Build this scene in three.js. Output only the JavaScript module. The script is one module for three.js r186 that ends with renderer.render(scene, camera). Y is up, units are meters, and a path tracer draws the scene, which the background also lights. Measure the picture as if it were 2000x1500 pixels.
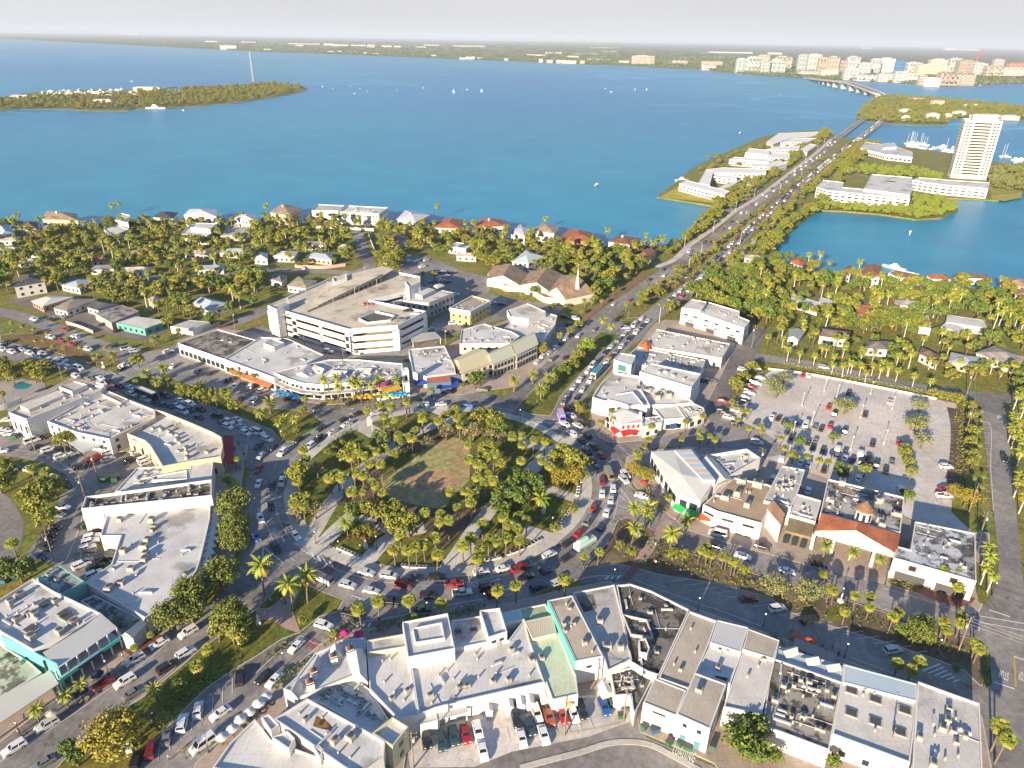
import * as THREE from 'three';
import { mergeGeometries } from 'three/addons/utils/BufferGeometryUtils.js';
import { FontLoader } from 'three/addons/loaders/FontLoader.js';
import { TextGeometry } from 'three/addons/geometries/TextGeometry.js';
import { MarchingCubes } from 'three/addons/objects/MarchingCubes.js';

// camera: a drone 135 m above the roundabout's approach, looking down 25.8 degrees, with a slight roll
const scene = new THREE.Scene();
const camera = new THREE.PerspectiveCamera(56.36, 4 / 3, 1, 60000);
camera.position.set(0, 135, 0);
camera.rotation.set(-0.4498, 0, 0.0162, 'YXZ');

// renderer and exposure
const renderer = new THREE.WebGLRenderer({ antialias: true });
renderer.toneMapping = THREE.LinearToneMapping;
renderer.toneMappingExposure = 2.8;
renderer.shadowMap.enabled = true;

// sky: clear air, pale at the horizon, blue overhead
{
  const w = 512, h = 256, d = new Float32Array(w * h * 4);
  const hor = [0.255, 0.254, 0.26], low = [0.105, 0.17, 0.27], zen = [0.03, 0.08, 0.195];
  const ss = (a, b, x) => { const t = Math.min(1, Math.max(0, (x - a) / (b - a))); return t * t * (3 - 2 * t); };
  for (let j = 0; j < h; j++) {
    const el = ((j + 0.5) / h - 0.5) * 180;
    const a = ss(3, 20, el), b = ss(12, 70, el);
    for (let i = 0; i < w; i++) {
      const k = (j * w + i) * 4;
      for (let c = 0; c < 3; c++) d[k + c] = (1 + 0.05 * (1 - a) * Math.sin(i * 0.11 + 2 * Math.sin(el * 1.3)) * Math.sin(el * 2.1 + i * 0.02)) * (hor[c] + (low[c] - hor[c]) * a) * (1 - b) + zen[c] * b;
      d[k + 3] = 1;
    }
  }
  const t = new THREE.DataTexture(d, w, h, THREE.RGBAFormat, THREE.FloatType);
  t.mapping = THREE.EquirectangularReflectionMapping; t.magFilter = THREE.LinearFilter; t.needsUpdate = true;
  scene.background = t; scene.environment = t;
}
// sun: low, behind the camera and to the left
const sun = new THREE.DirectionalLight(new THREE.Color(1, 0.81, 0.57), 5);
sun.position.set(-0.5 * 900, 0.287 * 900, 0.866 * 900 - 250); sun.target.position.set(0, 0, -250);
sun.castShadow = true; sun.shadow.mapSize.set(4096, 4096);
Object.assign(sun.shadow.camera, { left: -500, right: 600, top: 500, bottom: -500, near: 1, far: 3000 });
scene.add(sun, sun.target);
scene.fog = new THREE.FogExp2(new THREE.Color(0.66, 0.78, 0.95), 0.00005);
// ---------- helpers ----------
let seed = 7;
const rnd = () => { seed = (seed * 1664525 + 1013904223) >>> 0; return seed / 4294967296; };
const rr = (a, b) => a + (b - a) * rnd();
const pick = (a) => a[Math.floor(rnd() * a.length)];
const names = {};
function numbered(n) { const k = names[n] = (names[n] ?? -1) + 1; return k ? n + '_' + String(k).padStart(3, '0') : n; }
function tag(o, label, category, group, kind) {
  if (label) o.userData.label = label; if (category) o.userData.category = category;
  if (group) o.userData.group = group; if (kind) o.userData.kind = kind; return o;
}
const shade = (o) => { o.castShadow = o.receiveShadow = true; return o; };
function top(name, o) { o.name = numbered(name); scene.add(o); return o; }
function group(name, label, category, x, y, z, turn = 0, grp) {
  const o = top(name, new THREE.Group()); o.position.set(x, y, z); o.rotation.y = turn; return tag(o, label, category, grp);
}
function mesh(name, geo, mat, parent) { const o = shade(new THREE.Mesh(geo, mat)); o.name = name; if (parent) parent.add(o); return o; }
function ground(name, geo, mat) { const o = top(name, shade(new THREE.Mesh(geo, mat))); o.userData.kind = 'structure'; return o; }
function copyOf(o, name, x, y, z, turn = 0, s = 1) {
  const c = o.clone(); c.name = numbered(name); scene.add(c); c.position.set(x, y, z); c.rotation.y = turn;
  if (s.length) c.scale.set(...s); else c.scale.setScalar(s); return c;
}
const V2 = (x, z) => new THREE.Vector2(x, z), V3 = (x, y, z) => new THREE.Vector3(x, y, z);
const pairs = (f) => { const r = []; for (let i = 0; i + 1 < f.length; i += 2) r.push([f[i], f[i + 1]]); return r; };
const areaOf = (p) => { let s = 0; for (let i = 0; i < p.length; i++) { const a = p[i], b = p[(i + 1) % p.length]; s += a[0] * b[1] - b[0] * a[1]; } return s / 2; };
function ccw(p) { return areaOf(p) < 0 ? p : p.slice().reverse(); }      // outward side on the right hand while walking, seen from above
const centre = (p) => { let x = 0, z = 0; for (const q of p) { x += q[0]; z += q[1]; } return [x / p.length, z / p.length]; };
function inset(p, d) {                                                     // p from ccw()
  const n = p.length, out = [];
  for (let i = 0; i < n; i++) {
    const a = p[(i + n - 1) % n], b = p[i], c = p[(i + 1) % n];
    let ux = b[0] - a[0], uz = b[1] - a[1], vx = c[0] - b[0], vz = c[1] - b[1];
    const lu = Math.hypot(ux, uz) || 1, lv = Math.hypot(vx, vz) || 1; ux /= lu; uz /= lu; vx /= lv; vz /= lv;
    const nx = uz + vz, nz = -ux - vx, k = 1 + ux * vx + uz * vz;          // inward normals are (uz, -ux)
    const m = Math.min(1 / Math.max(k, 0.35), 2.5);
    out.push([b[0] + nx * m * d, b[1] + nz * m * d]);
  }
  return out;
}
// geometry builder: positions, normals, uvs (metres / US) and optional vertex colours
const US = 30;
class GB {
  constructor() { this.p = []; this.n = []; this.u = []; this.c = null; this.i = []; }
  v(x, y, z, nx, ny, nz, u, w) { this.p.push(x, y, z); this.n.push(nx, ny, nz); this.u.push(u, w); return this.p.length / 3 - 1; }
  quad(a, b, c, d, col) {                                                  // a b c d counter-clockwise from outside
    const e1 = [b[0] - a[0], b[1] - a[1], b[2] - a[2]], e2 = [d[0] - a[0], d[1] - a[1], d[2] - a[2]];
    let nx = e1[1] * e2[2] - e1[2] * e2[1], ny = e1[2] * e2[0] - e1[0] * e2[2], nz = e1[0] * e2[1] - e1[1] * e2[0];
    const l = Math.hypot(nx, ny, nz) || 1; nx /= l; ny /= l; nz /= l;
    const L = Math.hypot(...e1), M = Math.hypot(...e2), o = (a[0] * 0.37 + a[2] * 0.61) / US;
    const k = [this.v(...a, nx, ny, nz, o, a[1] / US), this.v(...b, nx, ny, nz, o + L / US, a[1] / US), this.v(...c, nx, ny, nz, o + L / US, (a[1] + M) / US), this.v(...d, nx, ny, nz, o, (a[1] + M) / US)];
    this.i.push(k[0], k[1], k[2], k[0], k[2], k[3]); if (col) this.col(col, 4); return this;
  }
  tri(a, b, c, col) {
    const e1 = [b[0] - a[0], b[1] - a[1], b[2] - a[2]], e2 = [c[0] - a[0], c[1] - a[1], c[2] - a[2]];
    let nx = e1[1] * e2[2] - e1[2] * e2[1], ny = e1[2] * e2[0] - e1[0] * e2[2], nz = e1[0] * e2[1] - e1[1] * e2[0];
    const l = Math.hypot(nx, ny, nz) || 1; nx /= l; ny /= l; nz /= l;
    const k = [a, b, c].map((q) => this.v(...q, nx, ny, nz, q[0] / US, q[2] / US)); this.i.push(...k); if (col) this.col(col, 3); return this;
  }
  col(c, n) { this.c ??= []; for (let j = 0; j < n; j++) this.c.push(c[0], c[1], c[2]); }
  flat(p, y, holes = []) {                                                 // polygon sheet, facing up
    const hs = holes.map((h) => h.map((q) => V2(q[0], -q[1])));
    let ct = p.map((q) => V2(q[0], -q[1])); if (THREE.ShapeUtils.isClockWise(ct)) ct = ct.reverse();
    hs.forEach((h, i) => { if (!THREE.ShapeUtils.isClockWise(h)) hs[i] = h.reverse(); });
    const f = THREE.ShapeUtils.triangulateShape(ct, hs), all = ct.concat(...hs), b = this.p.length / 3;
    for (const q of all) this.v(q.x, y, -q.y, 0, 1, 0, q.x / US, q.y / US);
    for (const t of f) this.i.push(b + t[0], b + t[1], b + t[2]); return this;
  }
  walls(p, y0, y1, inward = false) {
    for (let i = 0; i < p.length; i++) {
      const a = p[i], b = p[(i + 1) % p.length];
      if (inward) this.quad([b[0], y0, b[1]], [a[0], y0, a[1]], [a[0], y1, a[1]], [b[0], y1, b[1]]);
      else this.quad([a[0], y0, a[1]], [b[0], y0, b[1]], [b[0], y1, b[1]], [a[0], y1, a[1]]);
    } return this;
  }
  ring(p, q, y) { for (let i = 0; i < p.length; i++) { const j = (i + 1) % p.length; this.quad([p[i][0], y, p[i][1]], [p[j][0], y, p[j][1]], [q[j][0], y, q[j][1]], [q[i][0], y, q[i][1]]); } return this; }
  prism(p, y0, y1) { p = ccw(p); this.walls(p, y0, y1); return this.flat(p, y1); }
  box(cx, cy, cz, w, h, d, turn = 0) {
    const c = Math.cos(turn), s = Math.sin(turn), q = [[-w / 2, -d / 2], [w / 2, -d / 2], [w / 2, d / 2], [-w / 2, d / 2]].map(([x, z]) => [cx + x * c + z * s, cz - x * s + z * c]);
    const pp = ccw(q); this.walls(pp, cy, cy + h); this.flat(pp, cy + h);
    const b = pp.slice().reverse(); return this.quad([b[0][0], cy, b[0][1]], [b[1][0], cy, b[1][1]], [b[2][0], cy, b[2][1]], [b[3][0], cy, b[3][1]]);
  }
  tube(pts, r, seg = 6, col) {                                             // pts [[x,y,z]...], r number or per point
    const rad = (i) => Array.isArray(r) ? r[i] : r; const rings = [];
    for (let i = 0; i < pts.length; i++) {
      const a = pts[Math.max(0, i - 1)], b = pts[Math.min(pts.length - 1, i + 1)];
      const t = V3(b[0] - a[0], b[1] - a[1], b[2] - a[2]).normalize(), s = Math.abs(t.y) > 0.9 ? V3(1, 0, 0) : V3(0, 1, 0);
      const u = s.cross(t).normalize(), w = t.clone().cross(u), ring = [];
      for (let k = 0; k < seg; k++) { const an = k / seg * Math.PI * 2, c = Math.cos(an), sn = Math.sin(an), n = [u.x * c + w.x * sn, u.y * c + w.y * sn, u.z * c + w.z * sn]; ring.push(this.v(pts[i][0] + n[0] * rad(i), pts[i][1] + n[1] * rad(i), pts[i][2] + n[2] * rad(i), ...n, k / seg, i)); if (col) this.col(col, 1); }
      rings.push(ring);
    }
    for (let i = 0; i + 1 < rings.length; i++) for (let k = 0; k < seg; k++) { const k2 = (k + 1) % seg; this.i.push(rings[i][k], rings[i][k2], rings[i + 1][k2], rings[i][k], rings[i + 1][k2], rings[i + 1][k]); }
    return this;
  }
  geo() {
    const g = new THREE.BufferGeometry();
    g.setAttribute('position', new THREE.Float32BufferAttribute(this.p, 3)); g.setAttribute('normal', new THREE.Float32BufferAttribute(this.n, 3)); g.setAttribute('uv', new THREE.Float32BufferAttribute(this.u, 2));
    if (this.c) { while (this.c.length < this.p.length) this.c.push(1, 1, 1); g.setAttribute('color', new THREE.Float32BufferAttribute(this.c, 3)); }
    g.setIndex(this.i); return g;
  }
}
const circle = (cx, cz, r, n = 96) => Array.from({ length: n }, (_, i) => [cx + r * Math.cos(i / n * 2 * Math.PI), cz + r * Math.sin(i / n * 2 * Math.PI)]);
function smooth(p, n = 8) {                                                // polyline -> dense smooth polyline
  const c = new THREE.CatmullRomCurve3(p.map((q) => V3(q[0], 0, q[1])), false, 'centripetal');
  return c.getPoints((p.length - 1) * n).map((q) => [q.x, q.z]);
}
function offsetLine(p, d) {                                                // to the right of travel for d > 0
  return p.map((q, i) => { const a = p[Math.max(0, i - 1)], b = p[Math.min(p.length - 1, i + 1)]; const l = Math.hypot(b[0] - a[0], b[1] - a[1]) || 1; return [q[0] - (b[1] - a[1]) / l * d, q[1] + (b[0] - a[0]) / l * d]; });
}
function strip(gb, p, w, y, y2) {                                          // ribbon of width w
  const l = offsetLine(p, -w / 2), r = offsetLine(p, w / 2);
  for (let i = 0; i + 1 < p.length; i++) {
    const h0 = Array.isArray(y) ? y[i] : y, h1 = Array.isArray(y) ? y[i + 1] : y;
    const b = gb.p.length / 3;
    for (const [q, h] of [[l[i], h0], [r[i], h0], [r[i + 1], h1], [l[i + 1], h1]]) gb.v(q[0], h, q[1], 0, 1, 0, q[0] / US, -q[1] / US);
    gb.i.push(b, b + 1, b + 2, b, b + 2, b + 3);
  } return gb;
}
function dashes(gb, p, w, y, on, off) {
  let acc = 0, draw = true, cur = [p[0]];
  for (let i = 0; i + 1 < p.length; i++) {
    let a = p[i]; const b = p[i + 1];
    for (;;) {
      const l = Math.hypot(b[0] - a[0], b[1] - a[1]), need = (draw ? on : off) - acc;
      if (l < need) { acc += l; if (draw) cur.push(b); break; }
      const t = need / l, m = [a[0] + (b[0] - a[0]) * t, a[1] + (b[1] - a[1]) * t];
      if (draw) { cur.push(m); strip(gb, cur, w, y); }
      draw = !draw; cur = [m]; acc = 0; a = m;
    }
  } return gb;
}
// ---------- procedural textures ----------
function tileNoise(n, cells, sd) {                                         // tileable value noise lattice
  const g = new Float32Array(cells * cells); let s = sd * 7919 + 13; for (let i = 0; i < g.length; i++) { s = (s * 1664525 + 1013904223) >>> 0; g[i] = s / 4294967296; }
  return (x, y) => {                                                       // x, y in 0..1
    const fx = x * cells, fy = y * cells, x0 = Math.floor(fx), y0 = Math.floor(fy); let u = fx - x0, v = fy - y0; u = u * u * (3 - 2 * u); v = v * v * (3 - 2 * v);
    const q = (a, b) => g[((b % cells + cells) % cells) * cells + (a % cells + cells) % cells];
    return (q(x0, y0) * (1 - u) + q(x0 + 1, y0) * u) * (1 - v) + (q(x0, y0 + 1) * (1 - u) + q(x0 + 1, y0 + 1) * u) * v;
  };
}
function fbm(sd, c0, oct) { const o = []; for (let k = 0; k < oct; k++) o.push(tileNoise(0, c0 << k, sd + k)); return (x, y) => { let a = 0, w = 0.5, t = 0; for (const f of o) { a += w * f(x, y); t += w; w *= 0.55; } return a / t; }; }
function tex(n, fn, rep = 1, srgb = true) {                                // fn(u, v, i, j) -> [r, g, b] 0..255
  const d = new Uint8Array(n * n * 4);
  for (let j = 0; j < n; j++) for (let i = 0; i < n; i++) { const c = fn(i / n, j / n, i, j), k = (j * n + i) * 4; d[k] = Math.max(0, Math.min(255, c[0])); d[k + 1] = Math.max(0, Math.min(255, c[1])); d[k + 2] = Math.max(0, Math.min(255, c[2])); d[k + 3] = 255; }
  const t = new THREE.DataTexture(d, n, n); t.wrapS = t.wrapT = THREE.RepeatWrapping; t.magFilter = t.minFilter = THREE.LinearFilter; t.repeat.set(rep, rep);
  if (srgb) t.colorSpace = THREE.SRGBColorSpace; t.needsUpdate = true; return t;
}
const n1 = fbm(1, 4, 6), n2 = fbm(20, 8, 6), n3 = fbm(40, 32, 4), n4 = fbm(60, 3, 3), n5 = fbm(80, 128, 2);
const clamp = (x, a = 0, b = 1) => Math.min(b, Math.max(a, x));
// all maps are near-white multipliers; the material's colour carries the hue
const T = {
  asphalt: tex(512, (u, v) => { const a = n1(u, v), b = n3(u, v), c = n5(u, v), cr = Math.abs(n2(u, v) - 0.5) < 0.006 ? -28 : 0, pt = n4(u, v) > 0.56 ? -12 : 0; const k = 175 + (a - 0.5) * 90 + (b - 0.5) * 36 + (c - 0.5) * 44 + cr + pt; return [k, k, k]; }, 0.3),
  lot: tex(512, (u, v) => { const k = 218 + (n1(u, v) - 0.5) * 70 + (n3(u, v) - 0.5) * 26 + (n5(u, v) - 0.5) * 34 + (Math.abs(n2(u, v) - 0.5) < 0.006 ? -30 : 0); return [k, k, k]; }, 0.4),
  concrete: tex(512, (u, v, i, j) => { const k = 205 + (n1(u, v) - 0.5) * 60 + (n3(u, v) - 0.5) * 30 + ((i % 32 === 0 || j % 32 === 0) ? -45 : 0); return [k, k, k * 0.985]; }, 1.1),
  roof: tex(512, (u, v) => { const a = n1(u, v), b = n2(u * 1, v * 1), s = clamp((a - 0.56) * 7), f = n5(u, v); let k = 226 + (b - 0.5) * 46 - s * 52 + (f - 0.5) * 24; const seam = (u * 36) % 1 < 0.04 ? -24 : (v * 5) % 1 < 0.008 ? -30 : 0; return [k + seam, k + seam - s * 3, k + seam - s * 9]; }, 0.72),
  stained: tex(512, (u, v) => { const a = n1(u, v), b = n2(u, v), st = clamp((n2(u * 1, (v * 1 + 0.37)) * 0.6 + n3(u, v) * 0.5 - 0.52) * 9), s2 = clamp((a - 0.52) * 8); const k = 214 + (b - 0.5) * 60 - st * 95 - s2 * 45; return [k, k * (1 - 0.02 * s2), k * (1 - 0.06 * s2)]; }, 1.0),
  plaster: tex(512, (u, v) => { const k = 232 + (n1(u, v) - 0.5) * 30 + (n3(u, v) - 0.5) * 14; return [k, k, k]; }, 2.1),
  grass: tex(512, (u, v) => { const a = n1(u, v), b = n3(u, v), c = n5(u, v), d = clamp((n2(u, v) - 0.5) * 4 + 0.5); const k = 150 + (b - 0.5) * 70 + (c - 0.5) * 90; return [k * (0.82 + 0.42 * a + 0.14 * d), k * (1.02 + 0.1 * a), k * (0.75 + 0.1 * d)]; }, 0.6),
  soil: tex(512, (u, v) => { const k = 165 + (n1(u, v) - 0.5) * 120 + (n3(u, v) - 0.5) * 70 + (n5(u, v) - 0.5) * 70; return [k, k * 0.97, k * 0.93]; }, 1.0),
  dry: tex(512, (u, v) => { const a = clamp((n1(u, v) - 0.5) * 4 + 0.5), b = n3(u, v), c = n5(u, v); const k = 165 + (b - 0.5) * 80 + (c - 0.5) * 60; return [k * (1.05 - 0.12 * a), k * (0.9 + 0.05 * a), k * (0.78 - 0.06 * a)]; }, 0.55),
  metal: tex(256, (u, v) => { const s = (u * 64) % 1; const k = (s < 0.16 ? 190 : 232) + (n1(u, v) - 0.5) * 24; return [k, k, k]; }, 1.0),
  tile: tex(512, (u, v) => { const s = Math.sin(u * 512) * 0.5 + 0.5, r = (v * 90) % 1 < 0.15 ? -34 : 0; const k = 190 + s * 30 + r + (n2(u, v) - 0.5) * 90 + (n5(u, v) - 0.5) * 60; return [k, k * 0.97, k * 0.95]; }, 1.0),
  brick: tex(512, (u, v, i, j) => { const k = 190 + (n5(u, v) - 0.5) * 110 + (n1(u, v) - 0.5) * 50; return [k, k * 0.96, k * 0.94]; }, 2.0),
};
const mats = {};
function M(color, map, rough = 0.85, o = {}) {                             // color: linear [r, g, b]
  const key = color.join() + '|' + (map ?? '') + rough + JSON.stringify(o); if (mats[key]) return mats[key];
  const m = new THREE.MeshStandardMaterial({ color: new THREE.Color().setRGB(...color), roughness: rough, metalness: o.metal ?? 0 });
  if (map) m.map = T[map]; if (o.emissive) m.emissive.setRGB(...o.emissive); if (o.vc) m.vertexColors = true;
  return mats[key] = m;
}
const C = {
  white: [0.7, 0.695, 0.68], cream: [0.74, 0.66, 0.5], grey: [0.42, 0.42, 0.41], tan: [0.47, 0.42, 0.35], dark: [0.06, 0.06, 0.065], glass: [0.02, 0.03, 0.04],
  asphalt: [0.48, 0.445, 0.42], lot: [0.68, 0.625, 0.575], concrete: [0.74, 0.69, 0.63], grass: [0.27, 0.31, 0.05], dirt: [0.5, 0.38, 0.27], mulch: [0.26, 0.185, 0.13], brick: [0.42, 0.22, 0.18], terracotta: [0.55, 0.2, 0.1], tealwall: [0.13, 0.62, 0.5],
};
const glassM = M(C.glass, null, 0.12), glassB = M([0.05, 0.12, 0.17], null, 0.08), darkM = M(C.dark, null, 0.6), steelM = M([0.35, 0.35, 0.34], null, 0.45, { metal: 0.6 }), paintM = M([0.74, 0.73, 0.7], 'plaster', 0.7), whiteM = M(C.white, 'plaster', 0.8), poleM = M([0.025, 0.035, 0.03], null, 0.5), woodM = M([0.3, 0.24, 0.17], 'soil', 0.9);
// ---------- the setting ----------
const CX = -23.7, CZ = -206.1, RI = 51.4, RO = 64.6;                       // the roundabout
{ // the bay: sheet of water with shoals, sea-grass and wind slicks in its colour
  const sl = (u, v) => clamp(1 - Math.abs(n1(u, v * 2 + 0.2 * n4(u, v)) - 0.5) / 0.02) * clamp((n4(u, v) - 0.36) * 5);
  const wt = tex(1024, (u, v) => {
    const a = n1(u, v), b = n2(u, v), s = sl(u, v), f = n5(u, v), d = n4(u, v);
    return [17 + 30 * (a - 0.5) + 62 * s + 16 * (f - 0.5) - 18 * (d - 0.5), 124 + 46 * (a - 0.5) + 44 * s + 20 * (f - 0.5), 165 + 16 * (b - 0.5) + 40 * s + 16 * (f - 0.5) + 10 * (d - 0.5)];
  });
  wt.repeat.set(1, 1);
  const bump = tex(512, (u, v) => { const k = n3(u, v) * 150 + n5(u, v) * 100; return [k, k, k]; }, 90, false);
  const m = new THREE.MeshPhysicalMaterial({ map: wt, color: new THREE.Color().setRGB(0.75, 0.98, 1), roughness: 0.3, specularIntensity: 0.95, ior: 1.33, bumpMap: bump, bumpScale: 0.5 });
  const g = new THREE.PlaneGeometry(60000, 60000, 1, 1); g.rotateX(-Math.PI / 2);
  const uv = g.attributes.uv; const ps = g.attributes.position; for (let i = 0; i < uv.count; i++) uv.setXY(i, ps.getX(i) / 3600, ps.getZ(i) / 3600);
  const o = ground('bay_water', g, m); o.position.set(0, -1.2, -20000);
}
const landM = M([0.38, 0.4, 0.1], 'grass', 0.95), wallM = M([0.42, 0.37, 0.3], 'concrete', 0.9);
function land(name, flatPts, m = landM, y = 0) { const p = ccw(pairs(flatPts)); const g = new GB(); g.walls(p, -4, y); g.flat(p, y); return ground(name, g.geo(), m); }
land('barrier_island', [...[-614.9,-495.6,-386,-532.1,-343.4,-538.1,-299.3,-551.1,-237.4,-565.7,-199.9,-575.4,-156.8,-567.8,-98.7,-561.5,-57.4,-550.9,-17.2,-534.4,13.4,-524.3,46.6,-511.8,82.9,-505.6,111,-518.7,133.4,-544.2,154.1,-582.3,173.1,-631.2,183.3,-657.4,136,-697.8,180.5,-802.2,205.5,-865.6,262,-973,313,-1061,393,-1201,450,-1264,512,-1302,517,-1244,516,-1204,547,-1182,544,-1157,567,-1107,603,-1034,610,-997,625,-955,712,-947,585.1,-766.5,545.8,-780.2,500.7,-730,469.2,-707.4,424.2,-716.2,420.5,-723.5,419.5,-693.9,406,-663.3,370.8,-625.5,344.7,-617.8,322.3,-636,295,-646.4,273.1,-649,249.9,-616.8,219.3,-566.1,194.4,-521,181.4,-496.6,187.2,-477.7,200.3,-457,225.7,-438.5,252.5,-427.5,284,-427.1,318.1,-430.9,537.3,-427], 520, -250, 520, 120, -620, 120]);
land('bridge_island', [668,-1500,739,-1660,826,-1830,939,-2036,1017,-2166,1065,-2201,1101,-2184,1150,-2195,1147,-2101,1129,-1991,1147,-1936,1220,-1950,1214,-1839,1276,-1752,1104,-1507,1026,-1544,969,-1522,943,-1556,927,-1579,898,-1575,806,-1428,757,-1421,704,-1435,694,-1456,671,-1476], landM, -0.7);
land('marina_island', [...[-1201,-1545,-1144,-1697,-1172,-1875,-1130,-1923,-1076,-2001,-996,-1995,-919,-2101,-862,-2228,-809,-2287], ...[-794,-2358,-733,-2348,-649,-2299,-584,-2153,-567,-2076,-567,-2000,-564,-1930,-578,-1861,-575,-1820,-591,-1739], ...[-609,-1630,-644,-1607,-635,-1556,-673,-1548,-694,-1506,-722,-1487,-741,-1484,-736,-1444,-781,-1436,-822,-1442,-867,-1461,-905,-1454,-942,-1447,-954,-1405,-994,-1269]], landM, -0.7);
land('mainland', [...[-14399,-17011,-12790,-17441,-9753,-14934,-7749,-12947,-6139,-11707,-5499,-11174,-4417,-9950,-3011,-7930,-2324,-7011], ...[-1908,-6746,-1004,-5929,-500,-5674,-34,-5133], ...[351,-4686,639,-4556,828,-4377,973,-4078,1029,-3791,1116,-3492], ...[1230,-3593,1272,-3546,1265,-3368,1337,-3181,1501,-3087,1513,-2959,1448,-2782,1522,-2802,1717,-2933,1879,-3179,2044,-3227,2051,-3155,2232,-2732], 42000, -9000, 42000, -42000, -42000, -42000, -42000, -30000], M([0.2, 0.2, 0.1], 'grass', 0.95));

let roadY = 0.02; const asphaltM = M(C.asphalt, 'asphalt', 0.88), lotM = M(C.lot, 'lot', 0.9), concM = M(C.concrete, 'concrete', 0.9), grassM = M(C.grass, 'grass', 0.95), mulchM = M(C.mulch, 'soil', 0.95), brickM = M(C.brick, 'brick', 0.9), dryM = M([0.8, 0.72, 0.52], 'dry', 0.95), dirtM = M(C.dirt, 'soil', 0.95), paveM = M([0.56, 0.45, 0.39], 'concrete', 0.9);
const paved = [], tracks = [];                                              // kept free of trees
function sheet(name, f, m = asphaltM) { paved.push(pairs(f)); roadY += 0.004; return ground(name, new GB().flat(pairs(f), roadY).geo(), m); }
function road(name, f, w, m = asphaltM) { tracks.push([smooth(pairs(f), 4), w / 2 + 1]); roadY += 0.004; return ground(name, strip(new GB(), smooth(pairs(f)), w, roadY).geo(), m); }
function slab(name, f, y, m, kerb = true) {                                // raised block with a pale kerb
  const p = ccw(Array.isArray(f[0]) ? f : pairs(f)), g = new GB(); g.walls(p, 0, y);
  const o = ground(name, g.flat(p, y).geo(), m);
  if (kerb) { const k = new GB(), q = inset(p, 0.25); k.ring(p, q, y + 0.012); k.walls(p, 0.1, y + 0.012); mesh('kerb', k.geo(), concM, o); }
  return o;
}
// lots and yards
sheet('left_alley', [...[-193,-229.1,-181.6,-229.5,-170,-226.9,-162,-226.1,-143.4,-219,-120.6,-210.6,-128.7,-208.6,-129.1,-194.6,-136.2,-191.3,-134.3,-184.6,-129.2,-176.4,-123.1,-177.9,-121.9,-171.9,-116.5,-159.1], ...[-115.6,-151.8,-124.7,-156.6,-133.1,-161,-137.4,-156.9], ...[-135.5,-158.6,-138.9,-170.8,-141.1,-183,-145.3,-191.8,-144.4,-197.3,-150.3,-203.7,-163,-211.1,-174.6,-214.4,-184.2,-215.9]]);
sheet('curved_side_road', [-174.1,-195.9,-166.5,-194.6,-156.3,-186.3,-147.7,-177.2,-143.7,-169.9,-140.8,-161.8,-141.6,-156.3,-145.8,-154.1]);
sheet('rear_parking_lot', [80.3,-245.8,100.5,-278.3,119.4,-299.1,130.1,-296.2,156.7,-282.9,179.7,-271.3,186.2,-267.8,159.6,-221.8,141.7,-190.3,142.5,-181.1,138.1,-174.7,125.7,-187.2,118.8,-201.2,106.8,-210.2,89.4,-223.2], lotM);
sheet('rear_alley', [-23.7,-110.8,30.1,-114.5,30.1,-106,43.5,-99,46.7,-91.4,-29.6,-90.1]);
sheet('rear_service_lot', [...[-22.2,-107.9,-15.7,-109.4,-4.8,-112.1], ...[1.1,-116.6,4.9,-115.2,10.4,-113.5,16,-119.2,23.2,-124.1,28.7,-117.2,28.3,-110.2,17.7,-105.9,1.3,-102], ...[-6.4,-98.4,-19.6,-97.9]], lotM);
sheet('church_lot', [-78.2,-477.3,-61.3,-482.2,-34.1,-446.3,-13.8,-431,-15.2,-384,-29.6,-383.3,-53.5,-415.6,-73.2,-444.1]); paved.pop();
sheet('yellow_building_lot', [-38.3,-389.9,-12.8,-399.4,27.9,-379.3,21.2,-356.5,-11.8,-367.5,-34,-336.6,-40.6,-308.5,-43.9,-337.5]);
sheet('pool_terrace', [-219.4,-272.4,-213.7,-278.1,-198.5,-273.2,-192.6,-264.3,-197.7,-254.3,-203.5,-248.2], M([0.5, 0.46, 0.42], 'concrete'));
sheet('driveways', [-282.3,-377,-256.8,-387.1,-174.6,-338.8,-173.7,-319.8,-209,-330.3], M([0.33, 0.29, 0.24], 'asphalt'));
road('garage_alley', [-131,-340.8,-119.9,-330.1,-96.1,-316.7,-74.7,-308.3,-53.5,-311,-40.8,-328.1,-26.8,-344,-6.1,-363,17.9,-378.8], 8);
road('residential_street', [-120.9,-543.4,-110.6,-509.1,-101.6,-475.9,-93.7,-452.1,-98.1,-437.2,-114.5,-438.5,-143.9,-439.1,-164.8,-443.5,-179.7,-430.6,-202,-423,-235.7,-421.2,-271.1,-412.1,-316.7,-398], 8);
road('garden_street', [-95,-446.3,-110.6,-408.7,-124.5,-382.2,-137.3,-360,-150.9,-331.5,-160.4,-306.6], 9);
road('corner_street', [-293.2,-363.9,-267.1,-355.5,-248.9,-346.4,-204.3,-319.2,-174.4,-301.9,-161.2,-297.7], 9);
road('shore_lane', [99,-472.7,76.7,-461.7,51.6,-485,20.6,-510.2,-8.9,-505.6], 5);
road('palm_lined_street', [108.1,-317.6,121.1,-312,142.1,-303.4,160.7,-291.9,178.7,-282.1,198.3,-275.4,221.2,-271.9], 9);
road('villa_drive', [155.9,-422.5,180.4,-404.4,207.1,-396.6,228.6,-380.4,250.9,-369.3,274.9,-358.8], 5, M([0.3, 0.26, 0.22], 'asphalt'));
road('condo_drive', [185.9,-632.1,237,-729.1,304.5,-857.4,389,-1010,480,-1173], 6);
road('tower_drive', [340.4,-826.6,383.5,-847.5,413.3,-810.8,449.6,-783.5], 6);
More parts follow.
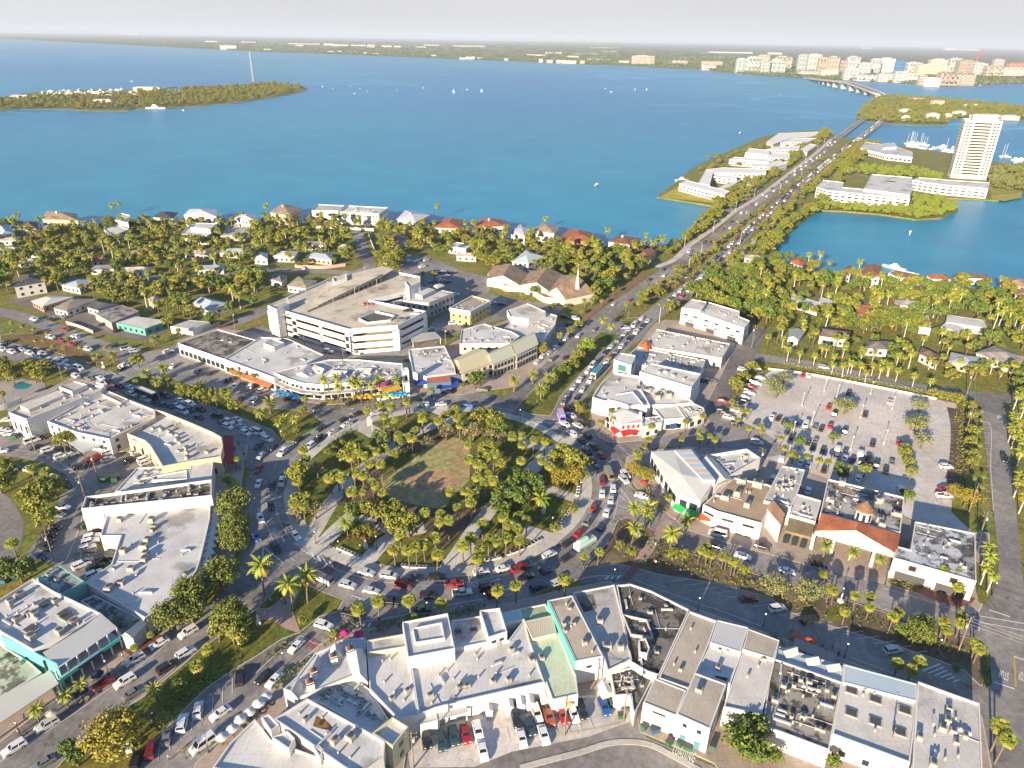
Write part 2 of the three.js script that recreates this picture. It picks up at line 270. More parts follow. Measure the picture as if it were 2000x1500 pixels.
road('service_alley', [127.9,-352.3,116.9,-329.5,104.4,-304.2,91.2,-278.9,81.8,-258.7,79.7,-243.7], 11, M([0.36, 0.33, 0.31], 'asphalt'));
// streets
sheet('ring_road', circle(CX, CZ, RO + 0.3, 128).flat());
sheet('west_street', [-270.6,-331.1,-228.6,-312.4,-191.1,-292.6,-163.2,-277.6,-124.1,-256.9,-102,-240.5,-81.8,-225,-82.8,-204.6,-91.6,-210.2,-103.6,-223.6,-115.4,-234.5,-142.7,-252.2,-174.8,-274.6,-205.3,-289.2,-250.4,-301.7]);
sheet('west_street_far_side', [-161,-268.6,-171,-280.9,-179.8,-299.9,-176.4,-306,-160.7,-312.7,-154,-302.7,-126.5,-285.8,-98.2,-267.1,-78.5,-256.7,-61.8,-255.9,-60.8,-241.1,-80.7,-221.4,-118.1,-251.7]);
sheet('east_crossing', [17.2,-360.9,36.8,-348.2,49.4,-367.1,63.5,-349.4,72.3,-346.2,60.2,-327.1,49.1,-340.2,33.1,-335.3,18.1,-347.4]);
road('boulevard_westbound', [-2.8,-250.5,3.3,-267.4,13.7,-291.7,25.9,-314.2,51.8,-370.5,70.6,-401.7,113.5,-476,153.3,-542.4,179.7,-589.4,227.6,-681.2,288.1,-787.2,333.1,-870.9,405,-997,510,-1196], 10.5);
road('boulevard_eastbound', [20.1,-243.8,21.9,-256.6,25.3,-266.8,31.1,-280.7,41.3,-302.9,56.5,-332.9,71.3,-361.1,101.1,-408,125.3,-455.2,149.8,-497.4,181.8,-558.6,256.5,-692.9,330.9,-825.8,444,-1025,535,-1180], 10.5);
sheet('south_street_left', [...[-104.4,-89.9,-108.8,-96.3,-106.3,-102,-103,-108.9,-100.2,-113.2,-94.8,-118.2,-92.6,-121.8,-91.2,-125.5,-87.7,-129.9,-84.2,-133.5,-83,-137.2,-79.7,-141.1,-76.6,-148.8,-75.6,-156.6,-79.1,-169.2,-70.2,-164.7,-49.5,-152.3,-62.7,-149.9,-65.7,-142.2,-69.9,-135.2,-74.5,-128.9,-77.5,-122.5,-82,-114.3,-89.2,-104.3,-91.7,-95.5,-92.6,-90.1]]);
sheet('south_street_right', [-75.7,-90.4,-75.1,-95.8,-74.6,-101.6,-72,-109.1,-68.9,-116.4,-64.7,-121.9,-60.5,-126.2,-55.7,-132,-51.7,-133.7,-48,-139.4,-43,-145.5,-26.6,-148.8,-26.5,-138.5,-30.1,-136.5,-38.7,-135.4,-45.4,-131.7,-49.4,-125.4,-53.5,-117.4,-57.8,-111.1,-60.9,-103.4,-63.8,-97.9,-64.8,-90.5]);
sheet('south_east_street_near', [13.8,-158,24.4,-163.7,31.5,-162.1,43.3,-157.6,57.4,-154.6,70,-149.7,74,-144,86.4,-137.6,93.6,-134.5,104.7,-128.6,109.5,-125.4,112.2,-120.4,109.4,-114.7,106.3,-115.9,104.3,-116.8,95.4,-120.8,81.9,-128.3,65.9,-136.5,56.3,-141.4,48,-145.7,33,-153,23.2,-152]);
sheet('south_east_street_far', [38.2,-194.5,43.8,-197,49.4,-186.8,54.7,-178.3,64.9,-172.4,75.7,-167.7,91.8,-160,105.1,-155.3,120.2,-147.1,122.4,-144.5,128.9,-141.9,121.2,-131.4,117.6,-136.2,106,-140.7,98.7,-145.5,90.6,-149.7,72.6,-157.9,59.8,-164.1,50.6,-169.6,43.9,-179.2,35.2,-184.8]);
sheet('side_street', [199.6,-276.9,197.1,-271,187.4,-251.4,156.1,-191.9,141.9,-165.4,137.3,-158.8,131.2,-151.5,121.8,-144.7,117.2,-135.5,118.9,-131.4,113.9,-121.9,106.5,-116.8,106.1,-112.4,97.5,-92.2,109.8,-92.4,126.5,-127.5,152.2,-171.9,173.8,-210.6,204.7,-264.8,214.9,-277.5]);
sheet('north_east_side_street', [37.7,-232.5,57.2,-240.2,72.4,-246.3,83.5,-258.7,89.5,-250.3,97.9,-238.3,102.2,-225.4,88.7,-220.7,71.4,-225.5,55.2,-228.6,44.6,-220.8,35.1,-218]);
// city blocks: raised pavements that carry the buildings
slab('bottom_block_pavement', [...[-63.3,-90.6,-63.8,-97.9,-60.9,-103.4,-57.8,-111.1,-53.5,-117.4,-49.4,-125.4,-45.4,-131.7,-38.7,-135.4,-30.2,-136.8,-17.5,-140.1,-5.8,-144.1,2.3,-146.7,14.8,-151.4,27.4,-154.9,33,-153,48,-145.7,56.3,-141.4,65.9,-136.5,81.9,-128.3,95.4,-120.8,104.3,-116.8,106.3,-115.9,106.1,-112.4,97.5,-92.2,45.6,-91.4,43.2,-99.9,28.9,-107.2,28.7,-113.1,20,-117.6,16.1,-113.8,1.2,-114.1,-15.6,-109.2,-20.8,-106,-20.8,-91.3]], 0.18, paveM);
slab('left_block_pavement', [...[-95.5,-224.2,-92.8,-212.5,-88.2,-195.4,-82.9,-179,-78.7,-164.5,-79.3,-156.1,-80.9,-148.5,-79.7,-141.1,-83,-137.2,-84.2,-133.5,-87.7,-129.9,-91.2,-125.5,-92.6,-121.8,-94.8,-118.2,-100.2,-113.2,-103,-108.9,-106.3,-102,-108.8,-96.3,-132.2,-130.2,-132.6,-142.5,-127.6,-156.7,-115.3,-151.1,-112,-158.8,-121.6,-171.4,-128.4,-175.2,-133.4,-182.9,-135.1,-190.6,-128.4,-193.6,-128.2,-207.1,-120.2,-210,-127.2,-218.2,-143.9,-218.8,-162.2,-225.4,-171.8,-228.8,-189.6,-236,-198.8,-248.9,-190.2,-278.6,-174.8,-274.6,-157.1,-260.7,-142.7,-252.2,-115.4,-234.5,-103.6,-223.6,-100.5,-225.2]], 0.18, paveM);
slab('top_block_pavement', [...[-157.6,-305.5,-128,-286.8,-99.7,-268.5,-84.9,-259.6,-74.5,-257.3,-65.1,-258.9,-54.8,-263,-44.9,-264.7,-36.8,-268.3,-30.5,-267.6,-21.3,-267.9,-13.6,-271.6,-5.4,-274.4,2.2,-277.1,9,-287.8,20.5,-314,35.4,-348.2,19.4,-347.5,7.8,-370,-25.8,-330.1,-38.7,-309.2,-70.8,-300.8,-97.5,-312.9,-121.1,-326,-130.4,-335.1,-149.7,-338.5,-163,-322.2]], 0.18, paveM);
slab('north_east_block_pavement', [...[32.1,-250.4,30.4,-242.9,33.2,-233.5,36.9,-230.6,40.9,-230.8,51.5,-233,77.8,-246.5,78.7,-259.5,89.6,-282.9,105.6,-317.5,114.5,-340.9,97.6,-358.4,81.8,-361.6,75.3,-355.9,59.3,-320.6,46.7,-299.1,36.2,-275.9,31.6,-261.4]], 0.18, paveM);
slab('right_block_pavement', [...[41.7,-221,39.8,-213.8,40.9,-205.1,43.8,-197,49.4,-186.8,54.7,-178.3,64.9,-172.4,75.7,-167.7,91.8,-160,105.1,-155.3,120.2,-147.1,121.8,-144.7,124.6,-145.5,133,-154.5,147.7,-179.9,143.3,-179.8,137.7,-174,125.3,-186.4,118.4,-200.3,106.5,-209.6,90.8,-221.5,90.5,-226.8,64.5,-228.2,50.9,-225.6]], 0.18, paveM);
// planted medians
slab('south_median', [-91.7,-95.5,-89.2,-104.3,-82,-114.3,-77.5,-122.5,-74.5,-128.9,-69.9,-135.2,-65.7,-142.2,-62.6,-149.5,-59,-153.7,-48.5,-148.3,-43.6,-146.1,-44.3,-141.7,-48.5,-139.8,-52.2,-134.1,-56,-131.8,-60.5,-126.2,-64.7,-121.9,-68.9,-116.4,-72,-109.1,-74.6,-101.6,-75.8,-95.8], 0.16, grassM);
slab('south_east_median', [21.2,-160.7,28.9,-171.4,33.4,-182.6,36.9,-184.8,43.9,-178.7,50.5,-169.1,59.7,-163.7,72.5,-157.4,90.5,-149.3,98.5,-145.1,105.8,-140.3,117.4,-135.8,118.8,-131.7,113.8,-122.6,110.6,-120.8,109.5,-125.4,104.7,-128.6,93.6,-134.5,86.4,-137.6,74,-144,70,-149.7,57.4,-154.6,43.3,-157.6,31.5,-162.1], 0.16, M([0.33, 0.26, 0.17], 'soil', 0.95));
slab('west_median', [-166,-274.4,-164.4,-281.1,-146.2,-279.2,-123.5,-266.2,-104.7,-254.4,-89.8,-252.7,-80.1,-250.9,-73.3,-243.9,-72.9,-240.7,-79.8,-228,-84.1,-227.1,-90.8,-236.1,-98.1,-240.6,-113.6,-250.6,-142.4,-265.5,-161.8,-272.6], 0.16, grassM);
slab('east_median', [1.2,-255.9,7.6,-270.9,18.9,-295.2,30.2,-313.2,44.7,-342.8,51.7,-340.3,55.5,-339.1,41.2,-313.6,29.5,-288.5,20.4,-268,17.3,-256.4,15.4,-250.7,8.4,-251.8], 0.16, grassM);
slab('boulevard_median', [64.3,-377.6,77.9,-402.1,115.9,-467.5,153.7,-533.2,181.1,-580.6,228.9,-669.8,292.9,-778.6,387,-947,480,-1114,485,-1109,374,-921,259,-707.8,184.7,-577.4,148.5,-508.2,108.9,-430.2,84.3,-390.6,68.6,-364.9,61.4,-363], 0.16, M([0.42, 0.36, 0.14], 'grass', 0.95));
slab('left_verge', [-251.4,-325.1,-238.7,-329,-205.8,-310.9,-183,-296.9,-188.9,-292.7,-218.9,-308.5,-246,-316.8], 0.14, M([0.4, 0.3, 0.15], 'dry', 0.95));
road('boulevard_path', [94.1,-460.4,107.2,-475.6,130.4,-521.3,158.2,-570.4,195.4,-639,224.1,-685.6,256.2,-741.4,326.8,-870.3,402,-1006,495,-1182], 4.5, concM);
road('boulevard_far_path', [135,-451.1,161.5,-498.1,204.5,-577,263.9,-688.7,337.8,-819.9], 3, concM);
road('brick_walk', [38.4,-361.9,55.2,-392.8,84.8,-445], 3.5, brickM);
road('lot_hedge_bed', [...[182.7,-262.8,175.9,-247.6,164.4,-226.7,151.4,-204.2,151.5,-200.2]], 6, mulchM);
// the park
const park = slab('park_lawn', circle(CX, CZ, RI, 128), 0.16, grassM, false);
function laid(name, f, y, m) { return ground(name, new GB().flat(Array.isArray(f[0]) ? f : pairs(f), y).geo(), m); }
{ const g = new GB(); g.flat(circle(CX, CZ, RI, 128), 0.2, [circle(CX, CZ, RI - 4, 128)]); const w = ccw(circle(CX, CZ, RI, 128)); g.walls(w, 0, 0.2); ground('park_ring_pavement', g.geo(), concM); }
laid('park_dry_lawn', [-44.5,-204.3,-40.5,-208.2,-38.2,-211.3,-30.8,-225.4,-27.8,-230.4,-24,-232.8,-18.8,-231.7,-15.4,-226.9,-14.7,-223,-15.7,-215.6,-13.9,-209.5,-14,-203.5,-16.4,-198.6,-18.4,-195.4,-20.1,-189.2,-22.9,-187,-26.5,-188.3,-33.3,-190.4,-40.1,-194], 0.185, dryM);
[[[-60.9,-167.7,-59.1,-174.5,-57.4,-189.1,-53.5,-205.5,-46.8,-217.3,-38.1,-233.1,-29.4,-242.1], 5], [[-56.4,-163.9,-53.2,-174.2,-49,-183.8], 5], [[-41.9,-156.6,-38.2,-167.8,-33.9,-174,-25.8,-177.4], 5], [[-18,-156.8,-14.2,-167.3,-10,-178.8,-4.8,-190.5,2.3,-202.5,7.6,-212.2,15.3,-224.4,25.3,-234], 5], [[-48.8,-183,-42.7,-180,-33.9,-174], 3.2], [[11.5,-200.3,17.4,-196.6,26.4,-191.4], 4.5], [[14.8,-172,8.5,-174.8,3.8,-177.2], 6], [[6.7,-208.9,12.9,-219.1,16.2,-223.8,6,-228.5,2.2,-237.2], 4], [[-61,-241.9,-53.1,-236.5,-44.7,-226.9], 7], [[-35.1,-256.8,-26.1,-249.7,-23.5,-242.3], 4], [[-18,-160.4,-13.1,-162.8,-10.6,-169.7], 5]].forEach(([f, w], i) => ground('park_path', strip(new GB(), smooth(pairs(f)), w, 0.19 + i * 0.004).geo(), concM).name = i ? 'park_path_' + String(i).padStart(3, '0') : 'park_path');
[[-60.3,-189.6,-52.9,-199.9,-48.1,-211,-44.1,-218.4,-44.8,-206,-40.1,-194,-51.3,-188.4], [-26.5,-188.3,-17.8,-187.8,-10.8,-195.6,-7.4,-201.3,-9.5,-185.9,-18.2,-167.6,-27.1,-175], [-49.9,-185.5,-40,-193.2,-33.2,-189.6,-26.5,-187.6,-28,-175.7,-35.2,-174.2,-44.4,-179.3], [-14.6,-222.1,-8.1,-217.6,-3.4,-203.8,-7.5,-202.1,-13.5,-203.5], [-40.1,-221.3,-31.8,-234.4,-19.3,-239,-13.8,-235,-24,-233.6,-30.9,-226.4]].forEach((f) => laid(numbered('park_mulch_bed'), f, 0.175, mulchM).name);
// plazas and brick crossings
[[-65.8,-142.5,-62.3,-142.6,-58.5,-149.4,-56.1,-150,-56.6,-142.7,-51.7,-133.8,-56.3,-135.5,-60.3,-138.3,-64.4,-138.2], [35.2,-162.8,45.2,-179.6,48.5,-183.9,51.4,-183.2,46.2,-175.6,39.2,-162.9]].forEach((f) => laid('brick_plaza', f, 0.185, M([0.6, 0.47, 0.42], 'brick', 0.9)));
[[-0.9,-250.6,3.5,-261.4,6.3,-259,0.8,-247.3], [-56.4,-153.8,-49.2,-161.9,-45.4,-162,-52.7,-151.1], [30.7,-155,35.2,-162.2,37.8,-161.7,32.9,-154.5], [-50.5,-130.7,-49.9,-133.4,-45.8,-130.8,-46.9,-128.1], [106.9,-121.4,110.8,-120.9,110.2,-119.9,107,-120.4]].forEach((f) => { roadY += 0.004; laid('brick_crossing', f, roadY, M([0.4, 0.2, 0.18], 'brick', 0.9)); });
laid('terrace_tiles', [-93.5,-127.6,-91.7,-132,-90.4,-134.3,-85.3,-132.2,-86.4,-128.6,-90.4,-126], 0.2, M([0.27, 0.1, 0.06], 'brick', 0.85));
laid('arcade_tiles', [...[108,-159.9,126.5,-150.5,124.2,-148.4,119.6,-146.7,105.8,-155.9]], 0.2, M([0.27, 0.13, 0.1], 'brick', 0.85));
laid('street_corner_lawn', [...[135,-165.3,138.6,-165.4,128,-147.9,126.4,-148.9,128.7,-154.3]], 0.2, grassM);
laid('kerb_lawn', [119.1,-135.2,119.2,-133,113.6,-121.9,111,-120.7], 0.2, grassM);
laid('oval_lawn', [83.1,-144.4,85,-145.4,89.8,-147.6,90.7,-144.6,87.1,-141.1,84.1,-141.5,83.2,-142.9], 0.2, grassM);
laid('pointed_lawn', [136.8,-693.6,170,-756.2,182.1,-718,194.6,-683.2,192.7,-669.2,165.6,-682.7], 0.03, M([0.85, 0.8, 0.14], 'grass')); laid('tower_lawn', [477.3,-732.6,520,-751.4,500.6,-721.7,473.4,-704.1,463.5,-709.4], 0.03, M([0.75, 0.72, 0.16], 'grass'));
laid('tower_side_lawn', [516.4,-803,571.6,-831.6,523.9,-756.5,479.4,-736.1], 0.02, M([0.6, 0.6, 0.14], 'grass')); laid('pool_water', [-210.4,-270.1,-209.5,-274.1,-202.4,-271,-202.9,-267.1,-207.3,-266.9], 0.1, M([0.03, 0.2, 0.24], null, 0.1));
// ---------- building kit ----------
const unitBox = new THREE.BoxGeometry(1, 1, 1);
function box(name, parent, m, x, y, z, w, h, d, turn = 0) { const o = mesh(name, unitBox, m, parent); o.position.set(x, y + h / 2, z); o.scale.set(w, h, d); o.rotation.y = turn; return o; }
const roofM = M([0.64, 0.635, 0.625], 'roof', 0.8);
const solids = [];                                                         // footprints, kept free of trees
function bld(name, label, f, h, o = {}) {                                  // f: outline of the roof edge, h: its height
  const w = ccw(pairs(f)), [cx, cz] = centre(w), p = w.map((q) => [q[0] - cx, q[1] - cz]);
  solids.push(w); const base = o.base ?? 0.1, par = o.par ?? 0.55, g = group(name, label, o.cat ?? 'building', cx, base, cz), H = h - base;
  const wm = o.wallM ?? M(o.wall ?? C.white, 'plaster', 0.85), rm = o.roofM ?? roofM;
  const q = inset(p, o.thick ?? 0.3), wg = new GB();
  wg.walls(p, o.from ?? 0, H); if (par > 0) { wg.ring(p, q, H); wg.walls(q, H - par, H, true); }
  mesh('wall', wg.geo(), wm, g); mesh('roof', new GB().flat(par > 0 ? q : p, H - par + 0.01).geo(), rm, g);
  if (o.cap) { const cg = new GB(), a = inset(p, -0.12); cg.walls(a, H - 0.25, H + 0.06); cg.ring(a, inset(p, 0.42), H + 0.06); mesh('coping', cg.geo(), M(o.cap, null, 0.6), g); }
  return { g, p, H, cx, cz, base, par, wm, rm };
}
const edges = (b) => b.p.map((a, i) => { const c = b.p[(i + 1) % b.p.length], L = Math.hypot(c[0] - a[0], c[1] - a[1]) || 1, ux = (c[0] - a[0]) / L, uz = (c[1] - a[1]) / L; return { a, c, L, ux, uz, nx: -uz, nz: ux, turn: Math.atan2(-uz, ux) }; });
const facing = (b, e) => { const mx = b.cx + (e.a[0] + e.c[0]) / 2, mz = b.cz + (e.a[1] + e.c[1]) / 2; return (e.nx * -mx + e.nz * -mz) / Math.hypot(mx, mz); };
function wins(b, rows, o = {}) {                                           // rows: [[sill, height]...] of windows on the sides that can be seen
  const m = o.m ?? glassM, w = o.w ?? 1.3, gap = o.gap ?? 3, min = o.min ?? 3.5, fm = o.frame ? M(o.frame, null, 0.6) : null;
  for (const e of edges(b)) {
    if (e.L < min || facing(b, e) < (o.face ?? -0.15)) continue; if (o.only && !o.only(e)) continue;
    const n = Math.max(1, Math.round((e.L - 1.2) / gap)), st = (e.L - 1.0) / n;
    for (const [y, h] of rows) for (let k = 0; k < n; k++) {
      const t = 0.5 + st * (k + 0.5), ww = o.fill ? st * o.fill : w, x = e.a[0] + e.ux * t + e.nx * 0.02, z = e.a[1] + e.uz * t + e.nz * 0.02;
      const g = box('window', b.g, m, x, y, z, ww, h, 0.14, e.turn);
      if (fm) { const f = mesh('frame', unitBox, fm, g); f.scale.set(1.22, 1.16, 0.7); f.position.z = -0.05; }
    }
  } return b;
}
function band(b, y, h, d, m, name = 'fascia', only) { for (const e of edges(b)) if (facing(b, e) > -0.3 && (!only || only(e))) box(name, b.g, m, (e.a[0] + e.c[0]) / 2 + e.nx * d / 2, y, (e.a[1] + e.c[1]) / 2 + e.nz * d / 2, e.L + d, h, d, e.turn); return b; }
const acGeo = (() => { const g = new GB(); g.box(0, 0, 0, 1.5, 0.15, 1.3).box(0, 0.15, 0, 1.4, 0.95, 1.2); return g.geo(); })(), fanGeo = new THREE.CylinderGeometry(0.45, 0.48, 0.12, 12), ductGeo = (() => { const g = new GB(); g.box(0, 0.2, 0, 3.2, 0.6, 0.6).box(1.5, 0, 0, 0.5, 0.7, 0.5).box(-1.4, 0, 0, 0.4, 0.4, 0.4); return g.geo(); })(), ventGeo = new THREE.CylinderGeometry(0.22, 0.26, 0.8, 8);
const acM = M([0.42, 0.4, 0.365], 'plaster', 0.6), ductM = M([0.56, 0.56, 0.55], null, 0.4, { metal: 0.3 });
function ac(b, f, s0 = 1) { const s = s0 * 0.85;                                                 // rooftop units at map positions
  for (const [x, z] of pairs(f)) {
    const o = mesh('air_conditioner', acGeo, acM, b.g), k = s * rr(0.85, 1.25); o.position.set(x - b.cx, b.H - b.par, z - b.cz); o.rotation.y = edges(b)[0].turn + (rnd() < 0.5 ? 0 : Math.PI / 2); o.scale.set(k * rr(0.9, 1.4), k, k);
    const fan = mesh('fan', fanGeo, darkM, o); fan.position.y = 1.14;
  } return b;
}
function inside(p, x, z) { let r = false; for (let i = 0, j = p.length - 1; i < p.length; j = i++) if ((p[i][1] > z) !== (p[j][1] > z) && x < (p[j][0] - p[i][0]) * (z - p[i][1]) / (p[j][1] - p[i][1]) + p[i][0]) r = !r; return r; }
function clutter(b, nAc, nDuct, nVent, s0 = 1) { const s = s0 * 0.75;                            // scattered small rooftop plant
  const q = inset(b.p, 1.6), xs = q.map((v) => v[0]), zs = q.map((v) => v[1]), t0 = edges(b)[0].turn;
  const spot = () => { for (let k = 0; k < 40; k++) { const x = rr(Math.min(...xs), Math.max(...xs)), z = rr(Math.min(...zs), Math.max(...zs)); if (inside(q, x, z)) return [x, z]; } return null; };
  for (let i = 0; i < nAc; i++) { const c = spot(); if (c) ac(b, [c[0] + b.cx, c[1] + b.cz], s); }
  for (let i = 0; i < nDuct; i++) { const c = spot(); if (!c) continue; const o = mesh('duct', ductGeo, ductM, b.g); o.position.set(c[0], b.H - b.par, c[1]); o.rotation.y = t0 + (rnd() < 0.5 ? 0 : Math.PI / 2); o.scale.set(rr(0.7, 1.5) * s, s, s); }
  for (let i = 0; i < nDuct; i++) { const c = spot(); if (c) box('pipe', b.g, ductM, c[0], b.H - b.par + 0.06, c[1], rr(4, 9), 0.12, 0.12, t0 + (i % 2 ? Math.PI / 2 : 0)); }
  for (let i = 0; i < nVent; i++) { const c = spot(); if (!c) continue; const o = mesh('vent', ventGeo, acM, b.g); o.position.set(c[0], b.H - b.par + 0.4, c[1]); }
  return b;
}
function skylight(b, f, w = 1.4, m = darkM) { for (const [x, z] of pairs(f)) { const o = box('skylight', b.g, m, x - b.cx, b.H - b.par, z - b.cz, w, 0.35, w * 0.8, edges(b)[0].turn); const r = mesh('rim', unitBox, acM, o); r.scale.set(1.25, 0.7, 1.25); r.position.y = -0.12; } return b; }
function upper(b, name, f, h, wm, rm, par = 0.4, y0) {                     // a raised block on a building: a part of it
  const p = ccw(pairs(f)).map((q) => [q[0] - b.cx, q[1] - b.cz]), q = inset(p, 0.25), H = h - b.base, g = new GB();
  g.walls(p, y0 ?? b.H - b.par, H).ring(p, q, H).walls(q, H - par, H, true);
  const o = mesh(name, g.geo(), wm ?? b.wm, b.g); mesh('deck', new GB().flat(q, H - par + 0.01).geo(), rm ?? b.rm, o);
  return { g: o, p, H, cx: b.cx, cz: b.cz, base: b.base, par, wm: wm ?? b.wm, rm: rm ?? b.rm };
}
function pitched(parent, q, y, rise, m, type = 'hip', wallsM, y0 = 0, over = 0.5) {   // roof over a four-sided outline (eaves q, local), plus walls beneath
  q = ccw(q); const d = (i, j) => Math.hypot(q[i][0] - q[j][0], q[i][1] - q[j][1]); if (d(0, 1) + d(2, 3) < d(1, 2) + d(3, 0)) q = [q[1], q[2], q[3], q[0]];
  const mid = (a, b, t = 0.5) => [a[0] + (b[0] - a[0]) * t, a[1] + (b[1] - a[1]) * t], m1 = mid(q[1], q[2]), m0 = mid(q[3], q[0]);   // ridge runs from m0 to m1
  const L = Math.hypot(m1[0] - m0[0], m1[1] - m0[1]), W = d(1, 2), t = type === 'hip' ? Math.min(0.5, W / 2 / L) : 0, r0 = mid(m0, m1, t), r1 = mid(m1, m0, t), g = new GB();
  const E = (p) => [p[0], y, p[1]], R = (p) => [p[0], y + rise, p[1]];
  const face = (a, b, c, d2) => d2 ? g.quad(a, b, c, d2) : g.tri(a, b, c);
  face(E(q[0]), E(q[1]), R(r1), R(r0)); face(E(q[2]), E(q[3]), R(r0), R(r1));
  if (type === 'hip') { face(E(q[1]), E(q[2]), R(r1)); face(E(q[3]), E(q[0]), R(r0)); }
  g.walls(q, y - 0.25, y); g.flat(q, y - 0.25);
  const o = mesh('roof', g.geo(), m, parent);
  if (wallsM) {
    const w = inset(q, over), k = new GB(); k.walls(w, y0, y - 0.02);
    if (type !== 'hip') { const wm = (a, b) => mid(a, b); for (const [i, j] of [[1, 2], [3, 0]]) { const a = w[i], b = w[j], c = wm(a, b); k.tri([a[0], y - 0.02, a[1]], [b[0], y - 0.02, b[1]], [c[0], y + rise * 0.93, c[1]]); } }
    mesh('wall', k.geo(), wallsM, parent); return { o, p: w };
  } return { o, p: q };
}
function house(label, f, h, rise, roof, o = {}) {                          // f: the four eave corners at height h
  const w = pairs(f), [cx, cz] = centre(w), q = w.map((v) => [v[0] - cx, v[1] - cz]); solids.push(w); const g = group(o.name ?? 'house', label, o.cat ?? 'house', cx, 0, cz);
  const r = pitched(g, q, h, rise, M(roof, o.map ?? 'tile', 0.8), o.type ?? 'hip', M(o.wall ?? C.white, 'plaster', 0.85));
  const b = { g, p: r.p, H: h, cx, cz, base: 0, par: 0, wm: M(o.wall ?? C.white, 'plaster', 0.85) };
  wins(b, o.rows ?? (h > 4.8 ? [[0.9, 1.5], [4, 1.4]] : [[0.9, 1.4]]), { gap: o.gap ?? 3.4, w: 1.4 });
  if (o.chimney) { const c = box('chimney', g, b.wm, q[0][0] * 0.25 + q[2][0] * 0.1, h, q[0][1] * 0.25 + q[2][1] * 0.1, 1.1, rise + 1.2, 1.1); }
  return b;
}
function awning(b, f, y, drop, m, depth = 1.8) {                           // sloping canopy from a wall line outwards (to the right of the line)
  const [x0, z0, x1, z1] = f, L = Math.hypot(x1 - x0, z1 - z0), nx = -(z1 - z0) / L, nz = (x1 - x0) / L, g = new GB(), a = [x0 - b.cx, y, z0 - b.cz], c = [x1 - b.cx, y, z1 - b.cz];
  const d = [c[0] + nx * depth, y - drop, c[2] + nz * depth], e = [a[0] + nx * depth, y - drop, a[2] + nz * depth], lo = (v) => [v[0], v[1] - 0.35, v[2]];
  g.quad(a, e, d, c).quad(e, lo(e), lo(d), d).tri(a, lo(e), e).tri(c, d, lo(d)); return mesh('awning', g.geo(), m, b.g);
}
// ---------- buildings of the near block ----------
const stM = M([0.5, 0.47, 0.42], 'stained', 0.9), darkRoofM = M([0.24, 0.22, 0.2], 'stained', 0.95), tanRoofM = M([0.5, 0.44, 0.36], 'roof', 0.9), greyRoofM = M([0.5, 0.49, 0.47], 'roof', 0.85), paleM = M([0.66, 0.63, 0.59], 'roof', 0.85), creamRoofM = M([0.66, 0.6, 0.42], 'metal', 0.7), metalM = M([0.62, 0.63, 0.62], 'metal', 0.45), blueShadeMetalM = M([0.5, 0.62, 0.68], 'metal', 0.5);  // the blue metal also paints shade on the grill and skylight store fronts
let b;
b = bld('corner_shop', 'long white flat-roofed shop beside the rear yard, rust stain on its roof', [-48.3,-103.4,-42.8,-108.7,-24.4,-98.7,-24.1,-95.1,-28.3,-90.9,-31.6,-92.9,-43.2,-100.3], 7, {});
ac(b, [-41.7,-103.7,-31.6,-99.4,-31.5,-100,-34.5,-98.7]); clutter(b, 0, 1, 5); laid('roof_rust_stain', [-40,-102.3,-39.9,-104.7,-38,-104,-35.9,-102.1,-36.2,-101.3,-38.3,-101.7], 6.49, M([0.34, 0.17, 0.06], 'stained', 0.95)).userData.kind = 'stuff';
wins(b, [[1, 1.8]], { gap: 5 });
b = bld('low_shop', 'low white terrace roof with two boxes, below the rust-stained roof', [-56.2,-98.9,-53,-104.8,-48.1,-100,-32,-94.2,-33.2,-89.9,-57.6,-93.4], 5.2, {});
for (const f of [[-51,-103.7,-49.8,-104.6,-46.8,-102.1,-48,-100.5], [-47.4,-99.1,-44.7,-100.7,-42.7,-99,-43.2,-96.5], [-38.5,-97.1,-37.7,-97.7,-36.3,-96.5,-36.6,-94.7]]) upper(b, 'roof_box', f, 7);
b = bld('cream_annex', 'small cream two-storey annex beside the utility pole', [-27.4,-100.4,-23.8,-104.4,-20.2,-102.1,-22.7,-97.5], 7, { wall: [0.66, 0.62, 0.42], par: 0.9 }); wins(b, [[1.2, 1.2], [4.2, 1.1]], { gap: 5 });
b = bld('service_court', 'sunken white roof court crowded with rooftop ducts', [-45.2,-111.5,-35.3,-117.5,-30.6,-113.8,-25.1,-106.1,-28,-102.6,-39.5,-109.3], 4.2, { par: 0.2 }); clutter(b, 10, 9, 14);
b = bld('chimney_restaurant', 'white gabled restaurant with brown-capped chimneys on the street corner', [-49.1,-112.3,-47.1,-115.7,-46.1,-118.8,-44.8,-122.4,-42.4,-124.1,-39.7,-126.7,-34,-127.5,-31.2,-115.2,-34.4,-116.3,-44.7,-110.3], 5.6, { par: 0.3 });
for (const f of [[-47.9,-110.3,-46.8,-114.4,-45,-113.3,-45.2,-109.7], [-44.5,-117.1,-43.9,-120.7,-42.5,-119.9,-42.9,-116.8], [-41.9,-122.8,-38.6,-124.9,-38.4,-121.2,-40,-120], [-37,-120.9,-33.2,-123.8,-31,-114.4,-34.3,-115.4]]) pitched(b.g, pairs(f).map((q) => [q[0] - b.cx, q[1] - b.cz]), 5.6, 1.8, roofM, 'gable', whiteM, 5, 0.1);
for (const [x, z] of pairs([-43.2,-112.6,-39.8,-120,-36.4,-122.1,-43.2,-115.6])) { const c = box('chimney', b.g, whiteM, x - b.cx, 5.3, z - b.cz, 1.6, 2.4, 1.6, 0.5); const k = mesh('cap', new THREE.ConeGeometry(0.85, 0.5, 4), M([0.22, 0.11, 0.06], 'brick'), c); k.position.y = 0.6; k.rotation.y = 0.78; }
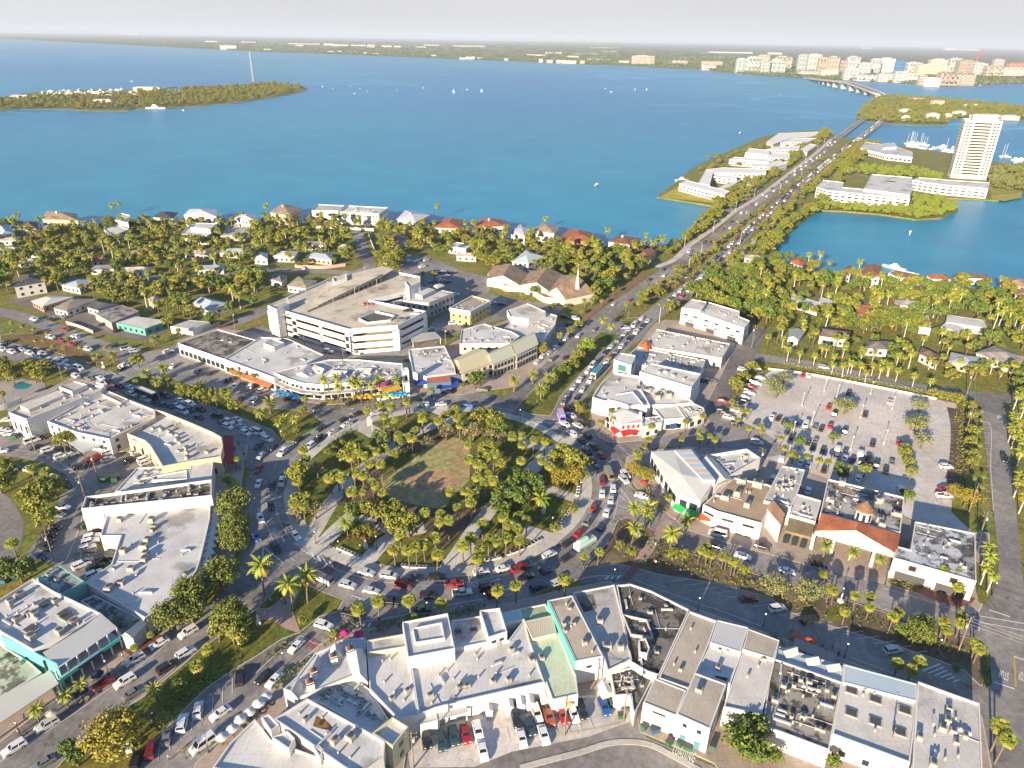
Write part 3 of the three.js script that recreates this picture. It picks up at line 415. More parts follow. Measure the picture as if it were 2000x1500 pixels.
b = bld('white_store', 'white flat-roofed store beside the ducted court', [-33.6,-126.7,-24.9,-129.1,-22.8,-121.8,-18.7,-106.2,-22.8,-105,-30.3,-112.7], 5.5, {}); ac(b, [-25,-110.4,-21.9,-112.6]); clutter(b, 0, 0, 6);
upper(b, 'front_block', [-33.4,-125.9,-24.7,-128.2,-23.8,-124.2,-32.5,-122.1], 6.4, M([0.56, 0.52, 0.4], 'plaster'));
b = bld('wide_store', 'wide white-roofed store with chequered rooftop shadows and a metal canopy', [...[-22.7,-121.8,-12.5,-124.4,0.2,-127.7], ...[4,-134.5,5.2,-127.8,8.4,-115.3], ...[-8.8,-110.2,-15.4,-108,-18.7,-106.2]], 5.5, {});
ac(b, [...[-16.8,-111.4,-10.3,-113.7,-8.9,-114.1,-3.2,-115.6,0.9,-124.8,-2.4,-126.8,0.3,-116], ...[5.5,-121.8]]); clutter(b, 0, 3, 12);
let u = upper(b, 'upper_storey', [-25.3,-129.3,-14.7,-132.5,-12.1,-121.3,-22.5,-118.5], 9, M([0.74, 0.73, 0.7], 'plaster'), roofM, 0.5, 0); u = upper(u, 'parapet_well', [-22.6,-127,-15.8,-129.1,-14.6,-124.1,-21.3,-122.5], 9.4);
upper(b, 'clerestory', [-21.1,-122.9,-18.5,-123.6,-18.1,-121.5,-20.4,-120.8], 8); upper(b, 'clerestory', [-16.5,-123.8,-14.6,-124.5,-14.5,-122.4,-16.1,-122], 8);
u = upper(b, 'stair_block', [-7,-134,-2.1,-135,-0.2,-127.2,-4.6,-125.2], 8.6, null, null, 0.7, 0); wins({ ...u, g: u.g }, [[6.2, 0.8]], { gap: 1.7, w: 1.1, only: (e) => e.nz > 0.6 });
u = upper(b, 'front_roof', [-13.9,-132.9,-6.7,-134.7,-4.7,-126.2,-12.4,-124], 6.2, null, null, 0.4, 0); skylight(u, [-12,-129.5,-8.3,-130.3], 1.5);
{ const c = group('metal_canopy', 'corrugated metal canopy over the rear lot behind the wide white store', 'canopy', ...(([x, z]) => [x, 0, z])([-12,-109.1])); const q = pairs([-15.6,-109.5,-9.1,-112,-8.3,-108.7,-14.7,-106.5]).map((v) => [v[0] - c.position.x, v[1] - c.position.z]); mesh('canopy_roof', new GB().prism(q, 3.5, 3.6).geo(), metalM, c); for (const v of inset(ccw(q), 0.3)) box('post', c, whiteM, v[0], 0, v[1], 0.2, 3.5, 0.2); }
b = bld('white_lean_to', 'low white lean-to behind the wide white store', [-18.9,-108.8,-15.6,-109.7,-14.7,-106.3,-18.3,-105.1], 3.8, { par: 0.1 });
b = bld('blue_shed_shop', 'narrow shop with bluish metal roof facing the roundabout', [-1.8,-135.9,2.5,-137.4,4,-133.9,-1.1,-132.2], 6, { par: 0.05, roofM: blueShadeMetalM });
b = bld('green_roof_shop', 'shop with pale green roof and tan metal slope', [2.6,-138.5,9.5,-140.6,15.6,-117.9,15.7,-112.6,9.9,-111], 5, { roofM: M([0.62, 0.68, 0.5], 'roof', 0.9), par: 0.25 }); ac(b, [5.5,-122,7.9,-122.6]); u = upper(b, 'tan_slope', [4.1,-133.4,11.1,-135.7,11.7,-129.7,5.9,-127.8], 5.9, M([0.6, 0.54, 0.42], 'plaster'), M([0.62, 0.55, 0.42], 'metal'), 0.05);
box('rear_sign', b.g, M([0.6, 0.25, 0.03], null, 0.7), ...(([x, z]) => [x - b.cx, 2.4, z - b.cz + 0.1])([12.9,-112.1]), 3.4, 0.9, 0.2, -0.25);
b = bld('teal_sided_shop', 'tan-roofed two-storey shop with a turquoise side wall', [10,-139.2,16.2,-141.1,22,-121.3,15.5,-119.6], 7.4, { roofM: tanRoofM, par: 0.15 }); ac(b, [15.2,-136.4,18,-125.3,13.5,-131.1,15.8,-131.2,13.7,-128.9], 0.8); clutter(b, 0, 0, 4); wins(b, [[4.5, 0.7]], { gap: 4, only: (e) => e.nz > 0.6 });
{ const e = edges(b).reduce((m, e) => e.nx < m.nx ? e : m); box('turquoise_wall', b.g, M([0.12, 0.66, 0.5], 'plaster'), (e.a[0] + e.c[0]) / 2 + e.nx * 0.1, 0, (e.a[1] + e.c[1]) / 2 + e.nz * 0.1, e.L, b.H + 0.05, 0.2, e.turn); }
b = bld('patched_roof_shop', 'shop with a black patch on its grey roof beside the tan roof', [16.6,-143.7,27.8,-147,28.3,-137.3,28.8,-122,22.7,-118.3,22.3,-122.6], 6, { roofM: greyRoofM, par: 0.4 }); ac(b, [23.3,-125.5,26.5,-125.6,22.5,-133.9], 1.3); laid('roof_patch', [17.4,-142.3,21.7,-143.6,22.3,-138.4,18.7,-136.9], 5.66, darkRoofM).userData.kind = 'stuff';
b = bld('gravel_roof_shop', 'corner shop with large blackened gravel roof', [28.3,-146.8,32.1,-147.4,37.1,-144.9,45.6,-138.2,34.3,-117.3,31.7,-118.4,28.4,-121.1,28.3,-137.3], 6, { roofM: darkRoofM, par: 0.5 }); clutter(b, 4, 4, 6);
u = upper(b, 'white_plant_room', [30.9,-126.3,32.6,-126.9,33.1,-123.8,32.2,-122.1,30.5,-122.5], 7.6); upper(b, 'inner_parapet', [28.4,-135.9,34.3,-134.2,34.8,-128.2,29.5,-129.2], 6.4, M([0.5, 0.48, 0.45], 'plaster'), darkRoofM, 0.7);
b = bld('wedge_annex', 'black-roofed wedge annex between white rear walls', [23.6,-119.5,28.9,-121.2,33.5,-118.5,27.6,-108.5,27.3,-109.9,27.5,-113.5,23.8,-113.1], 4.2, { roofM: darkRoofM, par: 0.4 }); clutter(b, 4, 3, 5);
b = bld('long_tan_shop', 'long shop with beige plank-striped roof', [45.4,-137.3,51.4,-134.1,47.6,-126.5,40.2,-113.3,33.9,-116.2], 6.4, { roofM: tanRoofM, par: 0.5 }); clutter(b, 1, 0, 3);
b = bld('two_tone_shop', 'shop with white front roof and bluish roof terrace', [51.8,-134.8,58.7,-132.4,54.6,-123.7,49.8,-115.2,42.9,-118.3,48.1,-126.9], 6, { par: 0.5 }); ac(b, [50,-125.3,51.8,-125,48.3,-120], 0.9); upper(b, 'front_roof', [51.5,-133.9,58.4,-131.6,54.3,-123.8,47.9,-126.6], 6.8, null, metalM, 0.1); laid('roof_turf', [47.2,-117.9,49.8,-117.2,48.9,-115.7,46.5,-116.4], 5.6, M([0.03, 0.13, 0.05], 'grass')).userData.kind = 'stuff';
b = bld('rear_warehouse', 'white rear building with strip windows and garage door by the alley', [29.4,-109.5,33,-116.2,39.4,-112.9,35.9,-106.3], 6.4, { roofM: tanRoofM, par: 0.15 }); wins(b, [[4.6, 0.5]], { w: 2.8, gap: 4.5 }); { const e = edges(b).reduce((m, e) => e.nz > m.nz ? e : m); box('garage_door', b.g, M([0.25, 0.3, 0.34], null, 0.6), e.a[0] + e.ux * e.L * 0.65 + e.nx * 0.04, 0, e.a[1] + e.uz * e.L * 0.65, 4, 2.8, 0.15, e.turn); }
b = bld('rear_flats', 'two-storey white rear block with tan roof above the loading bay', [42,-116.8,48.3,-113.7,41.9,-102.2,35.7,-105.7], 7.6, { roofM: tanRoofM, par: 0.15 }); wins(b, [[4.8, 1]], { gap: 3, w: 0.9 }); wins(b, [[0.1, 2.3]], { gap: 3.4, w: 1.3, only: (e) => e.nz > 0.5, m: M([0.1, 0.2, 0.25], null, 0.3) }); ac(b, [41.8,-111.8]); laid('rooftop_shed', [42,-115.6,43.7,-114.8,41.9,-109.7,40.3,-110.4], 7.52, greyRoofM).userData.kind = 'stuff';
b = bld('streaked_roof_shop', 'white-roofed shop with dark drip streaks beside the round tree', [55.2,-124.6,58.6,-132,65.1,-128.4,60.2,-118.6,54.3,-107.2,46.7,-109.1], 6, { roofM: paleM, par: 0.4 }); upper(b, 'front_strip', [58.3,-131.4,64.8,-127.8,61.6,-122.1,55.2,-124.8], 6.6, null, tanRoofM, 0.1); ac(b, [56.6,-126.3,59.6,-122.6], 0.8); clutter(b, 1, 0, 4);
b = bld('grill_restaurant', 'restaurant with sooty roof crowded by ducts, red umbrellas at its front', [61.8,-123.4,75.4,-116.6,65.7,-99.3,57.6,-103.2,53.8,-104.8], 5.6, { roofM: M([0.42, 0.39, 0.34], 'stained', 0.95), par: 0.4 }); clutter(b, 5, 7, 10); ac(b, [69.4,-114.6,71.2,-114.6,72,-112.8,64.2,-115.6,66.3,-117.2,67.9,-116.4,60.8,-107.3,63.1,-107.3,66.2,-104], 0.9);
b = bld('grill_front_canopy', 'sloping front tinted with painted blue shade, three white gables behind red umbrellas', [64.6,-127.8,77.8,-122.1,75.7,-117.2,63,-124.2], 4.8, { par: 0.05, roofM: blueShadeMetalM }); for (const f of [[64.5,-126.8,68.7,-127.8,68.8,-125.2,65.3,-123.5], [68.8,-124.4,72.5,-124.9,72.9,-122.4,69.6,-121.4], [72.9,-122.4,76.5,-122.7,77.1,-120.7,73.7,-119.7]]) pitched(b.g, pairs(f).map((q) => [q[0] - b.cx, q[1] - b.cz]), 4.7, 1.1, roofM, 'gable');  // blue of the sloping canopy is shade put into its colour
b = bld('skylight_store', 'tan flat-roofed store with six dark square skylights', [74.9,-115.9,77.4,-121.2,91.6,-115.8,89,-111,85.6,-104.8,80.4,-96.2,67.4,-102.5], 6.4, { roofM: paleM, par: 0.5 }); skylight(b, [76.2,-113.9,80.5,-111.6,85.6,-108.9,73.7,-108,77.9,-105.9,81.9,-103.5], 2.1); clutter(b, 0, 0, 6); upper(b, 'front_slope', [74.9,-115.6,77.3,-120.7,91.3,-115.4,88.9,-110.8], 6.7, null, blueShadeMetalM, 0.1); wins(b, [[1, 1.5]], { gap: 5 });  // front slope takes the blue metal to paint its shade
b = bld('grey_roof_store', 'corner store with pale grey roof and scattered units by the side street', [91.7,-115.9,102.2,-110.2,93.8,-94.8,92.9,-92.5,78.6,-92.2,86.8,-107.3], 7, { roofM: M([0.6, 0.585, 0.56], 'roof', 0.85), par: 0.5 }); ac(b, [94.9,-108.8,92.9,-105.8,90.8,-103.8,92.7,-103.2,94.7,-102.3,91.9,-100.6,85,-101.8,84.6,-95.7]); clutter(b, 0, 3, 8);
for (const f of [[1.9,-114,3.6,-114.8,4.3,-111.5,2.3,-111.1], [3.6,-115.2,5.7,-115.8,6.2,-112.1,4.3,-111.5], [7,-116.4,8.9,-117.2,9.9,-113.5,7.6,-112.3], [20.6,-117.3,22.7,-119.2,24,-115.4,21.4,-113.9], [-5.1,-112.4,-3.6,-113.2,-2.9,-110,-4.6,-109.4], [-1.2,-114.4,1,-115.1,1.6,-111.1,-0.2,-110.4]]) { const w = pairs(f), c = centre(w), s = group('storage_shed', 'small white storage shed behind the shops', 'shed', c[0], 0, c[1], 0, 'white sheds behind the shops'); pitched(s, w.map((q) => [q[0] - c[0], q[1] - c[1]]), 2.5, 0.8, whiteM, 'gable', whiteM, 0, 0.15); }
// ---------- left block ----------
b = bld('turquoise_restaurant', 'two-storey white restaurant with turquoise trim and ribbed metal roof', [-127.7,-131.9,-122.5,-143.5,-114.2,-138.9,-98.7,-131.6,-101.3,-125.6,-108.1,-119.8,-119,-125.2], 8, { par: 0.7 }); ac(b, [-122.2,-137.7,-123,-135.2,-112.2,-135.7,-116.1,-131.2,-117.6,-129.4,-114.7,-131.2,-103.7,-128.8,-105.4,-125.7,-111,-123.8], 1.3); skylight(b, [-107.8,-131.8,-114.4,-134.9,-112.8,-126.6,-106.7,-130.9], 2.6); clutter(b, 2, 3, 6);
{ const L = (f) => pairs(f).map((q) => [q[0] - b.cx, q[1] - b.cz]); const g = new GB(), a = L([-98.6,-131.4,-101.3,-125.4,-105.3,-118.9]), c = L([-93.5,-128.5,-100.6,-115.8]), Y = 8.05, Z = 6.4;
  g.quad([a[2][0], Y, a[2][1]], [c[1][0], Z, c[1][1]], [c[0][0], Z, c[0][1]], [a[0][0], Y, a[0][1]]); g.tri([a[0][0], Y, a[0][1]], [a[1][0], Y + 0.4, a[1][1]], [a[2][0], Y, a[2][1]]); mesh('porch_roof', g.geo(), metalM, b.g);
  const T1 = M(C.tealwall, 'plaster', 0.7), p0 = L([-100.4,-115.2])[0], p1 = L([-93.2,-128])[0], len = Math.hypot(p1[0] - p0[0], p1[1] - p0[1]), tn = Math.atan2(-(p1[1] - p0[1]), p1[0] - p0[0]), mx = (p0[0] + p1[0]) / 2, mz = (p0[1] + p1[1]) / 2;
  box('fascia', b.g, T1, mx, 3.1, mz, len, 0.9, 0.4, tn); box('sign', b.g, M([0.015, 0.03, 0.16], null, 0.5), mx + 0.12, 3.25, mz + 0.25, len * 0.4, 0.55, 0.3, tn);
  const dx = (p1[0] - p0[0]) / len, dz = (p1[1] - p0[1]) / len; box('balcony_floor', b.g, whiteM, mx + dz * 3, 3.3, mz - dx * 3, len, 0.3, 5.6, tn); box('shade_dark_panel', b.g, M([0.09, 0.07, 0.055], 'plaster'), mx + dz * 5.2, 0, mz - dx * 5.2, len, 6.6, 0.4, tn);  // thin dark wall behind the columns paints the shade of the open terrace
  for (let k = 0; k <= 6; k++) box('column', b.g, whiteM, p0[0] + dx * len * k / 6 + dz * 0.3, 0, p0[1] + dz * len * k / 6 - dx * 0.3, 0.3, 6.5, 0.3, tn);
  const s0 = L([-118.7,-124.7])[0], s1 = L([-100.7,-116.5])[0], sl = Math.hypot(s1[0] - s0[0], s1[1] - s0[1]); box('turquoise_side_wall', b.g, T1, (s0[0] + s1[0]) / 2, 0, (s0[1] + s1[1]) / 2, sl, 7.3, 0.25, Math.atan2(-(s1[1] - s0[1]), s1[0] - s0[0])); }
b = bld('mossy_roof_shop', 'low shop with green-stained flat roof below the turquoise wall', [-120.3,-116.8,-120.3,-125.3,-110.1,-120.1,-105.5,-117.1,-109.4,-111.4,-111.5,-109.2], 4, { roofM: M([0.62, 0.64, 0.5], 'stained', 0.95), par: 0.25 }); ac(b, [-112.5,-119.1]);
{ const w = pairs([-109.5,-111.5,-104,-117.7,-99.9,-114.1,-107.1,-102.4,-112.1,-107.4]), c = centre(w), g = group('metal_porch', 'white metal porch roof on posts over the pavement', 'porch', c[0], 0, c[1]); const q = w.map((v) => [v[0] - c[0], v[1] - c[1]]); mesh('porch_roof', new GB().prism(q, 3.8, 4.0).geo(), M([0.68, 0.66, 0.6], 'metal', 0.5), g); for (const v of inset(ccw(q), 0.4)) box('post', g, whiteM, v[0], 0, v[1], 0.35, 3.8, 0.35); }
b = bld('teal_back_house', 'teal flat-roofed block behind the turquoise restaurant', [-122.8,-144.9,-119.8,-150,-109.6,-143.9,-112.8,-139], 7, { wall: [0.18, 0.42, 0.42], roofM: M([0.45, 0.5, 0.5], 'stained'), par: 0.2 }); ac(b, [-119.9,-145.7,-116.8,-144]);
b = bld('green_low_roof', 'low mossy roof wedge beside the big curved white roof', [-109.1,-139.7,-106.8,-142,-89.7,-133.3,-92.9,-128.3,-101.3,-134.9], 4.2, { roofM: M([0.34, 0.42, 0.38], 'stained'), par: 0.15 }); pitched(b.g, pairs([-93,-128.1,-90.7,-132.2,-88.5,-132,-89.7,-127.3]).map((q) => [q[0] - b.cx, q[1] - b.cz]), 4.4, 1.3, M([0.4, 0.46, 0.48], 'metal'), 'gable', M([0.5, 0.52, 0.54], 'plaster'), 0, 0.2);
b = bld('curved_white_store', 'large store with curved white roof behind the street trees', [-120,-174.6,-92.9,-184.6,-88.9,-173.4,-86.8,-165,-84.5,-155.4,-83.6,-150.6,-84,-144.2,-85.4,-139.1,-89.1,-132.8,-110.7,-145.2,-107.4,-152.3,-111,-164.6,-116.7,-164.4], 5.5, { par: 0.35 }); ac(b, [...[-102.8,-180,-114.8,-171.8,-105.6,-172,-103.3,-168.8,-102.6,-162.9,-102,-159.6,-100.2,-156.7,-106.8,-157.7,-99.4,-154.4], ...[-103.1,-142.8,-101.3,-144.9,-101.2,-150.5]], 1.3); clutter(b, 3, 3, 8);
for (let k = 0; k < 9; k++) { const a = [-92,-182.4,-84.6,-155.1], t = (k + 0.5) / 9, x = a[0] + (a[2] - a[0]) * t + 0.9, z = a[1] + (a[3] - a[1]) * t; const g = new GB(), L = 2.6; g.tri([0, 0, -L], [2.6, -0.3, 0], [0, 0, L]); g.tri([0, -0.5, L], [2.6, -0.6, 0], [0, -0.5, -L]); g.quad([0, 0, L], [2.6, -0.3, 0], [2.6, -0.6, 0], [0, -0.5, L]); g.quad([2.6, -0.3, 0], [0, 0, -L], [0, -0.5, -L], [2.6, -0.6, 0]); const o = mesh('zigzag_canopy', g.geo(), whiteM, b.g); o.position.set(x - b.cx, 4.2, z - b.cz); }
b = bld('long_ridge_store', 'long narrow store with bright white side wall above the curved roof', [-125.6,-172.3,-127.7,-178.5,-93.7,-188.8,-90.4,-180.1], 9, { roofM: M([0.34, 0.31, 0.26], 'stained'), par: 1.0 }); clutter(b, 8, 5, 8, 1.1);
b = bld('cluttered_bar', 'low bar roof crowded with ducts beside the delivery yard', [-123.9,-200.9,-116.2,-202,-107.7,-204.4,-103.6,-193.4,-124.1,-187], 5, { par: 0.3 }); clutter(b, 12, 9, 8); upper(b, 'parapet_room', [-114.8,-194.4,-105.9,-198.3,-103.7,-193.1,-114.6,-192], 6.2);
b = bld('plain_slab_roof', 'plain grey slab roof next to the red awning pavement', [-106.5,-203.6,-99.9,-205.1,-96.1,-193.3,-103.4,-191.7], 6, { par: 0.1, roofM: paleM });
b = bld('curved_cream_store', 'curved cream store with tall parapet along the traffic', [-133.9,-237.1,-129.6,-235.3,-116.2,-227.3,-105.7,-220.7,-101.5,-217.4,-98.7,-211.4,-97,-204.5,-105.6,-201.5,-113.5,-197.9,-123.4,-210.7,-126.9,-214.2,-135.3,-218.7,-131,-230.5], 7.6, { wall: [0.72, 0.58, 0.38], roofM: paleM, par: 1.5 }); ac(b, [-132.6,-225.7,-129.2,-224.8,-125.6,-224,-122.3,-222.6,-118.4,-220.3,-117.2,-217.4,-115.2,-215.1,-111.6,-211.6,-110.3,-208.9,-108.6,-205.4,-103.4,-209.1,-113.4,-209.7]); skylight(b, [-131.6,-217.4], 2); clutter(b, 0, 2, 6);
{ const e = [-103.7,-224.1,-97.3,-205.8]; awning(b, e.slice(2).concat(e.slice(0, 2)), 4.4, 1.0, M([0.28, 0.008, 0.03], 'plaster', 0.8), 3.2).name = 'red_awning'; }
wins(b, [[1, 2.2]], { gap: 4.5 });
b = bld('middle_white_store', 'white store with littered flat roof between the cream store and the tall white hall', [-169.6,-228.7,-163.4,-252.5,-148.9,-247.1,-135.1,-239,-132.4,-232.9,-140.8,-216.8,-154.7,-221.2], 6.4, { roofM: paleM, par: 0.6 }); clutter(b, 12, 9, 14); wins(b, [[1, 1.6], [4, 1.2]], { gap: 4 }); upper(b, 'front_strip', [-162.5,-251.5,-160,-253.4,-148.3,-246.1,-149.8,-243.2], 6.9, null, tanRoofM, 0.3);
b = bld('white_hall', 'tall white hall with tan roof deck at the end of the parade', [-184.5,-231,-184,-236.4,-175.7,-258.1,-161.3,-253.6,-160.8,-250,-174.9,-226.1], 8.6, { roofM: M([0.6, 0.55, 0.46], 'roof'), par: 0.6 }); wins(b, [[2, 3]], { w: 1.1, gap: 3.2, only: (e) => e.L < 22 && e.nz > 0 }); clutter(b, 6, 4, 4); upper(b, 'stair_tower', [-176.7,-250.1,-173.7,-255.2,-166.8,-252.4,-169.5,-246.2], 10); upper(b, 'roof_deck', [-182.9,-235.3,-176.4,-248.2,-171.8,-244.8,-177.7,-232.2], 9.2, null, M([0.66, 0.6, 0.5], 'roof'), 0.05);
{ const w = pairs([-157.9,-219.6,-154.3,-224.6,-143.6,-218.6,-147.9,-211.8]), c = centre(w), g = group('carport', 'white flat carport roof on posts in the rear yard', 'carport', c[0], 0, c[1]); const q = w.map((v) => [v[0] - c[0], v[1] - c[1]]); mesh('carport_roof', new GB().prism(q, 3.4, 3.6).geo(), metalM, g); for (const v of inset(ccw(q), 0.4)) box('post', g, steelM, v[0], 0, v[1], 0.18, 3.4, 0.18); }
// ---------- top block, along the far side of the roundabout ----------
b = bld('dish_roof_store', 'store with weathered brown roof and two satellite dishes', [-154.4,-304.9,-142.8,-322.8,-120.1,-310.2,-126.8,-287.7], 6, { roofM: M([0.36, 0.33, 0.28], 'stained'), par: 0.35 }); wins(b, [[0.6, 2.4]], { gap: 3.2, fill: 0.8 });
for (const [x, z] of pairs([-135.8,-310.7,-131.1,-308.5])) { const d = mesh('satellite_dish', new THREE.SphereGeometry(1.5, 14, 6, 0, 6.283, 0, 0.75), whiteM, b.g); d.position.set(x - b.cx, b.H - 0.2, z - b.cz); d.rotation.set(-1.0 + Math.PI, 0, 0); box('dish_mount', b.g, steelM, x - b.cx, b.H - 0.4, z - b.cz, 0.15, 1.4, 0.15); }
b = bld('plain_white_store', 'wide store with clean white roof beside the parking garage alley', [-126.5,-286.7,-119.6,-308.9,-118.9,-312.7,-105.5,-311.4,-84.2,-292.9,-90.6,-281,-99,-268.8], 6.5, { par: 0.5 }); wins(b, [[0.6, 2.4]], { gap: 3.2, fill: 0.8 }); clutter(b, 3, 2, 6); upper(b, 'stair_block', [-113.6,-301.8,-111.2,-307.3,-104.5,-302.9,-107.6,-297.5], 8);
awning(b, [-121.7,-283.2,-99.8,-268.7], 3.4, 0.8, M([0.45, 0.13, 0.05], 'plaster'), 2.2); 
b = bld('curved_restaurant_row', 'curved row of white restaurants behind coloured umbrellas', [-100.1,-272.7,-91.9,-266.5,-85,-262.9,-77.4,-261.7,-65.7,-264.6,-55.3,-268.9,-45.9,-274.3,-47.7,-283.8,-67.5,-287.4,-80.9,-286.8,-93.1,-278.2], 7, { par: 0.4 }); clutter(b, 14, 9, 14); wins(b, [[3.9, 1.2]], { gap: 2.2, fill: 0.75 }); wins(b, [[0.4, 2.5]], { gap: 3, fill: 0.85 }); band(b, 3.1, 0.5, 2.4, M([0.5, 0.5, 0.5], 'metal'), 'canopy', (e) => e.nz > 0.3);
for (const f of [[-90.5,-271.6,-90.5,-280,-84.2,-278.1,-84.7,-269.1], [-77,-269.9,-75,-276.1,-68.6,-275.7,-69.7,-270.1], [-67.3,-272.3,-65,-277.9,-58.7,-278.9,-60,-273.2], [-85.5,-276.4,-83.5,-280,-78.8,-277.4,-79.8,-271.8]]) pitched(b.g, pairs(f).map((q) => [q[0] - b.cx, q[1] - b.cz]), 6.9, 1.2, roofM, 'gable', whiteM, 6, 0.1);
{ const a = [-54.2,-264.2,-47.2,-268.3]; awning(b, a, 4.6, 0.9, M([0.55, 0.33, 0.03], 'plaster'), 3).name = 'yellow_awning'; const c = [-56.5,-266.8,-50.4,-269]; awning(b, c, 5.6, 0.7, M([0.35, 0.06, 0.13], 'plaster'), 2.2).name = 'crimson_awning'; }
b = bld('sign_pylon', 'slim white pylon tower at the end of the restaurant row', [-45.5,-268.2,-43.2,-268.9,-42.4,-266.7,-44.7,-265.8], 12, { par: 0.3, cat: 'tower' }); wins(b, [[7, 2.6]], { w: 0.9, gap: 4, min: 1.5 });
b = bld('blue_awning_shop', 'white shop with bright blue awning beside the red roof', [-47.7,-303,-31.7,-307.9,-25.2,-285,-24.2,-278.2,-36.4,-274.1,-42.6,-278.5], 5.6, { par: 0.4 }); clutter(b, 7, 4, 6); { const a = [-41.6,-273.1,-36.3,-275]; awning(b, a, 3.8, 0.8, M([0.02, 0.07, 0.36], 'plaster'), 2.6); }
b = bld('red_roof_restaurant', 'restaurant with faded red roof above blue awnings', [-37.1,-279.7,-27,-281.7,-21.9,-277.5,-26.2,-275.9,-25.5,-270.8,-35.2,-268.6], 5, { par: 0.05, roofM: M([0.56, 0.16, 0.09], 'metal', 0.8), wall: [0.1, 0.16, 0.3] }); { const a = [-31.4,-271.9,-23.9,-275.5]; awning(b, a, 3.9, 0.9, M([0.015, 0.06, 0.35], 'plaster'), 5); }
b = bld('cream_flat_store', 'cream store with stepped flat roof behind the gabled shops', [-24.8,-322.4,-14.4,-331,-0.4,-321,3.3,-315.4,-1.2,-306.5,-24.4,-304.8], 8, { wall: [0.68, 0.64, 0.54], par: 0.4 }); clutter(b, 6, 4, 6); wins(b, [[4.6, 1.4]], { gap: 4 });
house('cream gabled shop with louvred metal roof facing the roundabout', [-26.2,-289.9,-17.2,-303.1,-7.4,-288.5,-21.4,-275.6], 6.6, 2.6, [0.6, 0.54, 0.36], { map: 'metal', type: 'gable', name: 'gabled_shop', cat: 'shop', wall: [0.68, 0.62, 0.5] });
house('long cream gabled shop with balcony windows along the boulevard', [1.6,-293.3,-2.2,-306.2,8.9,-320.7,12,-306.8], 7.6, 2.4, [0.56, 0.57, 0.44], { map: 'metal', type: 'gable', name: 'gabled_shop', cat: 'shop', wall: [0.66, 0.64, 0.58], rows: [[0.5, 2.3], [4, 1.7]], gap: 2.2 });
house('pale green-roofed shop wing between the two cream gabled shops', [-8.6,-284.2,-12.6,-295.3,-2.7,-307,1.4,-294.7], 7, 2.4, [0.52, 0.56, 0.44], { map: 'metal', type: 'gable', name: 'gabled_shop', cat: 'shop', wall: [0.62, 0.6, 0.52], rows: [[0.5, 2.3], [4, 1.7]], gap: 2.2 });
b = bld('boulevard_store', 'white stepped store along the boulevard beside the gabled shops', [-4.2,-329.7,7.5,-360.1,22.7,-348.3,21,-335.1,13.2,-312,-0.4,-321.8], 6.5, { par: 0.4, roofM: paleM }); clutter(b, 6, 4, 4); upper(b, 'upper_storey', [-3.2,-346.5,7.4,-358,16.7,-345.9,7.6,-335.1,-1.3,-337.6], 9.5); wins(b, [[0.6, 2.2], [3.6, 1.3]], { gap: 3 });
// parking garage
b = bld('parking_garage', 'large white four-level parking garage with open decks', [-122.5,-337.9,-101.4,-387.1,-76.2,-403.9,-52.9,-390.7,-50.6,-371.9,-56.7,-365,-73.5,-349.3,-42.9,-333.9,-54.1,-314.1,-76,-308.2], 13, { wall: [0.76, 0.77, 0.79], roofM: M([0.64, 0.57, 0.45], 'roof', 0.9), par: 1.1, thick: 0.4, from: 10.3 });
for (const y of [0.02, 3.6, 7.2]) mesh('parking_deck', new GB().prism(inset(b.p, 0.35), y - 0.3, y).geo(), b.rm, b.g);
for (const e of edges(b)) {                                                // guard walls and piers, with open decks between them
  const n = Math.max(1, Math.round(e.L / 16)), B = (name, t, w, y, h, d) => box(name, b.g, b.wm, e.a[0] + e.ux * t - e.nx * d / 2, y, e.a[1] + e.uz * t - e.nz * d / 2, w, h, d, e.turn);
  for (const [y, h] of [[0, 1.7], [2.9, 2.4], [6.5, 2.4]]) B('guard_wall', e.L / 2, e.L, y, h, 0.3);
  for (let k = 0; k <= n; k++) B('pier', clamp(e.L * k / n, 0.9, e.L - 0.9), 1.8 + (k % 2) * 1.2, 0, b.H - 2.15, 0.42);
}
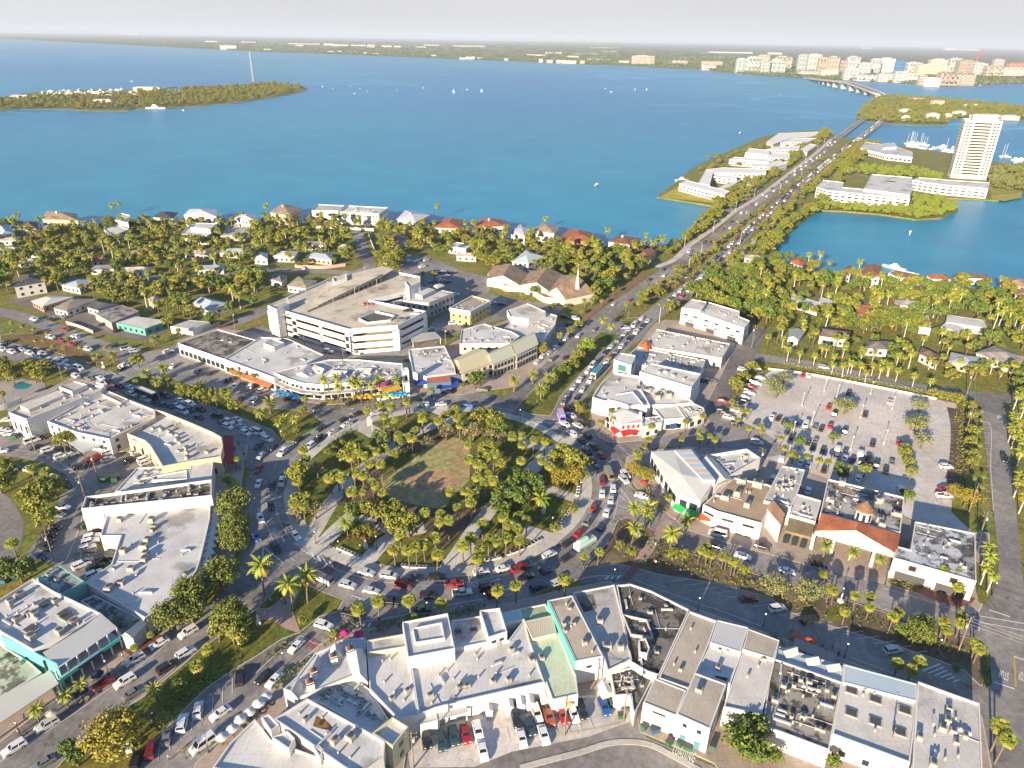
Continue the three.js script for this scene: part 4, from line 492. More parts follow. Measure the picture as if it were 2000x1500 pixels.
{ const L = (f) => pairs(f).map((q) => [q[0] - b.cx, q[1] - b.cz]); const y = b.H - b.par;
  const r0 = L([-101.2,-332,-72.7,-383.2]), n = 16, ra = Math.atan2(-(r0[1][1] - r0[0][1]), r0[1][0] - r0[0][0]), rl = Math.hypot(r0[1][0] - r0[0][0], r0[1][1] - r0[0][1]); for (let k = 0; k < n; k++) { const t = (k + 0.5) / n, x = r0[0][0] + (r0[1][0] - r0[0][0]) * t, z = r0[0][1] + (r0[1][1] - r0[0][1]) * t; box('ramp_beam', b.g, M([0.5, 0.46, 0.4], 'concrete'), x, y + Math.max(0, 3.4 * t - 0.5), z, rl / n + 0.02, 1.5 - (t < 0.15 ? 0.5 : 0), 0.3, ra); if (t > 0.18) box('ramp_column', b.g, M([0.5, 0.46, 0.4], 'concrete'), x, y, z, 0.9, 3.4 * t - 0.45, 0.28, ra); }
  const q = L([-113.3,-326.4,-103.3,-357.8,-100.2,-382.3,-75.9,-401.9,-68.3,-396.1,-72.6,-382.6,-101.5,-333.3]); const rg = new GB(); const P = q.map((v, i) => [v[0], y + [0.05, 0.9, 1.8, 3.3, 3.4, 3.4, 0.1][i], v[1]]); rg.tri(P[0], P[6], P[1]).quad(P[6], P[5], P[2], P[1]).quad(P[5], P[4], P[3], P[2]); mesh('ramp_deck', rg.geo(), b.rm, b.g);
  const w = L([-74.1,-322.6,-68.1,-333.6,-57.4,-327.8,-58.6,-321.5,-68.9,-317.6]); const wg = new GB(), wi = inset(ccw(w), 0.3); wg.walls(ccw(w), y, y + 1.0).ring(ccw(w), wi, y + 1.0).walls(wi, y, y + 1.0, true); const lw = mesh('light_well', wg.geo(), b.wm, b.g); mesh('well_floor', new GB().flat(wi, y + 0.03).geo(), M([0.3, 0.28, 0.26], 'asphalt'), lw);
  for (const [x, z] of L([-105.7,-348.1,-90.3,-341,-81.9,-353.3,-73.1,-367.4,-63.4,-384.9,-83.7,-388.6,-91.5,-376.5,-72.7,-338,-71.2,-341.9,-58.6,-333.1,-98.5,-362.9])) { box('lamp_post', b.g, steelM, x, y, z, 0.16, 6, 0.16); box('lamp_head', b.g, acM, x, y + 6, z, 0.9, 0.15, 0.35); } }
upper(b, 'stair_tower', [-119.9,-331.6,-113.6,-343.4,-110.6,-334.8,-114.2,-326.3], 15.5, null, null, 0.6, 0); upper(b, 'stair_tower', [-98.9,-377.4,-93.4,-385.9,-90.9,-376.6,-96.6,-370.6], 15.5, null, null, 0.6, 0); upper(b, 'lift_tower', [-58.7,-372.6,-51.8,-382.7,-50.6,-373.1,-55.4,-363.9], 15.5, null, null, 0.6, 0);
const garage = b;
b = bld('grey_office', 'grey two-storey office with pale hipped roof beside the parking garage', [-60.6,-362.3,-58,-378.1,-51.3,-386.8,-32.8,-376.5,-44.6,-359], 8.5, { wall: [0.5, 0.5, 0.5], par: 0.2, roofM: paleM }); wins(b, [[0.9, 1.6], [4.6, 1.6]], { gap: 3.2 }); upper(b, 'upper_roof', [-57.2,-372.4,-51.3,-381.6,-42.8,-375.3,-48.5,-364.2], 10.4, null, paleM, 0.05); { const w = pairs([-45.2,-383.8,-41.2,-387.2,-38.4,-384.2,-42.2,-378.7]).map((q) => [q[0] - b.cx, q[1] - b.cz]); pitched(b.g, w, 9.8, 1.2, M([0.6, 0.6, 0.58], 'metal')); }
b = bld('yellow_building', 'yellow two-storey building with pale blue mansard edge', [-33,-351.6,-22.4,-372,-12.3,-364,-22.1,-346.9], 8.5, { wall: [0.64, 0.49, 0.2], roofM: M([0.42, 0.36, 0.3], 'roof'), par: 0.7, cap: [0.6, 0.7, 0.72] }); band(b, 6.3, 2, 0.35, M([0.6, 0.7, 0.72], 'metal', 0.5), 'mansard'); wins(b, [[1, 1.4], [4, 1.4]], { gap: 4, frame: [0.7, 0.65, 0.5] }); clutter(b, 2, 2, 2);
{ const w = pairs([-51.3,-327.8,-38.5,-331.1,-34.7,-323.2,-48.1,-317.4]), c = centre(w), g = group('flat_canopy', 'flat grey canopy over the garage exit', 'canopy', c[0], 0, c[1]); const q = w.map((v) => [v[0] - c[0], v[1] - c[1]]); mesh('canopy_roof', new GB().prism(q, 3.0, 3.25).geo(), greyRoofM, g); for (const v of inset(ccw(q), 0.4)) box('post', g, whiteM, v[0], 0, v[1], 0.25, 3.0, 0.25); }
// church
b = bld('church', 'church with tan shingle roofs and slender white steeple', [-16.1,-427.8,-13.4,-441.6,-1.2,-442.3,31.9,-425.1,46.2,-394,29,-381.9,17.3,-385.8,8.1,-403.8,-5.5,-405.5], 3.6, { par: 0.05, wall: [0.68, 0.64, 0.56], roofM: M([0.42, 0.32, 0.22], 'tile') });
for (const [f, h, r] of [[[-16.4,-414.8,-13.4,-441.8,9.1,-426.6,3.6,-403.5], 4.4, 4.2], [[3.6,-403.5,9.2,-429.2,31.8,-423.8,22.4,-388.1], 4.4, 4.6], [[18.8,-389.6,28.7,-424.3,46.6,-391,28.7,-379], 4.6, 5.4]]) pitched(b.g, pairs(f).map((q) => [q[0] - b.cx, q[1] - b.cz]), h, r, M([0.4, 0.3, 0.21], 'tile', 0.9), 'gable', b.wm, 0, 0.3);
{ const [x, z] = [36.4,-392.7]; box('steeple_base', b.g, whiteM, x - b.cx, 0, z - b.cz, 2, 8, 2); const s = mesh('steeple', new THREE.ConeGeometry(1.3, 11.5, 8), M([0.66, 0.6, 0.55], 'plaster'), b.g); s.position.set(x - b.cx, 13.7, z - b.cz); const c = mesh('cross', new GB().box(0, 5.7, 0, 0.14, 1.5, 0.14).box(0, 6.6, 0, 0.7, 0.14, 0.14).geo(), paintM, s); }
// ---------- north-east block ----------
b = bld('white_modern_office', 'bright white modern office with slot windows and carport below', [88.1,-356,96.7,-370.7,104.2,-366.9,117.7,-352.5,115.2,-344.7,118.9,-338.5,113.2,-328.5,105.3,-337.9,96.8,-348.6], 9, { par: 0.5, roofM: paleM }); wins(b, [[5.4, 0.9]], { w: 2.4, gap: 6 }); wins(b, [[2.6, 0.8]], { w: 2.4, gap: 8, m: glassB }); wins(b, [[0.1, 2.1]], { w: 5, gap: 9, m: darkM }); upper(b, 'penthouse', [87.5,-352.6,95.6,-366.2,102.6,-362.2,96.5,-348.6], 10.4, null, paleM); clutter(b, 3, 2, 2);  // ground-level dark panels paint the shade of the carport openings
b = bld('grey_flat_store', 'long store with pale grey flat roof behind the orange pyramid roof', [65.7,-321.9,71.1,-333.1,103.3,-315.4,95,-298.5,65.6,-310], 5.8, { roofM: paleM, par: 0.4, wall: [0.62, 0.58, 0.5] }); ac(b, [72.8,-326.5,71.4,-324,87.3,-321.4,93,-316.8,80.5,-312.3,98.6,-312.3]); clutter(b, 2, 3, 8); wins(b, [[1.2, 1.6]], { gap: 5 }); pitched(b.g, pairs([59.2,-312.8,64.5,-320.5,66.5,-313.1,62.6,-305.9]).map((q) => [q[0] - b.cx, q[1] - b.cz]), 5, 2.4, M([0.62, 0.2, 0.06], 'tile'), 'hip', b.wm, 0, 0.2);
b = bld('shadowed_low_store', 'low store roof crowded with plant behind the white cinema block', [54.5,-304.1,58.8,-310.9,87.1,-296.6,81.8,-283.2,71.5,-285.5,54,-291.4], 5.4, { roofM: greyRoofM, par: 0.4 }); clutter(b, 12, 7, 8);
b = bld('white_cinema_block', 'tall plain white block above stepped white terraces', [53.2,-271.9,59.5,-280.6,78.5,-270.6,71.7,-257.9], 10.5, { par: 0.5, roofM: M([0.7, 0.68, 0.64], 'roof') }); ac(b, [61.5,-272,64.1,-272.1,70.4,-265.7,66.6,-268.8]); 
b = bld('glass_corner_house', 'white corner block with large dark glass window on the boulevard', [43.9,-283.9,47.7,-291.3,54.1,-288.8,50.6,-278.2], 10.5, { par: 0.4 }); wins(b, [[6.3, 2.8]], { w: 4, gap: 9, m: M([0.05, 0.16, 0.17], null, 0.1) });
b = bld('white_terrace_store', 'low wide white roof terrace beside the tall white block', [32.1,-254.5,36.6,-266.8,43.4,-278.5,54.5,-274.8,52.5,-265.4,53.9,-248.4,47.9,-247.6,42.2,-252.7,37.2,-251.3,34.6,-252.4], 7, { par: 0.9 }); clutter(b, 2, 0, 4); upper(b, 'raised_terrace', [37.6,-251,41.4,-255.7,48.6,-258.6,51.1,-247.9,46,-246,40.7,-249.7], 7.8); wins(b, [[1, 2.4]], { gap: 4.5, fill: 0.6 });
b = bld('rooftop_plant_store', 'white low roof with large cooling units beside the cinema block', [50,-265,57,-273.1,68.4,-265.7,72.3,-254.1,64.3,-252.1,54.5,-251.1], 5.6, { par: 0.6 }); ac(b, [54.9,-263.2,51.9,-263.8,60.1,-261.6,61.6,-263.5,63.2,-259.8,58.5,-258.4], 1.7);
b = bld('red_shutter_shop', 'white gabled corner shop with red windows and red awning', [36.3,-243.1,44.4,-248.5,50.2,-240.8,49.2,-236.5,40.5,-234.9,39.3,-237.2], 5.6, { par: 0.1 }); pitched(b.g, pairs([39,-243.6,45.6,-249.5,50.4,-240.7,40.3,-235]).map((q) => [q[0] - b.cx, q[1] - b.cz]), 5.6, 2.2, metalM, 'hip'); wins(b, [[3.4, 1.5]], { w: 0.9, gap: 1.7, m: M([0.4, 0.01, 0.015], null, 0.6), face: 0.3 }); wins(b, [[0.3, 2]], { gap: 3.2, w: 2, face: 0.3 }); { const a = [40.6,-233.7,47,-237.1]; awning(b, a, 3.2, 0.9, M([0.5, 0.02, 0.015], 'plaster'), 2.2).name = 'red_awning'; const a2 = [39.4,-238.4,40.6,-233.7]; awning(b, a2, 3.2, 0.9, M([0.5, 0.02, 0.015], 'plaster'), 2); } for (const [x, z] of pairs([44.7,-245.2,48.8,-239.8])) box('chimney', b.g, whiteM, x - b.cx, 5.6, z - b.cz, 1, 2.6, 1);
b = bld('low_white_shop', 'low white shop with small dark windows beside the red-windowed shop', [50,-241.4,57.4,-243.3,58,-240.6,57,-238.4,49.2,-234.4], 5, { par: 0.4 }); wins(b, [[0.6, 1.6]], { gap: 4 }); clutter(b, 3, 2, 2);
b = bld('blue_awning_store', 'store with tan flat roof and small blue awning', [55.6,-249.8,65.2,-253.9,66.7,-242.3,57.7,-240.6], 5, { par: 0.5, roofM: paleM }); wins(b, [[0.4, 2]], { gap: 3.5, w: 2.2 }); { const a = [60,-239.4,62.8,-240.4]; awning(b, a, 3.2, 0.7, M([0.02, 0.1, 0.32], 'plaster'), 1.8); }
b = bld('end_shop', 'end shop with sloping white roof near the rear parking lot', [65.3,-254,72,-255.7,75.8,-250.9,75.2,-246.7,67.7,-242,67.1,-246.2], 4.8, { par: 0.35 }); wins(b, [[0.4, 2]], { gap: 3.5, w: 2 }); clutter(b, 5, 2, 2);
// ---------- right block ----------
b = bld('striped_roof_restaurant', 'white restaurant with sloping roofs striped in pale orange and blue', [48.5,-213.2,56.9,-215.1,63.4,-216.6,66.4,-196.1,62.3,-188.2,58.8,-184.1,52.6,-188,50.5,-198.8], 7, { par: 0.1 });
{ const L = (f, y) => { const [x, z] = f; return [x - b.cx, y - b.base, z - b.cz]; }; const g = new GB();
  const A = L([55.8,-211.7], 8.6), B = L([65.5,-193.5], 8.6), Dd = L([48.5,-213.1], 7.1), Cc = L([58.7,-183.9], 7.1), Ee = L([52.5,-187.7], 7.1), Fg = L([50.5,-198.7], 7.1), Hh = L([62.5,-212.8], 7.1), R = L([55,-195.6], 9.2);
  g.tri(A, Dd, R).tri(Dd, Fg, R).tri(Fg, Ee, R).tri(Ee, Cc, R).tri(Cc, B, R).tri(B, A, R); mesh('sloping_roof', g.geo(), metalM, b.g);
  upper(b, 'striped_storey', [55.8,-210.7,61.5,-211.4,65.2,-192.6,61.3,-192.4], 9.3, null, metalM, 0.02); const q = [55.7,-210.6,61.4,-211.2,65.2,-192.4,61.2,-192.3], lp = (i, j, t) => [q[i] + (q[j] - q[i]) * t - b.cx, q[i + 1] + (q[j + 1] - q[i + 1]) * t - b.cz], N = 12;
  for (let k = 0; k < N; k++) { const t = k / N, t2 = (k + 1) / N; mesh('roof_stripe', new GB().prism([lp(0, 6, t), lp(2, 4, t), lp(2, 4, t2), lp(0, 6, t2)], 9.22, 9.3).geo(), M([[0.66, 0.5, 0.4], [0.66, 0.65, 0.6], [0.42, 0.58, 0.66], [0.66, 0.65, 0.6]][k % 4], 'plaster', 0.7), b.g); } }
wins(b, [[2.6, 2.6]], { gap: 3, fill: 0.72, face: 0.25 });
{ const a = [52.7,-188.5,55.1,-185.3,58.8,-183.6]; awning(b, a.slice(0, 4), 3.2, 0.9, M([0.02, 0.42, 0.1], 'plaster'), 2).name = 'green_awning'; awning(b, a.slice(2), 3.2, 0.9, M([0.02, 0.42, 0.1], 'plaster'), 2).name = 'green_awning'; }
b = bld('plant_wing', 'flat white wing holding sunken rooftop plant behind the striped roof', [62.4,-210.1,82.4,-216.3,85.4,-210.3,65.5,-193.3,63.5,-200.9], 7, { par: 1.2 }); clutter(b, 10, 6, 6, 1.2); pitched(b.g, pairs([63.6,-207.3,68.9,-210.1,72.5,-196.8,65.6,-193]).map((q) => [q[0] - b.cx, q[1] - b.cz]), 6.8, 1.4, metalM, 'gable');
b = bld('brown_roof_store', 'store with sandy brown flat roof and five air units', [59.5,-183.2,73,-198.8,83.2,-194.9,85.7,-192.1,74.8,-174.1,62.9,-179.9], 6.4, { roofM: M([0.44, 0.33, 0.22], 'roof', 0.95), par: 0.4 }); ac(b, [67.2,-186.9,75,-196.3,79.6,-194.4,73.1,-183.4,71.7,-189.2], 1.8); clutter(b, 0, 2, 6); wins(b, [[3.6, 0.8]], { w: 3.4, gap: 6, face: 0.2 }); { const a = [58.6,-182.9,62,-182.3]; awning(b, a, 3.1, 0.9, M([0.6, 0.08, 0.02], 'plaster'), 1.8).name = 'orange_awning'; }
b = bld('grey_duct_store', 'narrow store with grey roof and cluster of white fans at its rear', [91.2,-205.5,98,-203.1,91.6,-191,86.1,-181.8,78.7,-185,85.1,-195.8], 7, { roofM: greyRoofM, par: 0.4 }); clutter(b, 10, 5, 6, 1.1); pitched(b.g, pairs([78.4,-181.6,82.9,-183.8,83.7,-178.9,80,-172.7]).map((q) => [q[0] - b.cx, q[1] - b.cz]), 6.8, 1.8, M([0.34, 0.22, 0.16], 'tile'), 'gable', whiteM, 0, 0.2); wins(b, [[0.6, 2], [4.2, 1.4]], { gap: 3 });
b = bld('olive_front_store', 'store with pale roof and olive sloping front between two white buildings', [90.6,-189.8,97.1,-186.2,91.1,-175.2,84.8,-178.6], 6.5, { roofM: paleM, par: 0.4 }); clutter(b, 2, 1, 3); { const w = pairs([85.1,-179,91.4,-176,87.8,-168.9,81.2,-172]).map((q) => [q[0] - b.cx, q[1] - b.cz]); mesh('front_slope', new GB().prism(w, 4.6, 5.4).geo(), M([0.36, 0.3, 0.16], 'tile'), b.g); for (let k = 0; k < 3; k++) box('shop_window', b.g, glassM, w[3][0] + (w[2][0] - w[3][0]) * (k + 0.5) / 3, 0.4, w[3][1] + (w[2][1] - w[3][1]) * (k + 0.5) / 3 - 1.2, 1.6, 2.8, 0.2, -0.3); }
b = bld('cupola_arcade', 'white pedimented arcade with terracotta front roof and octagonal cupola', [102.8,-196.4,122.8,-186.6,112.9,-168.6,93.2,-177.6], 8, { roofM: M([0.5, 0.47, 0.44], 'stained'), par: 0.5 }); ac(b, [98.8,-184.9,99,-184.1,106.4,-194.1,113.5,-184.5,114.7,-185.3,116.3,-177.6,109.7,-174.7,109,-172], 1.5); clutter(b, 3, 4, 6);
{ const L = (f) => pairs(f).map((q) => [q[0] - b.cx, q[1] - b.cz]); const q = L([90.7,-175.2,93.5,-177.6,112.4,-167.6,107,-158.4,100.3,-169.5,88.2,-168.6]); const g = new GB(), y = 8.1; const r = L([101.3,-171])[0];
  const P = (v, h) => [v[0], h, v[1]]; const fl = L([89.3,-170.6])[0], fr = L([108.4,-160.6])[0], rl = L([93.2,-177.2])[0], rb = L([112.3,-167.5])[0], rf = L([99.3,-167.5])[0];
  g.quad(P(fl, 6.5), P(rf, 9.3), P(r, 9.5), P(rl, 8.1)).quad(P(rf, 9.3), P(fr, 6.5), P(rb, 8.1), P(r, 9.5)); mesh('terracotta_roof', g.geo(), M([0.5, 0.17, 0.08], 'tile', 0.85), b.g);
  const w = new GB(); w.tri(P(fl, 6.4), P(fr, 6.4), P(rf, 9.2)); w.quad(P(fl, 5), P(fr, 5), P(fr, 6.4), P(fl, 6.4)); mesh('pediment', w.geo(), M([0.74, 0.68, 0.58], 'plaster'), b.g);
  for (let k = 0; k <= 4; k++) { const t = k / 4, x = fl[0] + (fr[0] - fl[0]) * t, z = fl[1] + (fr[1] - fl[1]) * t; const c = mesh('column', new THREE.CylinderGeometry(0.5, 0.55, 5.1, 12), whiteM, b.g); c.position.set(x, 2.55, z); }
  const [cx, cz] = L([104.4,-174.5])[0], cu = mesh('cupola', new THREE.CylinderGeometry(2.35, 2.45, 4.6, 8), whiteM, b.g); cu.position.set(cx, 9.6, cz); for (let k = 0; k < 8; k++) { const a = (k + 0.5) / 8 * 6.283, o = mesh('louvre', unitBox, glassM, cu); o.scale.set(0.9, 2.4, 0.1); o.position.set(Math.sin(a) * 2.2, 0.1, Math.cos(a) * 2.2); o.rotation.y = a; } const cr = mesh('cupola_roof', new THREE.ConeGeometry(3.0, 2.8, 8), M([0.32, 0.2, 0.12], 'tile'), b.g); cr.position.set(cx, 13.2, cz); const kb = mesh('cornice', new THREE.CylinderGeometry(2.8, 2.6, 0.3, 8), whiteM, cu); kb.position.y = 2.2; }
b = bld('cream_corner_store', 'cream corner store with blotched blue-white roof and arcade below', [120.8,-175.5,135.8,-170.2,124.1,-149.4,115.4,-153.9,106.4,-158.5,109.8,-163.7,112.9,-162.2], 7, { wall: [0.72, 0.66, 0.55], roofM: M([0.62, 0.64, 0.68], 'stained', 0.8), par: 0.3 }); clutter(b, 3, 3, 4); wins(b, [[4.3, 1.5]], { w: 1.6, gap: 6, frame: [0.3, 0.06, 0.03], face: 0.3 }); wins(b, [[0.2, 2.7]], { fill: 0.82, gap: 6, face: 0.3, m: darkM });  // ground-floor dark panels paint the shade inside the recessed arcade
for (const [x, z] of pairs([123.8,-155,125.6,-153.4])) { const d = mesh('dome_awning', new THREE.SphereGeometry(1.8, 12, 6, 0, 6.283, 0, 1.57), M([0.012, 0.016, 0.06], null, 0.7), b.g); d.position.set(x - b.cx, 3, z - b.cz); }
// ---------- homes ----------
const tc = [0.48, 0.17, 0.08], br = [0.24, 0.14, 0.1], gr = [0.3, 0.3, 0.3], bl = [0.42, 0.5, 0.56], tn = [0.48, 0.36, 0.26], pl = [0.66, 0.64, 0.6];
house('white two-storey house with dark slate roof at the end of the corner street', [-277,-378.6,-285,-397.5,-274.4,-399.6,-265.5,-389.6], 7, 2.6, [0.1, 0.1, 0.11], { rows: [[1, 1.4], [4.4, 1.3]], gap: 4.5 });
house('low house with pale blue-grey roof beside the white two-storey house', [-260.2,-393.4,-256.8,-404.5,-245.2,-403.9,-245.7,-387.1], 3.6, 1.6, bl, { map: 'metal' });
house('low house with pale roof and brown wall on the corner street', [-260.1,-365.6,-255.8,-374.8,-241,-373.3,-248.7,-356.9], 3.6, 1.4, pl, { map: 'metal', wall: [0.4, 0.25, 0.2] });
house('low house with grey-tan hipped roof on the corner street', [-242.3,-355.2,-240.7,-370.3,-226.4,-371,-232.4,-350.8], 3.6, 1.5, [0.4, 0.37, 0.32]);
house('low house with dark roof and white gable behind the pink wall', [-226.3,-358,-223.1,-367.4,-210.9,-363.8,-217.6,-353.1], 3.6, 1.8, [0.09, 0.11, 0.12], { type: 'gable' });
b = bld('flat_house', 'flat grey-roofed house with pink walls behind the corner street', [-216.3,-348.1,-208.7,-360.9,-195.3,-352,-200.8,-334.6], 3.8, { wall: [0.6, 0.4, 0.37], roofM: M([0.42, 0.4, 0.38], 'stained'), par: 0.1, cat: 'house' });
b = bld('flat_house', 'turquoise-walled house with flat pale roof', [-198.7,-335,-193.3,-344.5,-174.4,-338.9,-180.6,-327.1], 3.8, { wall: [0.12, 0.34, 0.34], roofM: paleM, par: 0.1, cat: 'house' }); wins(b, [[1, 1.3]], { gap: 3.5 });
house('tiny pink house among palms behind the flat roofs', [-200.2,-371.7,-198.5,-378.9,-192.8,-373.1,-194.3,-365.1], 3.6, 1.2, [0.6, 0.5, 0.46]);
house('house with blue-grey hipped roof near the garden street', [-172.7,-365.6,-173.8,-377.7,-152.7,-365.5,-160.3,-354.1], 4, 2.2, bl, { map: 'metal' });
b = bld('flat_house', 'grey flat-roofed house beside the garden street wall', [-170,-331.5,-164.3,-340.8,-153,-338.5,-158,-328.6], 3.6, { roofM: greyRoofM, par: 0.1, cat: 'house' });
house('white house with pale metal roof at the water, left end', [-375.8,-510.6,-373.2,-523.8,-352.6,-499,-355.1,-487.3], 6, 1.8, [0.62, 0.66, 0.7], { map: 'metal' });
house('brown hip-roofed house on the waterfront', [-358.9,-515.6,-367.3,-534,-354.3,-530,-343.1,-510.1], 6, 2.2, br);
house('tan waterfront mansion with broad hipped roof and chimney', [-353.2,-533,-365.2,-559.3,-337.9,-553.2,-324.5,-530.8], 8, 3, tn, { wall: [0.66, 0.52, 0.36], chimney: true });
house('small tan gatehouse in front of the tan mansion', [-346.2,-520.7,-347.8,-534.7,-335.9,-519.4,-338.4,-510.8], 5, 1.6, tn, { wall: [0.66, 0.52, 0.36] });
b = bld('white_villa', 'stepped white villa with terraces among palms', [-297,-513.2,-297.5,-530.7,-279.9,-515.2,-281.6,-495.6], 6, { par: 0.5, cat: 'villa' }); upper(b, 'upper_storey', [-297.3,-531.3,-303.9,-552.5,-293.6,-546.6,-283.1,-522], 9, null, null, 0.4, 0); wins(b, [[1, 1.6], [3.8, 1.3]], { gap: 3 });
house('white waterfront villa with dark roof and round dormer', [-276.5,-545.7,-278.6,-563.9,-263.7,-562.3,-258.6,-541.4], 8, 2.2, [0.08, 0.09, 0.11]);
house('large white villa with white hipped metal roofs on the waterfront', [-254.1,-549.4,-258.1,-571.1,-236.8,-571.2,-227.3,-546.1], 9, 2.4, [0.62, 0.64, 0.66], { map: 'metal' });
b = bld('white_villa', 'white modern villa with stepped flat roofs near the shore', [-236.9,-502.8,-241.2,-530.8,-228.3,-534.5,-217.1,-520.5,-216,-497.9], 6.5, { par: 0.5, cat: 'villa' }); upper(b, 'upper_storey', [-232.9,-511.7,-235.7,-525.4,-219.3,-524.5,-217.2,-507], 9); wins(b, [[1, 1.6], [4, 1.3]], { gap: 3 });
b = bld('flat_house', 'tan flat-roofed house behind the palms near the shore', [-210.4,-506.2,-215.9,-533.7,-198.8,-534.9,-191.3,-512.7], 4.5, { wall: [0.56, 0.5, 0.42], roofM: tanRoofM, par: 0.2, cat: 'house' }); clutter(b, 2, 1, 2);
house('white waterfront house with pale roof beside the red-walled garden', [-216.6,-550.1,-215.3,-563.5,-203.5,-564.4,-196.1,-541.7], 7, 2, [0.6, 0.62, 0.64], { map: 'metal' });
house('waterfront house with sandy hipped roof and chimney', [-193.9,-568.3,-194.2,-601.4,-173.7,-585.5,-175.4,-558.8], 8, 3, tn, { wall: [0.6, 0.47, 0.34], chimney: true });
b = bld('modern_villa', 'white cubic villa with deep balcony on the waterfront', [-161.9,-573.6,-163,-596.4,-139.9,-593.2,-141,-573.7], 9, { par: 0.5, cat: 'villa', roofM: greyRoofM }); wins(b, [[4.4, 2.2]], { w: 5, gap: 9 }); wins(b, [[0.5, 2.2]], { w: 3, gap: 6 });
b = bld('modern_villa', 'long white cubic villa with roof terrace on the waterfront', [-137.7,-566.1,-135.9,-588.7,-102.6,-583.9,-106.1,-561.1], 10, { par: 0.6, cat: 'villa', roofM: paleM }); wins(b, [[6.8, 0.9]], { gap: 2.6, w: 1.6 }); wins(b, [[2.4, 1.8]], { gap: 6, w: 2, m: M([0.12, 0.3, 0.26], null, 0.2) }); clutter(b, 8, 4, 4);
house('white colonnaded villa with pale tower roof on the waterfront', [-91.1,-552.5,-88.5,-584.7,-66.7,-567.6,-74.9,-543], 8, 2.2, [0.62, 0.64, 0.66], { map: 'metal', chimney: true });
house('terracotta-roofed villa beside a tall single palm', [-60.3,-531.8,-55.2,-561.7,-39.8,-558.4,-39.7,-529.2], 7, 2.4, tc, { wall: [0.6, 0.5, 0.42] });
house('white villa with long terracotta roof and dormers on the waterfront', [-30.4,-529.7,-25.2,-562.5,-6.8,-554.2,-7.5,-535.2], 8, 2.6, tc, { chimney: true });
house('house with steep grey-brown roof among dense trees', [-93,-502.5,-88.1,-520.2,-76.3,-510.9,-80.4,-494.1], 4.6, 2.6, [0.27, 0.24, 0.23]);
house('house with olive-brown hipped roof among palms', [-65.7,-505.7,-61.6,-518.6,-50.6,-513.3,-53,-498], 4.6, 2, [0.3, 0.23, 0.15]);
b = bld('white_villa', 'white flat-roofed house with bluish deck among trees', [-45.3,-486.6,-41.3,-497.9,-28.1,-491.7,-32.9,-479.7], 5, { par: 0.3, cat: 'villa' }); wins(b, [[1, 1.3]], { gap: 3.5 });
house('house with blue-grey roof behind the long pink wall', [-137,-459,-134.1,-469.1,-120.2,-465.2,-117.7,-451.1], 4, 1.6, bl, { map: 'metal', wall: [0.6, 0.42, 0.38] });
house('long pale-roofed house behind palms on the residential street', [-158.2,-458.3,-156.1,-471,-144.5,-471.1,-143.7,-457.7], 4, 1.4, pl, { map: 'metal' });
house('pale-roofed house at the bend of the residential street', [-169,-453.1,-170.2,-466.9,-163.4,-464.8,-159,-450.7], 4, 1.4, pl, { map: 'metal' });
house('tan hip-roofed house with white carport near the garage', [-131.5,-397.7,-129.6,-415.6,-115.9,-407.7,-118.1,-392.5], 4, 2, [0.45, 0.41, 0.3]);
house('grey-roofed house behind the round green tree', [-147.2,-411.6,-144.8,-420,-136.5,-416.8,-136,-403.5], 4, 1.5, gr);
house('white three-storey waterfront house with grey metal roof', [-2.8,-523.6,4.8,-543.1,12.3,-525.8,7.4,-505.4], 8, 1.8, [0.5, 0.52, 0.54], { map: 'metal' });
house('tan and white waterfront house with dormers behind a yellow tree', [12.3,-524.6,21.5,-547.6,33.7,-534,29,-514.2], 8, 2.4, [0.5, 0.4, 0.3]);
house('sprawling terracotta-roofed villa on the waterfront', [30.1,-498.4,40.3,-534.7,57,-526,59.2,-501.3], 6.5, 3, tc, { wall: [0.5, 0.26, 0.16] });
house('cream villa with brown tiled roof and chimney near the causeway', [65.3,-494.8,74.5,-510.1,90.5,-505.3,79.6,-486.4], 8, 2.4, [0.28, 0.13, 0.08], { wall: [0.7, 0.6, 0.48], chimney: true });
house('small brown-roofed house beside the causeway path', [81.6,-470.5,91.6,-489,97.8,-482.7,89.2,-467.8], 5, 2, [0.34, 0.15, 0.09], { wall: [0.66, 0.58, 0.48] });
house('house with pale aqua pyramid roof behind the church', [-1.7,-447,8.1,-476.2,20.7,-460.2,9.3,-443.3], 6, 2.6, [0.5, 0.6, 0.62], { map: 'metal' });
house('tall white villa with terracotta hipped roof at the basin', [212,-423.6,224.7,-447.6,234.3,-446.7,223.2,-422.4], 7.5, 2.2, [0.42, 0.17, 0.09]);
b = bld('basin_villa', 'white terraced villa with terracotta trim beside a moored yacht', [234.5,-435.8,243.3,-444.6,253.4,-434.7,244.4,-422.4,235.6,-428.4], 6, { par: 0.4, cat: 'villa', roofM: M([0.52, 0.24, 0.15], 'tile') }); wins(b, [[1, 1.8], [3.8, 1.3]], { gap: 3 });
house('terracotta-roofed house behind two tall royal palms', [180.2,-457.5,186.6,-469.1,192.7,-459.7,184.5,-446.1], 6, 2, tc);
house('small terracotta-roofed house left of the white basin villa', [207.9,-439.8,214.2,-449.2,217.6,-447.1,209.6,-432.3], 6, 1.6, tc);
b = bld('flat_house', 'long low white-roofed house beyond the green hedge wall', [156.3,-386,161.4,-397.4,171.8,-383.4,166.4,-371.6], 4, { par: 0.1, cat: 'house', roofM: paleM }); b = bld('flat_house', 'short low white-roofed house beside the long white roof', [170.6,-382.3,175.8,-392,180.9,-386.1,176.2,-378.3], 4, { par: 0.1, cat: 'house' });
